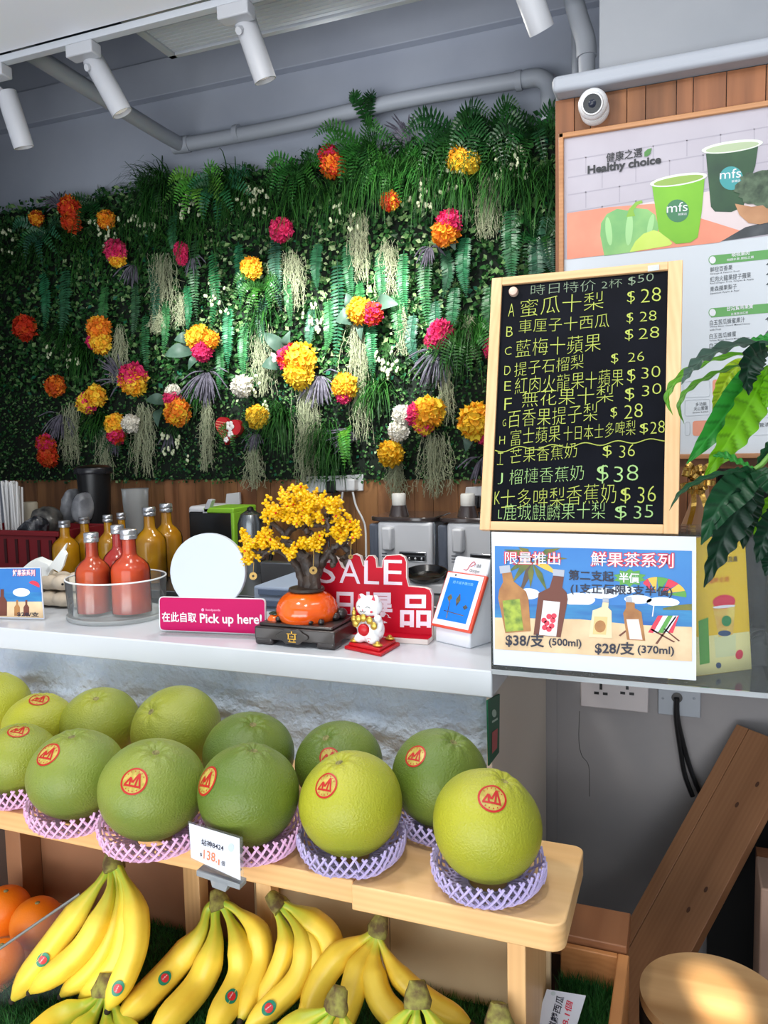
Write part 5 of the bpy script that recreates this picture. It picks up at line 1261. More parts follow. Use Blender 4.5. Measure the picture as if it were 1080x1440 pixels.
def pomelo(px, py, hw, Y, m, stem, sticker, lab, ybot=.800, pear=.10, vr=.94):
    c = atY(px, py, Y)
    for _ in range(12):                        # far enough along the view that the fruit rests on the shelf
        dep = (c - EYE).dot(ROT @ Vector((0, 0, -1))); Rr = hw * dep / F_PX; rz = Rr * vr; c = atZ(px, py, ybot + rz)
    def hit(x, y):
        d = ray(x, y); o = EYE - c; k = Vector((1, 1, Rr / rz)); d2 = Vector((d.x, d.y, d.z * k.z)); o2 = Vector((o.x, o.y, o.z * k.z))
        A = d2.dot(d2); B_ = 2 * o2.dot(d2); C_ = o2.dot(o2) - Rr * Rr; D = B_ * B_ - 4 * A * C_
        s_ = (-B_ - math.sqrt(max(D, 0))) / (2 * A); return (o2 + d2 * s_).normalized()
    ax = hit(*stem) if stem else Vector((0, .2, 1)).normalized()
    X_, Y_, _ = frame_from(ax)
    seed = px * .37
    def S(dv, lift=0.0):
        u = max(-1, min(1, dv.dot(ax))); an = math.acos(u); ph = math.atan2(dv.dot(Y_), dv.dot(X_))
        r = Rr * (1 - pear * max(0, u) ** 2 * .9 + pear * .55 * max(0, u) ** 10 - .13 * math.exp(-(an / .17) ** 2) + .010 * math.cos(9 * ph + seed) * math.exp(-((an - .28) / .22) ** 2))
        r *= 1 + .012 * noise.noise(dv * 1.7 + Vector((seed, 0, 0)))
        r += lift
        return c + Vector((dv.x * r, dv.y * r, dv.z * r * rz / Rr))
    t = thing('pomelo', lab, 'pomelo', (c.x, c.y, ybot), 'pomelos on the fruit stand')
    def dirv(th, ph): return ax * math.cos(th) + (X_ * math.cos(ph) + Y_ * math.sin(ph)) * math.sin(th)
    mb = MB(); nu, nv = 44, 64
    V = [S(ax)]; F = []
    for i in range(1, nu):
        for k in range(nv): V.append(S(dirv(PI * (i / nu) ** 1.25, 2 * PI * k / nv)))
    V.append(S(-ax))
    for k in range(nv): F.append((0, 1 + k, 1 + (k + 1) % nv))
    for i in range(nu - 2):
        for k in range(nv): F.append((1 + i * nv + k, 1 + (i + 1) * nv + k, 1 + (i + 1) * nv + (k + 1) % nv, 1 + i * nv + (k + 1) % nv))
    b0 = 1 + (nu - 2) * nv; e = len(V) - 1
    for k in range(nv): F.append((b0 + k, e, b0 + (k + 1) % nv))
    mb.add(V, F); mb.build('rind', m, t, angle=180)
    mb = MB(); q = S(ax); mtS = Matrix((X_, Y_, ax)).transposed().to_4x4(); mtS.translation = q
    mb.lathe([(.0085, -.001), (.0075, .0016), (.005, .0022), (.0035, .0008), (.0005, .0004)], 12, mtS); mb.build('stem_scar', m_scar, t)
    if sticker:
        sx, sy, sr = sticker; s0 = hit(sx, sy); sa = sr / hw * 1.0
        sd = hit(sx + 3, sy + .6); T1 = (sd - s0); T1 = (T1 - s0 * T1.dot(s0)).normalized(); T2 = s0.cross(T1)
        if T2.z < 0: T2 = -T2
        def sp(x, y, l): return S((s0 + T1 * x * sa + T2 * y * sa).normalized(), l)
        mb = MB(); V = [sp(0, 0, .0006)]; F = []; n = 36
        for r_ in (.34, .68, 1.0):
            for k in range(n): V.append(sp(r_ * math.cos(2 * PI * k / n), r_ * math.sin(2 * PI * k / n), .0006))
        for k in range(n): F.append((0, 1 + k, 1 + (k + 1) % n))
        for i in range(2):
            for k in range(n): F.append((1 + i * n + k, 1 + (i + 1) * n + k, 1 + (i + 1) * n + (k + 1) % n, 1 + i * n + (k + 1) % n))
        mb.add(V, F); st = mb.build('sticker', m_stk, t, angle=180)
        mb = MB()
        for r0, r1 in ((.88, 1.03),):
            V = []
            for k in range(n): a = 2 * PI * k / n; V += [sp(r0 * math.cos(a), r0 * math.sin(a), .0010), sp(r1 * math.cos(a), r1 * math.sin(a), .0010)]
            mb.add(V, [(2 * k, 2 * k + 1, (2 * k + 3) % (2 * n), (2 * k + 2) % (2 * n)) for k in range(n)])
        def stroke(p, q, w):
            p = Vector(p); q = Vector(q); d = (q - p).normalized(); nn = Vector((-d.y, d.x)) * w
            L_ = [p.lerp(q, i / 4) for i in range(5)]; V = []
            for z in L_: V += [sp(z.x + nn.x, z.y + nn.y, .0011), sp(z.x - nn.x, z.y - nn.y, .0011)]
            mb.add(V, [(2 * i, 2 * i + 1, 2 * i + 3, 2 * i + 2) for i in range(4)])
        for p, q in (((-.62, -.38), (-.30, .22)), ((-.30, .22), (-.05, -.12)), ((-.05, -.12), (.25, .62)), ((.25, .62), (.58, -.36)), ((-.62, -.38), (.58, -.36)), ((.25, .62), (.22, -.3)), ((-.30, .22), (-.22, -.3))): stroke(p, q, .07)
        for k in range(16):
            a = 2 * PI * (k + .5) / 16
            if abs(math.sin(a)) > .35: stroke((.70 * math.cos(a), .70 * math.sin(a)), (.80 * math.cos(a), .80 * math.sin(a)), .035)
        mb.build('red_emblem', m_stkr, st, angle=180)
    POM[px] = (c, Rr, rz); return c, Rr, rz
def net(c, Rr, rgbname, lab, z0=ZS):
    m = mat('foam_net_pink', (230, 184, 220), .6) if rgbname == 'pink' else mat('foam_net_lavender', (184, 172, 216), .6)
    t = MB(); N_ = 34
    prof = spline([(.030, 0, z0 + .0026), (.052, 0, z0 + .0026), (Rr * .76, 0, z0 + .003), (Rr * .93, 0, z0 + .010), (Rr * 1.01, 0, z0 + .025), (Rr * 1.015, 0, z0 + .042)], 5)
    rn = random.Random(int(c.x * 1000))
    wob = [rn.uniform(-.0025, .0035) for _ in range(12)]
    for sg in (-1, 1):
        for k in range(N_):
            P = []
            for i, q in enumerate(prof):
                f = i / (len(prof) - 1); a = 2 * PI * k / N_ + sg * f * .78
                r = q.x + (.0022 if sg > 0 else 0) * f; zz = q.z + wob[int((a % (2 * PI)) / (2 * PI) * 12) % 12] * f * 1.5
                P.append((c.x + r * math.cos(a), c.y + r * math.sin(a), zz))
            t.tube(P, .0021, 5)
    rim = []
    for k in range(89):
        a = 2 * PI * k / 88; rim.append((c.x + (Rr + .001) * math.cos(a), c.y + (Rr + .001) * math.sin(a), z0 + .042 + wob[int(k / 88 * 12) % 12] + .003 * abs(math.sin(a * N_ / 2))))
    t.tube([(c.x + .030 * math.cos(2 * PI * k / 40), c.y + .030 * math.sin(2 * PI * k / 40), z0 + .0026) for k in range(41)], .0023, 5, False)
    return tag(t.build('foam_net', m), lab, 'fruit net', 'foam nets under the pomelos')
YF, YBk = 1.118, 1.292
for args, ncol, nlab in (
    ((686, 1157, 77, YF, PM_Y, (714, 1087), (693, 1119, 21), 'yellow-green pomelo standing alone at the right end of the shelf', .80, .16, 1.04), 'lavender', 'lavender foam net under the rightmost front pomelo'),
    ((493, 1127, 73, YF, PM_Y, (474, 1063), (456, 1103, 18), 'yellow-green pomelo left of the end one, with its sticker on the left', .80, .11, 1.0), 'lavender', 'lavender foam net under the second front pomelo from the right'),
    ((350, 1113, 71, YF, PM_G, (359, 1044), (289, 1097, 20), 'darkest green front pomelo behind the price card', .80, .17, 1.03), 'pink', 'pink foam net under the darkest front pomelo, right of the price card'),
    ((215, 1107, 74, YF, PM_M, (220, 1050), (187, 1098, 19), 'pale green front pomelo left of the price card with its sticker facing forward'), 'pink', 'pink foam net bulging over the shelf edge left of the price card'),
    ((107, 1086, 66, YF, PM_M, (100, 1028), (65, 1059, 18), 'green front pomelo second from the left edge with a tilted sticker'), 'pink', 'pink foam net under the second front pomelo from the left'),
    ((26, 1066, 53, YF, PM_L, None, (26, 1025, 15), 'olive front pomelo cut by the left edge, sticker near its top'), 'pink', 'pink foam net at the left edge of the shelf')):
    c, Rr, rz = pomelo(*args); net(c, Rr, ncol, nlab)
for args in (
    ((619, 1091, 68, YBk, PM_G, (641, 1036), (583, 1062, 16), 'green back-row pomelo right of centre with a sticker and a yellow streak', .80, .10, 1.0),),
    ((476, 1072, 62, YBk, PM_G, (455, 1032), (462, 1064, 14), 'dull green back-row pomelo peeking over the yellow-green front one'),),
    ((350, 1060, 64, YBk, PM_G, (357, 1012), None, 'green back-row pomelo hidden behind the darkest front one'),),
    ((247, 1024, 63, YBk, PM_L, (206, 997), None, 'yellowish back-row pomelo with a creased stem on its left'),),
    ((141, 1016, 54, YBk, PM_L, (134, 977), None, 'yellowish back-row pomelo with its stem on top, third from left'),),
    ((56, 1020, 50, YBk, PM_Y, None, (55, 981, 14), 'back-row pomelo second from the left with a shiny sticker on top'),),
    ((-9, 990, 50, YBk, PM_Y, None, None, 'back-row pomelo mostly beyond the left edge'),)):
    pomelo(*args[0])
c, Rr, rz = POM[619]; net(c, Rr, 'lavender', 'dim lavender foam net under the green back-row pomelo')
c, Rr, rz = POM[493]

# ------------------------------------------------------------------ bananas
ZG = .488
m_ban = mat('banana_peel', (255, 255, 255), .38, attr='tint', rgb2=(236, 226, 200), nscale=16, lo=.45, hi=.8)
m_btip = mat('banana_tip', (44, 36, 26), .8); m_crown = mat('banana_crown', (92, 74, 44), .8, rgb2=(150, 150, 70), nscale=60, lo=.4, hi=.7)
m_bst = mat('banana_sticker', (20, 130, 100), .35); m_bst2 = mat('banana_sticker_red', (206, 40, 50), .35)
C_Y = lin((250, 218, 76)); C_G = lin((136, 174, 50)); C_YD = lin((236, 192, 60))
def banana(parent, pts, r, green=.3, sticker=None, tip=True, rip=1.0):
    S_ = spline(pts, 7); n = len(S_); mb = MB(); L_ = n - 1; seg = 15
    V = []; F = []; cs = []; x = None; acc = [0.0]
    for i in range(L_): acc.append(acc[-1] + (S_[i + 1] - S_[i]).length)
    for i, p in enumerate(S_):
        f = acc[i] / acc[-1]; d = (S_[min(i + 1, L_)] - S_[max(i - 1, 0)]).normalized()
        if x is None: x, y, _ = frame_from(d)
        else: x = (x - d * x.dot(d)).normalized(); y = x.cross(d)
        stem = .33 + .67 * min(1, max(0, (f - .13) / .24)) ** 1.15
        end = 1 if f < .78 else max(.22, 1 - ((f - .78) / .22) ** 2.2 * .80)
        rr = r * stem * end
        for k in range(seg):
            a = 2 * PI * k / seg; rid = 1 + .085 * math.cos(5 * a)
            V.append(p + (x * math.cos(a) + y * math.sin(a)) * rr * rid)
            gq = max(0, 1 - f / max(green + .06, .01)) ** .6
            col = g(C_Y, C_G, gq); col = g(col, C_YD, .35 * max(0, math.cos(5 * a)) ** 6)
            gt = max(0, (f - .93) / .07) * .4; cs.append(g(col, C_G, gt))
    for i in range(L_):
        for k in range(seg): F.append((i * seg + k, (i + 1) * seg + k, (i + 1) * seg + (k + 1) % seg, i * seg + (k + 1) % seg))
    F.append(tuple(range(seg))); F.append(tuple(range(L_ * seg, (L_ + 1) * seg))[::-1])
    mb.add(V, F, cs); b = mb.build('banana', m_ban, parent, angle=60)
    if tip:
        d = (S_[-1] - S_[-2]).normalized(); MB().tube([S_[-1] - d * .001, S_[-1] + d * .004, S_[-1] + d * .007], [r * .26, r * .27, r * .16], 10).build('tip', m_btip, b)
    if sticker:
        sx, sy = sticker; p = min(S_, key=lambda q: (q - (EYE + ray(sx, sy) * (q - EYE).dot(ROT @ Vector((0, 0, -1))))).length)
        i = S_.index(p); d = (S_[min(i + 1, L_)] - S_[max(0, i - 1)]).normalized(); v = (EYE - p); v = (v - d * v.dot(d)).normalized(); w = d.cross(v)
        if w.z > 0: w = -w
        for m_, a_, b_, l in ((m_bst, .0125, .0095, .0010), (m_bst2, .0070, .0066, .0016)):
            sm = MB(); V = []
            for rr_ in (0.001, .5, 1):
                for k in range(20):
                    a = 2 * PI * k / 20; al = a_ * rr_ * math.cos(a); be = b_ * rr_ * math.sin(a)
                    ang = be / r; V.append(p + d * al + (v * math.cos(ang) + w * math.sin(ang)) * (r * 1.035 + l))
            sm.add(V, [(q * 20 + k, (q + 1) * 20 + k, (q + 1) * 20 + (k + 1) % 20, q * 20 + (k + 1) % 20) for q in range(2) for k in range(20)])
            o = sm.build('sticker' if m_ is m_bst else 'red_oval', m_, b if m_ is m_bst else o, angle=180)
        tm = MB(); c_ = p + v * (r * 1.035 + .0028); write(tm, 'Del Monte', c_ - d * .0052 * (1 if d.x > 0 else -1) - w * (-.0) , d * .0104 * (1 if d.x > 0 else -1), -w * .0022 if True else w, .01); tm.build('sticker_text', P_WHITE, o)
    return b
plB = Plane((-.7, 1.17, .68), (1, 0, 0), (0, .09, .18))
def bunch(lab, crown, bans, y_lift=0.0, cs=.016, up=None):
    cp = plB.on(*crown, y_lift); 
    t = thing('banana_bunch', lab, 'bananas', (cp.x, cp.y - .04, ZG - .02), 'banana bunches in the lower bay')
    b0 = [plB.on(*bans[0][0][0], y_lift + bans[0][3])]
    for pts, r, st, l, gr_ in bans:
        P = [plB.on(x, y, y_lift + l * min(1, i / 1.5) + (.0 if 0 < i < len(pts) - 1 else 0)) for i, (x, y) in enumerate(pts)]
        P = [q if q.z > ZG + .004 * i else atZ(x, y, ZG + .004 * i) for i, (q, (x, y)) in enumerate(zip(P, pts))]      # resting on the turf
        k = F_PX / (P[1] - EYE).dot(ROT @ Vector((0, 0, -1)))
        P = [cp.lerp(P[0], .35)] + P
        banana(t, P, r * .93 / k, gr_, st)
    m_ = sum((plB.on(*b[0][0], y_lift) for b in bans), Vector()) / len(bans)
    d = (cp - m_).normalized() if up is None else Vector(up).normalized()
    mb = MB(); X_, Y_, Z_ = frame_from(d)
    V = []; F = []
    for i, (f, w, h) in enumerate(((-.016, 1.15, .8), (-.006, 1.25, .85), (.004, 1.05, .75), (.014, .8, .6), (.019, .7, .5))):
        for k in range(14):
            a = 2 * PI * k / 14; V.append(cp + Z_ * f + X_ * math.cos(a) * cs * w + Y_ * math.sin(a) * cs * h + Vector((rnd.gauss(0, .0006), rnd.gauss(0, .0006), rnd.gauss(0, .0008))))
    for i in range(4):
        for k in range(14): F.append((i * 14 + k, i * 14 + (k + 1) % 14, (i + 1) * 14 + (k + 1) % 14, (i + 1) * 14 + k))
    F.append(tuple(range(14))[::-1]); F.append(tuple(range(56, 70)))
    mb.add(V, F); mb.build('crown', m_crown, t, angle=70)
    return t
bunch('banana bunch at the left with its crown just under the shelf edge', (159, 1212), [
    (((152, 1224), (134, 1250), (84, 1318), (18, 1406)), 19, (66, 1350), .012, .30),
    (((157, 1224), (151, 1266), (114, 1335), (43, 1395)), 18.5, None, .022, .30),
    (((163, 1230), (164, 1286), (137, 1352), (86, 1400)), 17, None, -.008, .30),
    (((168, 1226), (178, 1282), (165, 1350), (112, 1405)), 17, None, -.014, .25),
    (((170, 1226), (189, 1275), (188, 1335), (152, 1420)), 18.5, (160, 1372), .006, .30)], .10)
bunch('banana bunch below the price card, second from the left', (308, 1266), [
    (((292, 1280), (281, 1314), (244, 1362), (165, 1444)), 21, (230, 1392), .014, .28),
    (((303, 1283), (301, 1331), (277, 1388), (212, 1460)), 21, None, .020, .28),
    (((320, 1286), (337, 1331), (335, 1380), (292, 1458)), 20, (312, 1413), .012, .28),
    (((332, 1280), (361, 1310), (364, 1360), (338, 1435)), 18, None, -.010, .2)])
bunch('banana bunch half hidden right of the price card beside a post', (389, 1268), [
    (((388, 1280), (402, 1323), (388, 1371), (360, 1420)), 16, None, .0, .3),
    (((400, 1280), (426, 1320), (417, 1378), (345, 1446)), 18, (370, 1413), .012, .3),
    (((408, 1276), (438, 1296), (462, 1320), (470, 1370)), 19, None, -.012, .4),
    (((402, 1282), (440, 1330), (446, 1385), (420, 1450)), 17, None, -.002, .3)])
bunch('banana bunch with a long brown stem below the shelf joint', (533, 1302), [
    (((520, 1316), (482, 1340), (452, 1380), (432, 1440)), 20, None, .012, .12),
    (((525, 1322), (504, 1360), (492, 1405), (472, 1455)), 19, None, .022, .14),
    (((529, 1326), (524, 1365), (538, 1410), (580, 1450)), 20, None, .016, .16),
    (((534, 1322), (562, 1372), (608, 1410), (662, 1440)), 16.5, None, -.004, .14)])
NL = .10
bunch('front banana bunch at lower left, only its cut crown and shoulders showing', (150, 1386), [
    (((138, 1402), (116, 1418), (70, 1440), (20, 1490)), 20, None, .0, .6), (((143, 1406), (128, 1432), (100, 1470), (70, 1530)), 19, None, .01, .6),
    (((152, 1410), (150, 1440), (150, 1480), (135, 1550)), 18, None, .01, .6), (((158, 1408), (168, 1430), (185, 1475), (180, 1550)), 18, None, .0, .6)], NL, .020)
bunch('front banana bunch under the long-stemmed one, green shoulders with a brown crown', (474, 1408), [
    (((462, 1420), (438, 1432), (405, 1452), (370, 1500)), 19, None, .0, .7), (((469, 1424), (452, 1450), (430, 1490), (410, 1550)), 19, None, .01, .7), (((480, 1424), (488, 1450), (500, 1490), (495, 1550)), 18, None, .0, .6)], NL, .017)
bunch('front banana bunch right of the brown-crowned one, green crown upright', (587, 1400), [
    (((578, 1418), (560, 1440), (540, 1480), (520, 1540)), 18, None, .0, .7), (((586, 1420), (584, 1450), (580, 1490), (575, 1550)), 18, None, .01, .7), (((598, 1420), (612, 1446), (626, 1490), (625, 1550)), 18, None, .0, .7)], NL, .017)
bunch('front banana bunch farthest right, only its crown in the frame', (702, 1432), [
    (((694, 1444), (680, 1470), (660, 1500), (640, 1550)), 18, None, .0, .7), (((702, 1446), (700, 1480), (700, 1510), (690, 1560)), 18, None, .01, .7), (((710, 1446), (725, 1475), (735, 1510), (730, 1560)), 18, None, .0, .7)], NL, .017)

# ------------------------------------------------------------------ oranges and divider
m_or = mat('orange_peel', (244, 132, 20), .38, rgb2=(238, 116, 14), nscale=9, bump=.3, bscale=240, bdist=.0016)
for px, py, rp, Y, lab in ((8, 1280, 34, 1.13, 'upper orange cut by the left edge'), (52, 1298, 36, 1.17, 'orange behind the clear divider, right of the other two'), (2, 1352, 30, 1.09, 'lower orange at the left edge in front')):
    c = atY(px, py, Y)
    for _ in range(8): r = rp * (c - EYE).dot(ROT @ Vector((0, 0, -1))) / F_PX; c = atZ(px, py, .4625 + r)
    t = thing('orange', lab, 'orange', (c.x, c.y, c.z - r), 'oranges behind the divider')
    MB().ball(c, (r, r, r * .96), 32, 22).build('peel', m_or, t)
    MB().ball(c + Vector((.2 * r, -.1 * r, r * .935)), (.005, .005, .002), 10, 6).build('stem_end', m_scar, t)
z0 = atY(52, 1298, 1.13).z
a = atY(0, 1334, .96); b = atY(112, 1257, 1.03)
t = thing('clear_divider', 'sloping clear acrylic divider between the oranges and the left bananas', 'divider', ((a.x + b.x) / 2, 1.05, .465))
dx = (b - a); 
mb = MB(); mb.prism([a + dx * -.3, b, Vector((b.x, b.y, .4675)), Vector((a.x - dx.x * .3, a.y - dx.y * .3, .4675))], Vector((dx.y, -dx.x, 0)).normalized() * -.003); mb.build('panel', clear_mat('divider_acrylic', (246, 248, 248), .08, .04, .05, (180, 186, 190)), t)
mb = MB(); mb.tube([a + dx * -.3, b], .0025, 6); mb.build('edge', mat('acrylic_edge', (118, 120, 118), .25), t)
# ================================================================== CLEAR RISER, ADVERT, BLACKBOARD
YR = 1.394
t = thing('clear_flap', 'clear acrylic counter flap bridging from the counter end to the wall', 'counter flap', (.3, 1.7, ZC))
MB().box((-.334, YR, ZC - .004), (1.4, 2.03, ZC + .004)).build('plate', clear_mat('flap_acrylic', (214, 220, 222), .22, .05, .22, (150, 154, 158)), t)
MB().box((-.334, YR - .0015, ZC - .0045), (1.4, YR, ZC + .0045)).build('polished_edge', clear_mat('flap_edge', (220, 226, 228), .3, .05, .55, (196, 202, 206)), t)
ZR = 1.281
t = thing('clear_riser', 'clear acrylic riser box that carries the blackboard', 'riser', (-.16, 1.47, ZC + .004))
x0, x1, yb2 = -.336, .135, 1.56
w_ = .003; cl = clear_mat('riser_acrylic', (252, 254, 254), .06, .02, .02); z_ = ZC + .0042
MB().box((x0, YR, z_), (x1, YR + w_, ZR)).build('front_panel', cl, t)
MB().box((x0, yb2 - w_, z_), (x1, yb2, ZR)).build('back_panel', cl, t)
MB().box((x0, YR + w_, z_), (x0 + w_, yb2 - w_, ZR)).build('side_panel', cl, t)
MB().box((x1 - w_, YR + w_, z_), (x1, yb2 - w_, ZR)).build('side_panel', cl, t)
MB().box((x0, YR, ZR), (x1, yb2, ZR + w_)).build('top_panel', cl, t)
ZR += w_

plA = Plane((-.16, YR - .0022, 1.15), (1, 0, 0), (0, 0, 1))
t = thing('promo_poster', 'white-bordered beach scene poster of bottled fruit teas below the blackboard', 'poster', plA.on(836, 947))
def pa(nm, pts, m, lift): return print_px(MB(), plA, pts, lift).build(nm, m, t)
Q = lambda x, y: (660 + x / 2.571, 730 + y / 2.571)          # crop reading -> picture pixel
QL = lambda pts: [Q(*p) for p in pts]
mb = MB(); mb.prism([plA.on(x, y) for x, y in ((691, 748), (979, 755), (979, 957), (694, 934.5))], (0, .0018, 0)); mb.build('paper', m_paper, t)
pa('printed_sky', QL(((92, 97), (805, 115), (805, 330), (92, 310))), P_SKY, .0003)
pa('printed_sea', QL(((92, 305), (805, 315), (805, 392), (92, 358))), P_SEA, .0005)
pa('printed_sand', QL(((92, 356), (400, 362), (600, 382), (805, 390), (805, 515), (92, 470))), P_SAND, .0007)
for c in ((395, 290, 60, 24), (480, 268, 60, 20), (700, 300, 60, 18), (215, 270, 40, 20), (610, 290, 50, 16), (560, 255, 46, 14)): pa('printed_cloud', QL(ell(c[0], c[1], c[2], c[3], 2)), P_CLOUD, .0004 if c[1] > 280 else .00045)
pa('printed_island', QL(((700, 322), (745, 312), (805, 306), (805, 330), (700, 328))), P_PALM, .0006)
pa('palm_trunk', QL(((206, 170), (228, 160), (232, 185), (196, 250), (176, 300), (168, 296), (190, 235))), P_TRUNK, .0009)
for i, (a, L_) in enumerate(((-170, 120), (-150, 120), (-125, 90), (-35, 125), (-12, 130), (20, 110), (60, 110), (95, 80), (140, 100), (165, 95))):
    ca, sa = math.cos(R(a)), math.sin(R(a)); bx, by = 228, 158
    if i == 0: bx, by = 240, 140
    pts = [(bx, by), (bx + ca * L_ * .5 - sa * 13, by + sa * L_ * .5 + ca * 13 - 6), (bx + ca * L_, by + sa * L_ + 12), (bx + ca * L_ * .5 + sa * 9, by + sa * L_ * .5 - ca * 9 - 6)]
    pts = [(max(93, min(800, x)), max(99 + (x - 92) * .025, y)) for x, y in pts]
    pa('palm_leaf', QL(pts), P_PALM if i % 5 else P_GOLD, .0010 + i * .00002)
def abottle(nm, body, liquid, label, lab2, cap):
    f = pa(nm, QL(body), liquid, .0014)
    pa('printed_cap', QL(cap), P_CAP, .0016)
    pa('printed_label', QL(label), lab2, .0016)
abottle('printed_bottle', ((118, 195), (152, 192), (160, 225), (205, 262), (214, 290), (222, 405), (130, 412), (104, 285), (108, 255), (122, 228)), P_BROWN, ((120, 295), (182, 288), (196, 402), (132, 408)), P_LIME, ((108, 170), (146, 166), (150, 192), (112, 197)))
abottle('printed_bottle', ((303, 205), (342, 208), (336, 248), (352, 266), (356, 290), (330, 428), (232, 418), (250, 268), (290, 248)), P_DBROWN, ((268, 294), (328, 300), (314, 424), (252, 418)), P_WHITE, ((302, 180), (344, 184), (342, 208), (302, 204)))
for c in ((288, 352), (302, 366), (280, 376), (298, 386), (272, 392), (288, 398), (306, 350), (270, 366)): pa('printed_berry', QL(ell(c[0], c[1], 10, 10, 0, 14)), P_RED, .0018)
abottle('printed_bottle', ((482, 300), (504, 302), (502, 320), (514, 332), (516, 430), (432, 426), (446, 330), (478, 318)), P_PALE, ((452, 352), (500, 354), (494, 418), (446, 416)), mat('print_cream', (226, 192, 130), .5), ((482, 284), (504, 286), (504, 300), (482, 299)))
pa('printed_melon', QL(ell(473, 388, 20, 22, 10)), P_BROWN, .0018)
abottle('printed_bottle', ((566, 300), (598, 302), (598, 322), (622, 336), (636, 440), (570, 436), (556, 340), (566, 322)), P_BROWN, ((568, 362), (612, 362), (626, 436), (580, 434)), mat('print_rose', (240, 212, 206), .5), ((564, 282), (586, 282), (588, 300), (566, 300)))
mb = MB()
for k in range(6):
    a0, a1 = 180 + 30 * k, 210 + 30 * k
    P_ = [(690 + 10 * (k - 2.5), 262 + 2 * k)] + ell(706, 258, 82, 44, 18, 4, a0, a1)
    print_px(mb, plA, QL(P_), .0011); mb.mi = 0
    mb.build('parasol_panel', (P_RED, P_GOLD, P_GRN)[k % 3], t); mb = MB()
pa('parasol_pole', QL(((668, 290), (672, 290), (664, 352), (660, 352))), P_WHITE, .0012)
for k in range(5):
    x = 668 + k * 18; pa('chair_stripe', QL(((x + 14, 349), (x + 32 if k < 4 else x + 18, 349), (x - 4 if k else x - 4, 412), (x - 22, 410))), (P_RED, P_WHITE, P_GRN, P_WHITE, P_RED)[k], .0013)
for p in (((655, 400), (660, 396), (745, 444), (738, 446)), ((744, 352), (750, 352), (680, 452), (672, 450)), ((700, 396), (706, 396), (762, 440), (756, 442)), ((540, 420), (600, 375), (604, 378), (546, 424))): pa('chair_leg', QL(p), P_DBROWN, .0013)
st_ = []
for k in range(20):
    a = 2 * PI * k / 20; r = 1.0 if k % 2 else .72; st_.append((580 + 62 * r * math.cos(a), 212 + 33 * r * math.sin(a)))
pa('printed_starburst', QL(st_), P_GRN, .0013)
def tp_(nm, s, xl, yl, xr, yr, h, m, lift, bold): 
    mb = MB(); a = Q(xl, yl); b = Q(xr, yr); write_px(mb, plA, s, a[0], a[1], b[0], b[1], h / 2.571, lift, bold); mb.build(nm, m, t)
for s, xl, yl, xr, yr, h in (('限量推出', 129, 162, 328, 166, 44), ('鮮果茶系列', 440, 170, 738, 178, 52)):
    tp_('title_outline', s, xl - 3, yl + 3, xr + 3, yr + 3, h + 6, P_RED, .0018, .06)
    tp_('title_text', s, xl, yl, xr, yr, h, P_WHITE, .0022, .004)
for s, xl, yl, xr, yr, h, m, b in (('第二支起', 358, 221, 523, 228, 38, P_NAVY, .022), ('半價', 541, 229, 615, 232, 36, P_WHITE, .025), ('(1支正價限3支半價)', 366, 272, 734, 286, 40, P_NAVY, .018), ('$38/支', 131, 462, 271, 466, 50, P_NAVY, .022), ('(500ml)', 287, 464, 405, 470, 34, P_NAVY, .02), ('$28/支', 454, 490, 597, 494, 48, P_NAVY, .022), ('(370ml)', 608, 492, 740, 498, 36, P_NAVY, .02)):
    tp_('dark_text' if m is P_NAVY else 'white_text', s, xl, yl, xr, yr, h, m, .0024, b)

# blackboard ----------------------------------------------------------------------
bl = Vector((-.357, 1.398, ZR)); br_ = Vector((-.0135, 1.398, ZR)); H_ = .488; lean = math.atan2(1.513 - 1.398, 1.757 - ZR)
up = Vector((0, math.sin(lean), math.cos(lean))); rt = Vector((1, 0, 0)); nn = rt.cross(up)
plK = Plane(bl, rt, up); WB = br_.x - bl.x
def kb(a, b, h=0.0): return bl + rt * a + up * b + nn * h
def kbox(mb, a0, a1, b0, b1, h0, h1): mb.prism([kb(a0, b0, h0), kb(a1, b0, h0), kb(a1, b1, h0), kb(a0, b1, h0)], nn * (h1 - h0))
t = thing('blackboard', 'pine-framed blackboard with handwritten juice prices leaning on the clear riser', 'blackboard', (-.185, 1.41, ZR))
m_slate = mat('slate_board', (11, 13, 19), .5, rgb2=(17, 19, 26), nscale=9, spec=.06)
m_frame = wood('board_frame_z', (232, 192, 146), (214, 168, 118), 'Z', 12, .45); m_frameX = wood('board_frame_x', (232, 192, 146), (214, 168, 118), 'X', 12, .45)
fwL, fwB, fwT, fwR = .020, .016, .0155, .0245
dp = .024
mb = MB(); kbox(mb, .004, WB - .004, .004, H_ - .004, -.016, -.006); mb.build('slate', m_slate, t, smooth=False)
mb = MB(); kbox(mb, 0, fwL, 0, H_, -dp, 0); mb.build('frame_side', m_frame, t, bevel=.0012)
mb = MB(); kbox(mb, WB - fwR, WB, 0, H_, -dp, 0); mb.build('frame_side', m_frame, t, bevel=.0012)
mb = MB(); kbox(mb, fwL, WB - fwR, H_ - fwT, H_, -dp, 0); mb.build('frame_top', m_frameX, t, bevel=.0012)
mb = MB(); kbox(mb, fwL, WB - fwR, 0, fwB, -dp, 0); mb.build('frame_bottom', m_frameX, t, bevel=.0012)
q = plK.on(722, 410, 0); mtp = Matrix((rt, up, nn)).transposed().to_4x4(); mtp.translation = q - nn * .006
MB().lathe([(.0085, 0), (.009, .004), (.008, .010), (.005, .012), (.0005, .0125)], 24, mtp).build('round_magnet', mat('pale_pink_peg', (214, 182, 166), .4), t)
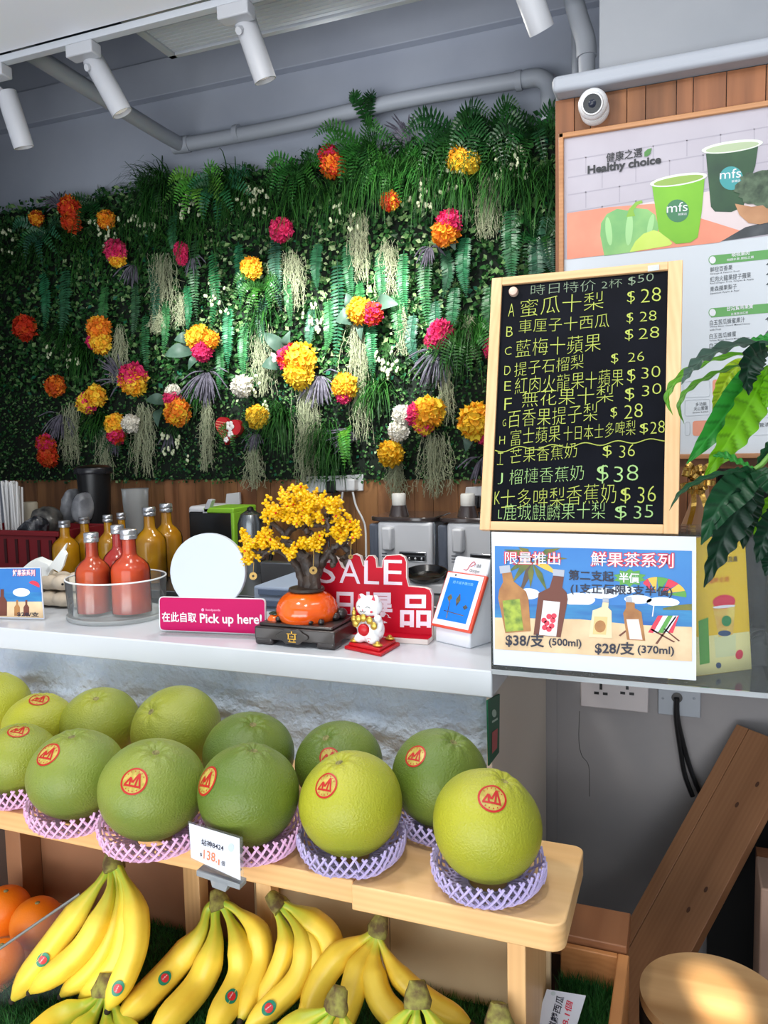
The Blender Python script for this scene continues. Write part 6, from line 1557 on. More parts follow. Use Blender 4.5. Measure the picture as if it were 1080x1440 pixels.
mb = MB(); q = [plK.on(x, y, .0006) for x, y in ((911, 374), (927, 372), (927, 380), (911, 382))]; mb.prism(q, nn * .001); mb.build('tape', clear_mat('tape_clear', (225, 230, 230), .3, .2, .4), t)
mb = MB(); mb.prism([kb(.05, .32, -dp), kb(.075, .32, -dp), Vector((kb(.075, 0).x, 1.55, ZR)), Vector((kb(.05, 0).x, 1.55, ZR))], (0, .008, .0)); mb.prism([kb(.27, .32, -dp), kb(.295, .32, -dp), Vector((kb(.295, 0).x, 1.55, ZR)), Vector((kb(.27, 0).x, 1.55, ZR))], (0, .008, 0)); mb.build('rear_strut', m_frame, t)
CH_Y = mat('chalk_yellow_green', (170, 182, 84), .85); CH_D = mat('chalk_dim', (128, 146, 122), .85); CH_P = mat('chalk_pale_green', (150, 186, 118), .85)
K = lambda x, y: (660 + x / 2.571, 350 + y / 2.571)
def chalk(mats, items, nm='chalk_item'):
    i = [k for k, it in enumerate(items) if it[0] == '$'][:1]
    if i and i[0] > 0: chalk(mats, items[i[0]:], 'chalk_price'); items = items[:i[0]]
    mb = MB()
    for s, xl, yl, xr, yr, h in items:
        a = K(xl, yl); b = K(xr, yr); write_px(mb, plK, s, a[0], a[1], b[0], b[1], h / 2.571, -.0052, -.017, .03)
    mb.build(nm, mats, t)
chalk(CH_D, (('時日特价', 222, 168, 456, 150, 38), ('2杯', 478, 146, 552, 138, 32), ('$50', 574, 134, 666, 118, 32)))
chalk(CH_Y, (('A', 140, 246, 162, 244, 48), ('蜜瓜十梨', 184, 246, 484, 216, 62), ('$', 570, 200, 598, 196, 46), ('28', 620, 196, 692, 188, 50)))
chalk(CH_Y, (('B', 133, 318, 156, 316, 36), ('車厘子十西瓜', 178, 306, 505, 284, 48), ('$', 568, 272, 592, 268, 40), ('28', 616, 264, 676, 258, 36)))
chalk(CH_Y, (('C', 128, 384, 152, 382, 28), ('藍梅十蘋果', 167, 392, 474, 370, 62), ('$', 562, 334, 592, 330, 42), ('28', 612, 328, 686, 320, 40)))
chalk(CH_Y, (('D', 126, 456, 148, 454, 32), ('提子石榴梨', 162, 462, 412, 432, 50), ('$', 512, 418, 538, 414, 38), ('26', 574, 410, 632, 404, 34)))
chalk(CH_Y, (('E', 126, 514, 150, 512, 34), ('紅肉火龍果', 164, 526, 414, 506, 60), ('十蘋果', 420, 506, 556, 494, 62), ('$', 570, 486, 600, 482, 50), ('30', 622, 470, 690, 462, 40)))
chalk(CH_Y, (('F', 126, 584, 152, 580, 42), ('無花果十梨', 190, 572, 520, 554, 58), ('$', 562, 552, 596, 548, 48), ('30', 624, 534, 694, 522, 38)))
chalk(CH_Y, (('G', 120, 642, 132, 640, 24), ('百香果提子梨', 138, 648, 462, 622, 62), ('$', 510, 614, 534, 610, 40), ('28', 560, 616, 626, 608, 50)))
chalk(CH_Y, (('H', 108, 708, 128, 706, 30), ('富士蘋果', 148, 712, 328, 694, 58), ('十日本士多啤梨', 340, 696, 600, 672, 52), ('$', 616, 672, 646, 668, 40), ('28', 654, 670, 706, 664, 44)))
mb = MB(); wv_ = []
for k in range(60):
    f = k / 59; x = 92 + 640 * f; y = 728 - 40 * f + 8 * math.sin(f * 34) * (1 - .3 * f); wv_.append(plK.on(*K(x, y), -.0052))
mb.tube(wv_, .0009, 5); mb.build('chalk_wave', CH_Y, t)
chalk(CH_Y, (('工', 100, 782, 122, 780, 44), ('芒果香蕉奶', 146, 778, 388, 754, 54), ('$', 482, 756, 514, 752, 44), ('36', 542, 756, 598, 748, 44)))
chalk(CH_P, (('J', 102, 852, 120, 850, 40), ('榴槤香蕉奶', 144, 852, 413, 836, 54), ('$', 460, 850, 502, 844, 66), ('38', 522, 844, 610, 836, 56)))
chalk(CH_Y, (('K', 90, 926, 110, 922, 46), ('士多啤梨香蕉奶', 112, 942, 530, 918, 68), ('$', 546, 922, 582, 916, 56), ('36', 608, 920, 674, 912, 58)))
chalk(CH_P, (('L', 104, 976, 118, 974, 32), ('鹿城麒麟果十梨', 124, 982, 490, 976, 58), ('$', 526, 982, 568, 978, 52), ('35', 594, 976, 664, 970, 46)))

# ================================================================== MENU BOARD
YM = 2.022
plM = Plane((0, YM, 1.8), (1, 0, 0), (0, 0, 1))
t = thing('menu_board', 'large framed juice menu with a green drinks photograph on the wood wall', 'menu board', (.3, 2.03, 1.40))
f0 = plM.on(793, 199); fb = plM.on(965, 641)
mz0 = 1.392; mz1 = 2.190; mx0 = -.306; mx1 = 1.1
m_mf = wood('menu_frame', (196, 142, 96), (172, 118, 74), 'X', 10, .4)
MB().box((mx0, 2.012, mz0), (mx1, 2.034, mz0 + .012)).build('frame_bottom', m_mf, t, bevel=.002); MB().box((mx0, 2.012, mz1 - .012), (mx1, 2.034, mz1)).build('frame_top', m_mf, t, bevel=.002)
MB().box((mx0, 2.012, mz0), (mx0 + .012, 2.034, mz1)).build('frame_side', m_mf, t, bevel=.002); MB().box((mx1 - .012, 2.012, mz0), (mx1, 2.034, mz1)).build('frame_side', m_mf, t, bevel=.002)
MB().box((mx0 + .01, YM, mz0 + .01), (mx1 - .01, 2.033, mz1 - .01)).build('panel', mat('menu_white', (206, 212, 218), .4), t)
M_ = lambda x, y: (770 + x / 3.484, 130 + y / 3.484)
ML = lambda pts: [M_(*p) for p in pts]
def pm(nm, pts, m, lift, par=None):
    return print_px(MB(), plM, pts, lift).build(nm, m, par or t)
pl_z = lambda x, y: plM.on(*M_(x, y))
m_brk = mat('photo_brick', (182, 177, 186), .45, rgb2=(174, 168, 178), nscale=7); m_mort = mat('photo_mortar', (162, 157, 168), .45); m_tbl = mat('photo_table', (222, 136, 110), .45, rgb2=(232, 152, 124), nscale=9); m_cloth = mat('photo_cloth', (216, 200, 200), .45)
ph_z = pl_z(95, 818).z; a0 = mx0 + .012
mb = MB(); mb.add([Vector((a0, YM - .0004, ph_z)), Vector((mx1 - .012, YM - .0004, ph_z + .02)), Vector((mx1 - .012, YM - .0004, mz1 - .012)), Vector((a0, YM - .0004, mz1 - .012))], [(0, 1, 2, 3)]); mb.build('photo_background', m_brk, t)
mb = MB()
for k in range(5):
    y0 = 330 + k * 85
    for (xa, xb) in ((100, 1200),):
        mb.prism([plM.on(*M_(x, y), .0006) for x, y in ((xa, y0), (xb, y0 - 185), (xb, y0 - 179), (xa, y0 + 6))], (0, -.0001, 0))
    for j in range(6):
        x = 185 + j * 165 + (80 if k % 2 else 0); y = y0 - (x - 100) * .168
        mb.prism([plM.on(*M_(xx, yy), .0006) for xx, yy in ((x, y), (x + 5, y), (x + 5, y + 80), (x, y + 80))], (0, -.0001, 0))
mb.build('brick_joints', m_mort, t)
pm('photo_cloth', ML(((420, 552), (1250, 400), (1250, 668), (95, 820), (95, 700))), m_cloth, .0009)
pm('photo_table', ML(((95, 592), (300, 562), (520, 545), (800, 632), (960, 682), (840, 735), (95, 818))), m_tbl, .0012)
pm('photo_slate', ML(((850, 730), (970, 660), (1250, 590), (1250, 668))), mat('photo_slate', (84, 88, 92), .5, rgb2=(60, 64, 68), nscale=20), .0013)
# pepper
pep = mat('photo_pepper', (112, 172, 104), .4, rgb2=(150, 200, 120), nscale=10); pep2 = mat('photo_pepper_light', (158, 206, 140), .4)
pp = pm('photo_pepper', ML([(278, 800), (258, 700), (262, 640), (290, 596), (340, 570), (390, 578), (430, 566), (490, 572), (528, 600), (545, 660), (530, 720), (470, 770), (420, 782)]), pep, .0016)
for e in ((300, 680, 16, 70, -6), (400, 670, 18, 80, 4), (505, 650, 14, 55, 12)): pm('pepper_highlight', ML(ell(*e)), pep2, .0019, pp)
pm('pepper_stem', ML(((386, 610), (400, 570), (432, 536), (462, 528), (466, 540), (440, 552), (420, 580), (430, 606))), mat('photo_stem', (130, 178, 60), .4), .0020, pp)
pm('photo_lime', ML([(402, 782), (430, 730), (470, 692), (520, 674), (570, 690), (612, 738), (600, 750), (480, 770)]), mat('photo_lime', (188, 214, 84), .4, rgb2=(204, 224, 110), nscale=9), .0021)
cg = mat('photo_green_juice', (122, 186, 40), .4, rgb2=(108, 172, 36), nscale=8); rimw = mat('photo_cup_rim', (220, 230, 214), .4); dg = mat('photo_dark_juice', (30, 62, 44), .4, rgb2=(46, 82, 52), nscale=14)
c1 = pm('photo_cup', ML(((512, 456), (770, 415), (756, 580), (736, 710), (700, 735), (630, 742), (570, 700), (545, 680))), cg, .0024)
pm('cup_rim', ML(ell(642, 428, 142, 28, -9)), rimw, .0027, c1); pm('cup_liquid', ML(ell(642, 430, 124, 19, -9)), mat('photo_juice_top', (140, 170, 80), .4), .0030, c1)
pm('cup_label', ML(ell(637, 580, 56, 56)), mat('photo_label_green', (62, 122, 84), .4), .0028, c1)
mb = MB(); a = M_(584, 590); b = M_(686, 580); write_px(mb, plM, 'mfs', a[0], a[1], b[0], b[1], 13, .0031, .0); a = M_(640, 604); b = M_(682, 600); write_px(mb, plM, '鮮果店', a[0], a[1], b[0], b[1], 3.6, .0031); mb.build('cup_lettering', P_WHITE, c1)
c2 = pm('photo_cup', ML(((776, 300), (1032, 262), (1018, 360), (990, 440), (960, 560), (900, 586), (820, 584), (800, 560))), dg, .0016)
pm('cup_rim', ML(ell(905, 265, 152, 28, -8)), rimw, .0019, c2); pm('cup_liquid', ML(ell(905, 268, 132, 19, -8)), mat('photo_foam', (170, 186, 150), .4), .0022, c2)
pm('cup_label', ML(ell(900, 420, 58, 58)), mat('photo_label_teal', (62, 150, 152), .4), .0020, c2)
mb = MB(); a = M_(844, 426); b = M_(948, 416); write_px(mb, plM, 'mfs', a[0], a[1], b[0], b[1], 13, .0023, .0); a = M_(902, 442); b = M_(944, 438); write_px(mb, plM, '鮮果店', a[0], a[1], b[0], b[1], 3.6, .0023); mb.build('cup_lettering', P_WHITE, c2)
pm('photo_bowl', ML(((918, 545), (940, 600), (985, 640), (1040, 646), (1250, 600), (1250, 520), (1100, 548), (1000, 560))), mat('photo_copper', (168, 120, 84), .35, rgb2=(198, 150, 110), nscale=9), .0030)
kal = mat('photo_kale', (48, 66, 50), .5, rgb2=(88, 108, 84), nscale=60)
pts = []
for k in range(40):
    a = 2 * PI * k / 40; r = 1 + .07 * math.sin(k * 2.7) + .05 * math.sin(k * 5.1); pts.append((1075 + 155 * r * math.cos(a), 470 + 90 * r * math.sin(a)))
pm('photo_kale', ML(pts), kal, .0033)
mb = MB(); a = M_(287, 345); b = M_(464, 315); write_px(mb, plM, '健康之選', a[0], a[1], b[0], b[1], 13.5, .0035, .012); a = M_(196, 412); b = M_(556, 360); write_px(mb, plM, 'Healthy choice', a[0], a[1], b[0], b[1], 15, .0035, .036); mb.build('heading_text', mat('menu_black', (44, 46, 50), .5), t)
pm('leaf_mark', ML(((474, 315), (474, 292), (490, 278), (510, 272), (504, 300), (490, 312))), mat('menu_leaf_green', (76, 128, 66), .5), .0035)
# price list
m_bar = mat('menu_green', (96, 160, 88), .45); m_ink = mat('menu_ink', (84, 90, 94), .5); m_sal = mat('menu_salmon', (226, 150, 122), .45); m_out = mat('menu_outline', (200, 206, 212), .5)
for (y0, s1, s2) in ((359.5, ('啖啖果肉', 1029, 361.5, 1054, 358.5, 6.5), ('特調水果 原粒之選', 1022, 367.5, 1060, 363, 3.6)), (433.5, ('台灣寶島果實', 1022, 437.5, 1059, 433.5, 6.8), ('台灣直送蔬果', 1028, 443.5, 1052, 441, 3.4))):
    k = -.105 if y0 < 400 else -.085
    f = pm('section_bar', [(1000, y0), (1200, y0 + 200 * k), (1200, y0 + 200 * k + 13.5), (1000, y0 + 13)], m_bar, .0008)
    pm('bar_badge', ell(1002, y0 + 6, 5.6, 6.2), m_bar, .0010, f); pm('bar_badge_inner', ell(1002, y0 + 6, 4.6, 5.1), P_WHITE, .0012, f)
    mb = MB(); write_px(mb, plM, *s1[:5], s1[5], .0014, .015); write_px(mb, plM, *s2[:5], s2[5], .0014, .01); mb.build('bar_text', P_WHITE, f)
mb = MB()
for s, xl, yl, xr, yr, h in (('鮮橙百香果', 998.5, 383, 1030, 379.5, 7.2), ('Orange & Passion Fruit', 998.5, 387, 1040, 382.5, 2.8), ('紅肉火龍果提子蘋果', 998.5, 397, 1056, 390.5, 7.8), ('Red Dragon Fruit, Grapes & Apple', 998.5, 400.5, 1060, 394, 2.8), ('青森蘋果梨子', 998.5, 410.5, 1036, 406, 7.2), ('Japanese Apple & Pear', 998.5, 414.5, 1040, 410, 2.8),
      ('白玉苦瓜蜂蜜果汁', 998, 458, 1047.5, 453, 7.6), ('White Bitter Gourd Mixed Honey', 998, 461.5, 1055, 456.5, 2.8), ('with Fruit', 998, 465.5, 1014, 464, 2.6), ('白玉苦瓜蜂蜜', 997.5, 477, 1035, 473, 7.4), ('White Bitter Gourd Mixed Honey', 997.5, 481, 1054, 476, 2.8), ('白玉苦瓜', 997.5, 490, 1024, 487, 7.2), ('48', 1077, 375, 1088, 373.5, 6), ('48', 1077, 389, 1088, 387.5, 6), ('48', 1077, 403, 1088, 401.5, 6), ('45', 1076, 452, 1087, 450.5, 6), ('42', 1076, 471, 1087, 469.5, 6),
      ('多功能', 978, 571.5, 993.5, 570, 5.2), ('天山雪蓮', 975.5, 578, 995.5, 576, 5.4), ('Snow Lotus', 974, 581.5, 996, 579.5, 2.4), ('蓮藕', 1066, 573.5, 1080, 572.5, 6), ('血管清', 1060, 601, 1082, 600, 6)):
    mb = MB(); write_px(mb, plM, s, xl, yl, xr, yr, h, .0008, .004); mb.build('menu_line', m_ink, t)
for q, s in ((((1002, 534), (1044, 531), (1044, 556), (1002, 558)), ('$33', 1008, 546, 1022, 545, 9)), (((974, 592), (1055, 589), (1055, 611.5), (974, 613)), ('+$4', 1037, 601, 1050, 600, 9))):
    mb = MB(); print_px(mb, plM, rr_px(q, 4), .0010); f = mb.build('price_box', m_sal, t)
    mb = MB(); write_px(mb, plM, *s, .0014, .012); mb.build('box_text', P_WHITE, f)
mb = MB()
for q in (((960, 537), (998, 534.5), (998, 557.5), (960, 559)), ((963, 563), (998, 561), (998, 583), (963, 585)), ((963, 593.5), (970, 593), (970, 612), (963, 612.5)), ((1058, 588), (1120, 585), (1120, 610), (1058, 612)), ((1058, 560), (1120, 557), (1120, 582), (1058, 584))):
    P_ = [plM.on(x, y, .0008) for x, y in rr_px(q, 3, 3)]; mb.tube(P_ + [P_[0]], .0005, 4)
mb.build('box_outlines', m_out, t)

# ================================================================== YELLOW STANDEE, GIFT, DARK THINGS ON THE FLAP
a = atZ(975, 951, ZC + .0045); b = atZ(1057, 941, ZC + .0045)
plY = Plane(a, (b - a), (0, 0, 1))
t = thing('yellow_poster', 'yellow fruit cup poster standing behind the clear riser under the plant', 'poster', plY.on(1015, 946))
Yq = lambda x, y: (930 + x / 2.88, 460 + y / 2.88)
mb = MB(); mb.prism([plY.on(x, y) for x, y in ((936, 762), (1047, 748), (1057, 941), (940, 956))], plY.n * -.002); mb.build('card', mat('poster_yellow', (226, 186, 40), .5), t)
def py(nm, pts, m, l): return print_px(MB(), plY, pts, l).build(nm, m, t)
py('pale_base', ((940, 900), (1054, 888), (1057, 941), (940, 955)), mat('poster_pale', (224, 214, 150), .5), .0004)
py('printed_block', [Yq(*p) for p in ((214, 1256), (302, 1244), (302, 1330), (220, 1340))], mat('poster_block', (206, 208, 160), .5), .0007)
py('printed_pack', [Yq(*p) for p in ((150, 1190), (190, 1175), (196, 1360), (156, 1368))], P_GRN, .0007)
py('printed_cup', [Yq(*p) for p in ((208, 1130), (300, 1120), (290, 1245), (232, 1256))], mat('poster_cup', (226, 206, 110), .5, rgb2=(206, 150, 70), nscale=40), .0009)
py('printed_fruit', [Yq(*p) for p in ell(254, 1112, 46, 28, -5)], P_RED, .0011); py('printed_rim', [Yq(*p) for p in ell(254, 1132, 46, 6, -5)], P_WHITE, .0012)
py('printed_kiwi', [Yq(*p) for p in ell(264, 1190, 20, 22)], mat('poster_kiwi', (44, 130, 74), .5), .0012); py('printed_berries', [Yq(*p) for p in ell(256, 1240, 26, 12)], mat('poster_blueberry', (54, 78, 112), .5), .0012)
py('printed_strawberry', [Yq(*p) for p in ell(316, 1326, 15, 20, 15)], P_RED, .0012); py('printed_blueberry', [Yq(*p) for p in ell(232, 1370, 11, 12)], mat('poster_blueberry', (54, 78, 112), .5), .0012)
mb = MB()
for s, xl, yl, xr, h in (('免洗食物', 226, 892, 304, 22), ('健康及高', 232, 956, 308, 24)):
    A1 = Yq(xl, yl); A2 = Yq(xr, yl - 6); write_px(mb, plY, s, *A1, *A2, h / 2.88, .0012, .01)
mb.build('dark_text', P_NAVY, t)
mb = MB(); A1 = Yq(190, 1040); A2 = Yq(274, 1032); write_px(mb, plY, '隨時食用', *A1, *A2, 8, .0012, .01); mb.build('red_text', mat('poster_orange', (206, 96, 40), .5), t)

gb = atY(985, 700, 1.70)
t = thing('gift_bottle', 'gift with a gold ribbon bow standing between the blackboard and the plant', 'gift', (gb.x, 1.74, ZC + .004))
m_rib = mat('gold_ribbon', (206, 164, 84), .22, .75, bump=.1, bscale=60)
MB().lathe([(.035, ZC + .0042), (.036, ZC + .02), (.036, gb.z - .06), (.018, gb.z - .01), (.016, gb.z + .03)], 28, Matrix.Translation((gb.x, 1.74, 0))).build('wrapped_bottle', mat('gift_wrap', (196, 150, 116), .35), t)
mb = MB()
for k in range(26):
    a = rnd.uniform(0, 2 * PI); e = rnd.uniform(-.5, .9); d = Vector((math.cos(a), -abs(math.sin(a)) * .8, e)).normalized(); c = atY(979 + rnd.uniform(-8, 8), 668 + rnd.uniform(-10, 22), 1.70)
    x, y, _ = frame_from(d); L_ = rnd.uniform(.018, .032); w = y * .005
    P_ = spline([c, c + d * L_ * .6 + x * L_ * .35, c + d * L_, c + d * L_ * .6 - x * L_ * .35, c], 4)
    for i in range(len(P_) - 1): mb.add([P_[i] - w, P_[i] + w, P_[i + 1] + w, P_[i + 1] - w], [(0, 1, 2, 3)])
for px0, px1, y1 in ((975, 968, 742), (985, 992, 735)):
    P_ = spline([atY(px0, 690, 1.69), atY((px0 + px1) / 2 + 4, 712, 1.68), atY(px1, y1, 1.69)], 5)
    for i in range(len(P_) - 1): w = Vector((.005, 0, .001)); mb.add([P_[i] - w, P_[i] + w, P_[i + 1] + w, P_[i + 1] - w], [(0, 1, 2, 3)])
mb.build('ribbon_bow', m_rib, t)
q0 = atY(1052, 862, 1.86); q1 = atY(1010, 662, 1.86)
t = thing('dark_appliance', 'black appliance box behind the plant leaves on the clear flap', 'appliance', (.35, 1.92, ZC + .004))
MB().box((q1.x, 1.86, ZC + .0042), (.75, 2.0, q1.z)).build('housing', mat('matt_black', (9, 9, 10), .7, spec=.1), t, bevel=.01); MB().box((q1.x + .03, 1.855, ZC + .05), (.72, 1.861, q1.z - .03)).build('front_glass', mat('dark_glass', (6, 6, 8), .5, spec=.1), t)
q0 = atZ(1062, 872, ZC + .004)
tag(MB().box((q0.x, q0.y - .03, ZC + .0042), (q0.x + .16, q0.y + .04, ZC + .035)).build('red_box', mat('box_red', (176, 30, 44), .4), bevel=.003), 'small red box on the flap at the right edge under the plant', 'box')
for k, (pts, lab) in enumerate(((((1044, 905), (1052, 880), (1068, 872), (1090, 868)), 'upper black cable tangled on the flap at the right edge'), (((1046, 908), (1060, 892), (1078, 888), (1095, 890)), 'lower black cable tangled on the flap at the right edge'))):
    tag(MB().tube(spline([atZ(x, y, ZC + .012) for x, y in pts], 6), .004, 7).build('black_cable', m_dark), lab, 'cable')

# ================================================================== SOCKETS UNDER THE FLAP
YW2 = 2.049
m_sock = mat('old_socket_white', (198, 190, 190), .4)
P0 = atY(817, 958, YW2); P1 = atY(912, 1001, YW2)
t = thing('power_socket', 'old double wall socket with switches under the clear flap', 'socket', ((P0.x + P1.x) / 2, YW2, P1.z))
MB().box((P0.x, YW2 - .011, P1.z), (P1.x, YW2 + .001, P0.z + .02)).build('face_plate', m_sock, t, bevel=.003)
for cx in (845, 882):
    mb = MB(); c = atY(cx, 972, YW2 - .012)
    for dx, dz, w, h in ((0, .012, .0035, .008), (-.011, -.006, .006, .0035), (.011, -.006, .006, .0035)): mb.box((c.x + dx - w, YW2 - .0118, c.z + dz - h), (c.x + dx + w, YW2 - .0105, c.z + dz + h))
    mb.build('pin_holes', m_dark, t)
P0 = atY(926, 955, YW2); P1 = atY(985, 1008, YW2)
t = thing('cable_outlet', 'grey wall plate with a black cable hole right of the double socket', 'cable outlet', ((P0.x + P1.x) / 2, YW2, P1.z))
MB().box((P0.x, YW2 - .011, P1.z), (P1.x, YW2 + .001, P0.z + .02)).build('face_plate', mat('grey_plate', (158, 164, 172), .4), t, bevel=.002)
c = atY(952, 981, YW2 - .012); mtw = Matrix.Translation(c) @ Matrix.Rotation(PI / 2, 4, 'X')
MB().lathe([(.012, -.002), (.013, .001), (.0005, .0012)], 24, mtw).build('cable_hole', m_dark, t)
for sx in (932, 976): MB().ball(atY(sx, 982, YW2 - .0115), (.003, .0015, .003), 10, 6).build('screw', m_greymetal, t)
for pts, lab in ((((952, 982), (953, 1010), (962, 1050), (972, 1085), (985, 1118)), 'right black cable hanging from the grey wall plate'), (((951, 982), (951, 1012), (957, 1055), (963, 1090), (974, 1120)), 'left black cable hanging from the grey wall plate')):
    P_ = [atY(x, y, YW2 - (.016 if i == 0 else .028)) for i, (x, y) in enumerate(pts)]
    tag(MB().tube(spline(P_, 6), .0058, 8).build('black_cable', m_dark), lab, 'cable')
mb = MB(); P_ = [atY(x, y, YW2 + .0005) for x, y in ((815, 1000), (814, 1040), (818, 1062), (828, 1078), (829, 1120))]; mb.tube(spline(P_, 5), .0008, 4)
mb.build('trim_5', mat('wall_crack', (88, 84, 84), .9))['kind'] = 'structure'

# ================================================================== LEANING PLANK, CRATE, STOOL
m_plk = wood('plank_brown', (158, 112, 78), (132, 90, 60), 'Z', 7, .45)
A0 = atY(1036, 1018, 2.02); B0 = atY(886, 1290, 1.78); D0 = atY(1092, 1112, 1.86)
e1 = (B0 - A0); e1n = e1.normalized(); e2 = (D0 - A0); e2 = e2 - e1n * e2.dot(e1n); wP = e2.length; e2n = e2.normalized(); nP = e1n.cross(e2n)
if nP.dot(EYE - A0) < 0: nP = -nP
LP = e1.length * (A0.z - .02) / (A0.z - B0.z)
t = thing('leaning_plank', 'broad brown wooden plank leaning against the grey wall', 'plank', A0 + e1n * LP)
wg = wP * .20
zP = e2n.cross(nP); rP = Matrix((e2n, nP, zP)).transposed().to_4x4(); sP = 1 if zP.dot(e1n) > 0 else -1
for nm, a_, b_ in (('narrow_board', 0, wg), ('wide_board', wg + .0015, wP)):
    z0_, z1_ = sorted((0, sP * LP)); o = MB().box((a_, -.022, z0_), (b_, 0, z1_)).build(nm, m_plk, bevel=.0015); o.parent = t
    o.matrix_local = Matrix.Translation(A0 - ORG[t.name]) @ rP
MB().box((.06, 1.99, 0), (1.3, 2.046, .60)).build('dark_block', mat('dark_block_black', (12, 11, 11), .8), smooth=False)['kind'] = 'structure'  # added black box that darkens the gap right of the plank
mb = MB()
for u_, v_ in ((.22, .72), (.34, .60), (.72, .78), (.83, .70)):
    c = A0 + e1n * (u_ * e1.length) + e2n * (v_ * wP) + nP * .0004
    mb.add([c + e1n * .007 * math.cos(a) + e2n * .004 * math.sin(a) for a in [2 * PI * k / 12 for k in range(12)]], [tuple(range(12))])
mb.build('knots', mat('wood_knot', (74, 44, 28), .7), t)
m_red2 = wood('plank_red', (140, 84, 56), (116, 66, 42), 'Z', 7, .5)
A1 = atY(1062, 1050, 2.04)
t = tag(MB().prism([A1, atY(1075, 1043, 2.04), Vector((A1.x + .42, 1.95, .02)), Vector((A1.x + .36, 1.95, .02))], (0, -.02, 0)).build('second_plank', m_red2, bevel=.001), 'reddish plank edge showing behind the broad leaning plank', 'plank')
a = atY(1064, 1240, 1.8); b = atY(1100, 1196, 1.8)
tag(MB().box((a.x, 1.8, 0), (b.x + .05, 1.84, b.z - .02)).build('wooden_leg', wood('leg_wood', (150, 96, 62), (126, 78, 48), 'Z', 7, .5)), 'brown wooden leg in the dark gap at the right edge', 'leg')
a = atY(1068, 1335, 1.62); b = atY(1110, 1256, 1.62)
tag(MB().box((a.x, 1.62, 0), (b.x + .1, 1.75, b.z)).build('cardboard_box', mat('box_card', (150, 122, 106), .7), bevel=.004), 'pale cardboard box in the shadows at the right edge behind the stool', 'box')

# turf-lined crate right of the stand
zt = .552
r0 = atZ(868, 1346, zt); r1 = atZ(885, 1344, zt)
xi = r0.x; xo = r1.x; yb3 = r0.y
t = thing('grass_crate', 'wooden crate lined with artificial turf at the right of the stand', 'crate', ((xi - .06), 1.2, 0))
MB().box((xi, .75, .40), (xo, yb3 + .012, zt)).build('side_rail', m_pineY, t, bevel=.002)
MB().box((-.2, yb3, .40), (xi, yb3 + .012, zt)).build('end_rail', m_pineY, t, bevel=.002)
MB().box((-.2, .75, .44), (xi, yb3, .478)).build('floor_board', m_pineY, t)
for yy in (.78, yb3 - .03):
    for xx in (-.199, xo - .03): MB().box((xx, yy, 0), (xx + .028, yy + .03, .44)).build('leg', m_pineY, t)
turf(-.2, xi - .001, .95, yb3 - .001, .484, 7000, t, 'turf_lining', .034)
q = [atZ(803, 1276, zt + .012), atZ(887, 1284, zt + .012)]
t = thing('step_board', 'brown low board behind the turf crate against the wall', 'board', (-.15, 1.5, 0))
MB().box((-.33, yb3 + .016, zt - .03), (q[1].x, q[1].y, zt + .012)).build('top_board', wood('step_brown', (150, 100, 66), (128, 82, 52), 'Y', 8, .45), t, bevel=.002)
MB().box((-.33, yb3 + .05, 0), (q[1].x - .01, q[1].y - .02, zt - .03)).build('support_box', mat('step_dark', (74, 50, 36), .6), t)
qs = [(769, 1391), (824, 1400), (810, 1446), (750, 1446)]
plW = Plane(atZ(790, 1420, .535), (1, .12, 0), (0, .8, .6))
t = thing('price_card', 'white price card lying on the turf in the right crate', 'price card', plW.on(785, 1420))
mb = MB(); mb.prism([plW.on(x, y) for x, y in qs], plW.n * -.0015); mb.build('card', m_paper, t)
a = plW.on(781, 1452, .0006); b = plW.on(794, 1403, .0006); n_ = plW.n; yv = n_.cross((b - a).normalized())
if (plW.on(770, 1420) - plW.on(790, 1420)).dot(yv) < 0: yv = -yv
mb = MB(); write(mb, '麒麟西瓜', a, b - a, yv * .013, .012); mb.build('dark_text', P_NAVY, t)
a = plW.on(797, 1452, .0006); b = plW.on(806, 1410, .0006); mb = MB(); write(mb, '98.1個', a, b - a, yv * .011, .012); mb.build('red_text', P_RED, t)
print_px(MB(), plW, ell(778, 1397, 3.5, 3), .0006).build('grey_mark', mat('print_lightgrey', (186, 200, 204), .5), t)

zs = .49
c = atZ(1003, 1398, zs); Ls = atZ(904, 1398, zs); rs = (c - Ls).length
c = Ls + Vector((rs, 0, 0)) * 1.0; c.y -= .0
cs_ = atZ(1003, 1342, zs); c = Vector((atZ(1003, 1398, zs).x, cs_.y - rs * .98, zs))
t = thing('round_stool', 'round pine stool with a black rim catching a patch of sun', 'stool', (c.x, c.y, 0))
mt = Matrix.Translation((c.x, c.y, 0))
MB().lathe([(rs * .97, zs - .004), (rs, zs - .003), (rs, zs - .022), (rs * .97, zs - .026)][::-1], 64, mt).build('seat', wood('stool_pine', (196, 158, 112), (160, 120, 76), 'X', 6, .45), t)
MB().lathe([(rs * .985, zs - .070), (rs * 1.004, zs - .068), (rs * 1.004, zs - .030), (rs * .985, zs - .0265)], 64, mt).build('black_band', mat('band_black', (20, 18, 18), .5), t)
for k in range(4):
    a = PI / 4 + PI / 2 * k; x = c.x + math.cos(a) * rs * .75; y = c.y + math.sin(a) * rs * .75
    MB().tube([(x, y, zs - .07), (c.x + math.cos(a) * rs * .95, c.y + math.sin(a) * rs * .95, 0)], .016, 12).build('leg', wood('stool_leg', (196, 150, 96), (170, 124, 74), 'Z', 6, .4), t)

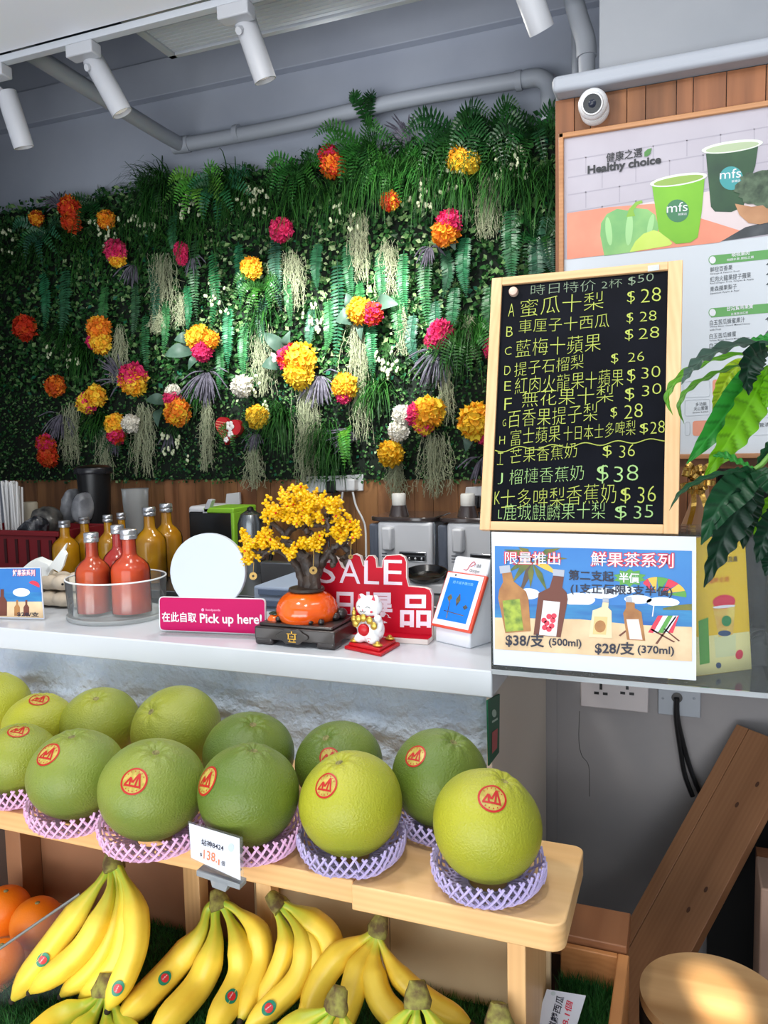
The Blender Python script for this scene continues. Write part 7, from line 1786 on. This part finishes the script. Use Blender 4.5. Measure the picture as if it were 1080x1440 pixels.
# ================================================================== POTTED PLANT AT THE RIGHT EDGE
m_lf = mat('pachira_leaf', (255, 255, 255), .35, attr='tint', transl=.42, bump=.0, spec=.5)
m_pst = mat('leaf_stalk', (96, 140, 58), .5); m_tr = mat('plant_trunk', (108, 96, 70), .8, bump=.3, bscale=60)
t = thing('potted_plant', 'tall potted plant with long glossy leaflets hanging in at the right edge', 'plant', (.40, 1.10, 0))
def leaf(pts, wpx, col, roll=0.0, fold=.25, quilt=.0022):
    P = [atD(x, y, d) for x, y, d in pts]; S_ = spline(P, 18); n = len(S_) - 1
    mid = sum((d for _, _, d in pts)) / len(pts); W = wpx * mid / F_PX
    mb = MB(); vw = (ROT @ Vector((0, 0, 1)))
    V = []; F = []; cs = []; M = 8
    for i, p in enumerate(S_):
        f = i / n; d = (S_[min(i + 1, n)] - S_[max(0, i - 1)]).normalized()
        s_ = d.cross(vw); s_ = s_.normalized() if s_.length > 1e-4 else Vector((1, 0, 0)); nn = s_.cross(d)
        rq = Matrix.Rotation(roll, 3, d); s_ = rq @ s_; nn = rq @ nn
        w = W * (math.sin(PI * min(max(f, .015), .99) ** .85)) ** .85 * .5
        for k in range(-M, M + 1):
            u = k / M; ql = 1.7 * quilt * math.sin(f * 46 - abs(u) * 3.2) * (abs(u) ** .5)
            V.append(p + s_ * w * u + nn * (abs(u) * w * fold - w * fold * .4 + ql * min(1, w / .012)))
            vein = .30 if k == 0 else (.12 if math.sin(f * 46 - abs(u) * 3.2) < -.86 else 0)
            cs.append(g(col, tuple(min(1, c * 2.0 + .05) for c in col) if k == 0 else tuple(c * .35 for c in col), vein if k == 0 else vein * 5))
    ww = 2 * M + 1
    for i in range(n):
        for k in range(ww - 1): F.append((i * ww + k, (i + 1) * ww + k, (i + 1) * ww + k + 1, i * ww + k + 1))
    mb.add(V, F, cs); return mb.build('leaf', m_lf, t, angle=180)
LG = lin((124, 196, 30)); LM = lin((52, 150, 58)); LD = lin((26, 76, 44)); LDD = lin((18, 52, 34)); LYG = lin((168, 204, 46))
D1 = 1.20
hub = (1066, 505, D1 + .02)
leaf([hub, (1046, 545, D1), (1012, 595, D1 - .01), (966, 652, D1 - .02)], 42, LM, .2)
leaf([(1080, 515, D1), (1060, 560, D1 - .02), (1028, 615, D1 - .04), (990, 672, D1 - .04)], 52, LG, -.2)
leaf([(1100, 487, D1), (1050, 482, D1 - .04), (1000, 497, D1 - .09), (972, 520, D1 - .11), (958, 541, D1 - .11)], 24, lin((70, 96, 84)), .9)
leaf([(1095, 492, D1 + .04), (1040, 498, D1 + .02), (990, 510, D1), (952, 535, D1 - .02), (938, 560, D1 - .02), (946, 584, D1 - .02)], 15, lin((96, 160, 40)), .9)
leaf([hub, (1035, 515, D1 - .02), (1000, 528, D1 - .05), (968, 548, D1 - .07), (955, 572, D1 - .07), (962, 596, D1 - .06)], 12, lin((86, 142, 44)), 1.0)
leaf([(1080, 490, D1 - .03), (1062, 500, D1 - .06), (1052, 525, D1 - .07), (1053, 556, D1 - .06)], 36, LDD, -.1, .35)
leaf([hub, (1032, 520, D1 + .05), (1014, 552, D1 + .05), (1002, 578, D1 + .04)], 26, LYG, .2)
leaf([hub, (1046, 535, D1 + .02), (1032, 562, D1 + .02), (1022, 586, D1 + .02)], 20, LD, .2)
leaf([(1098, 520, D1), (1084, 545, D1 - .02), (1076, 575, D1 - .02)], 30, LG, .0)
leaf([(1110, 470, D1), (1085, 474, D1), (1060, 480, D1), (1030, 488, D1)], 14, LM, .6)
D2 = 1.10
h2 = (1062, 660, D2)
leaf([h2, (1030, 663, D2 - .02), (990, 673, D2 - .03), (958, 692, D2 - .04), (941, 718, D2 - .04)], 11, LD, .9)
leaf([h2, (1042, 680, D2 - .02), (1012, 712, D2 - .04), (986, 766, D2 - .04)], 48, LD, .25)
leaf([(1056, 668, D2), (1040, 715, D2 - .03), (1014, 765, D2 - .04), (990, 826, D2 - .03)], 46, LDD, -.1)
leaf([h2, (1075, 638, D2 + .01), (1095, 615, D2 + .02), (1125, 596, D2 + .03)], 20, LD, .5)
leaf([h2, (1078, 668, D2 - .03), (1100, 688, D2 - .05), (1130, 720, D2 - .06)], 40, LD, .2)
leaf([(1060, 664, D2 + .02), (1056, 700, D2 + .02), (1048, 735, D2 + .02), (1045, 772, D2 + .02)], 36, LDD, .2)
leaf([(1100, 690, D2 + .04), (1082, 712, D2 + .03), (1068, 738, D2 + .03), (1060, 752, D2 + .03)], 26, LG, .0)
leaf([(1110, 700, D2), (1092, 730, D2 - .02), (1076, 756, D2 - .03), (1064, 792, D2 - .03)], 40, LDD, .1)
leaf([(1100, 740, D2 + .02), (1088, 780, D2), (1076, 810, D2)], 34, LDD, .2)
leaf([h2, (1040, 650, D2 + .03), (1018, 640, D2 + .05), (1000, 642, D2 + .06)], 14, LM, .5)
hubP = atD(*hub); h2P = atD(*h2); top = Vector((.34, 1.14, 1.30))
ts = MB(); ts.tube(spline([hubP, hubP + Vector((.05, .0, .03)), top + Vector((0, 0, .12)), top], 6), .004, 7); ts.tube(spline([h2P, h2P + Vector((.06, 0, .03)), top + Vector((0, 0, .02)), top - Vector((0, 0, .05))], 6), .0038, 7)
for q in (atD(1100, 487, D1), atD(1098, 520, D1), atD(1110, 470, D1), atD(1095, 492, D1 + .04), atD(1080, 515, D1), atD(1080, 490, D1 - .03)): ts.tube([q, hubP + Vector((.06, .0, .03))], .0022, 5)
for q in (atD(1100, 690, D2 + .04), atD(1110, 700, D2), atD(1100, 740, D2 + .02)): ts.tube([q, top - Vector((0, 0, .05))], .0022, 5)
ts.build('stalks', m_pst, t)
MB().tube([(.40, 1.10, .25), (.39, 1.11, .7), (.36, 1.13, 1.1), top + Vector((0, 0, .02))], [.022, .018, .014, .008], 12).build('trunk', m_tr, t)
MB().lathe([(.10, 0), (.13, .02), (.15, .27), (.14, .28), (.13, .26), (.0005, .25)], 36, Matrix.Translation((.40, 1.10, 0))).build('pot', mat('pot_grey', (90, 90, 92), .6), t)
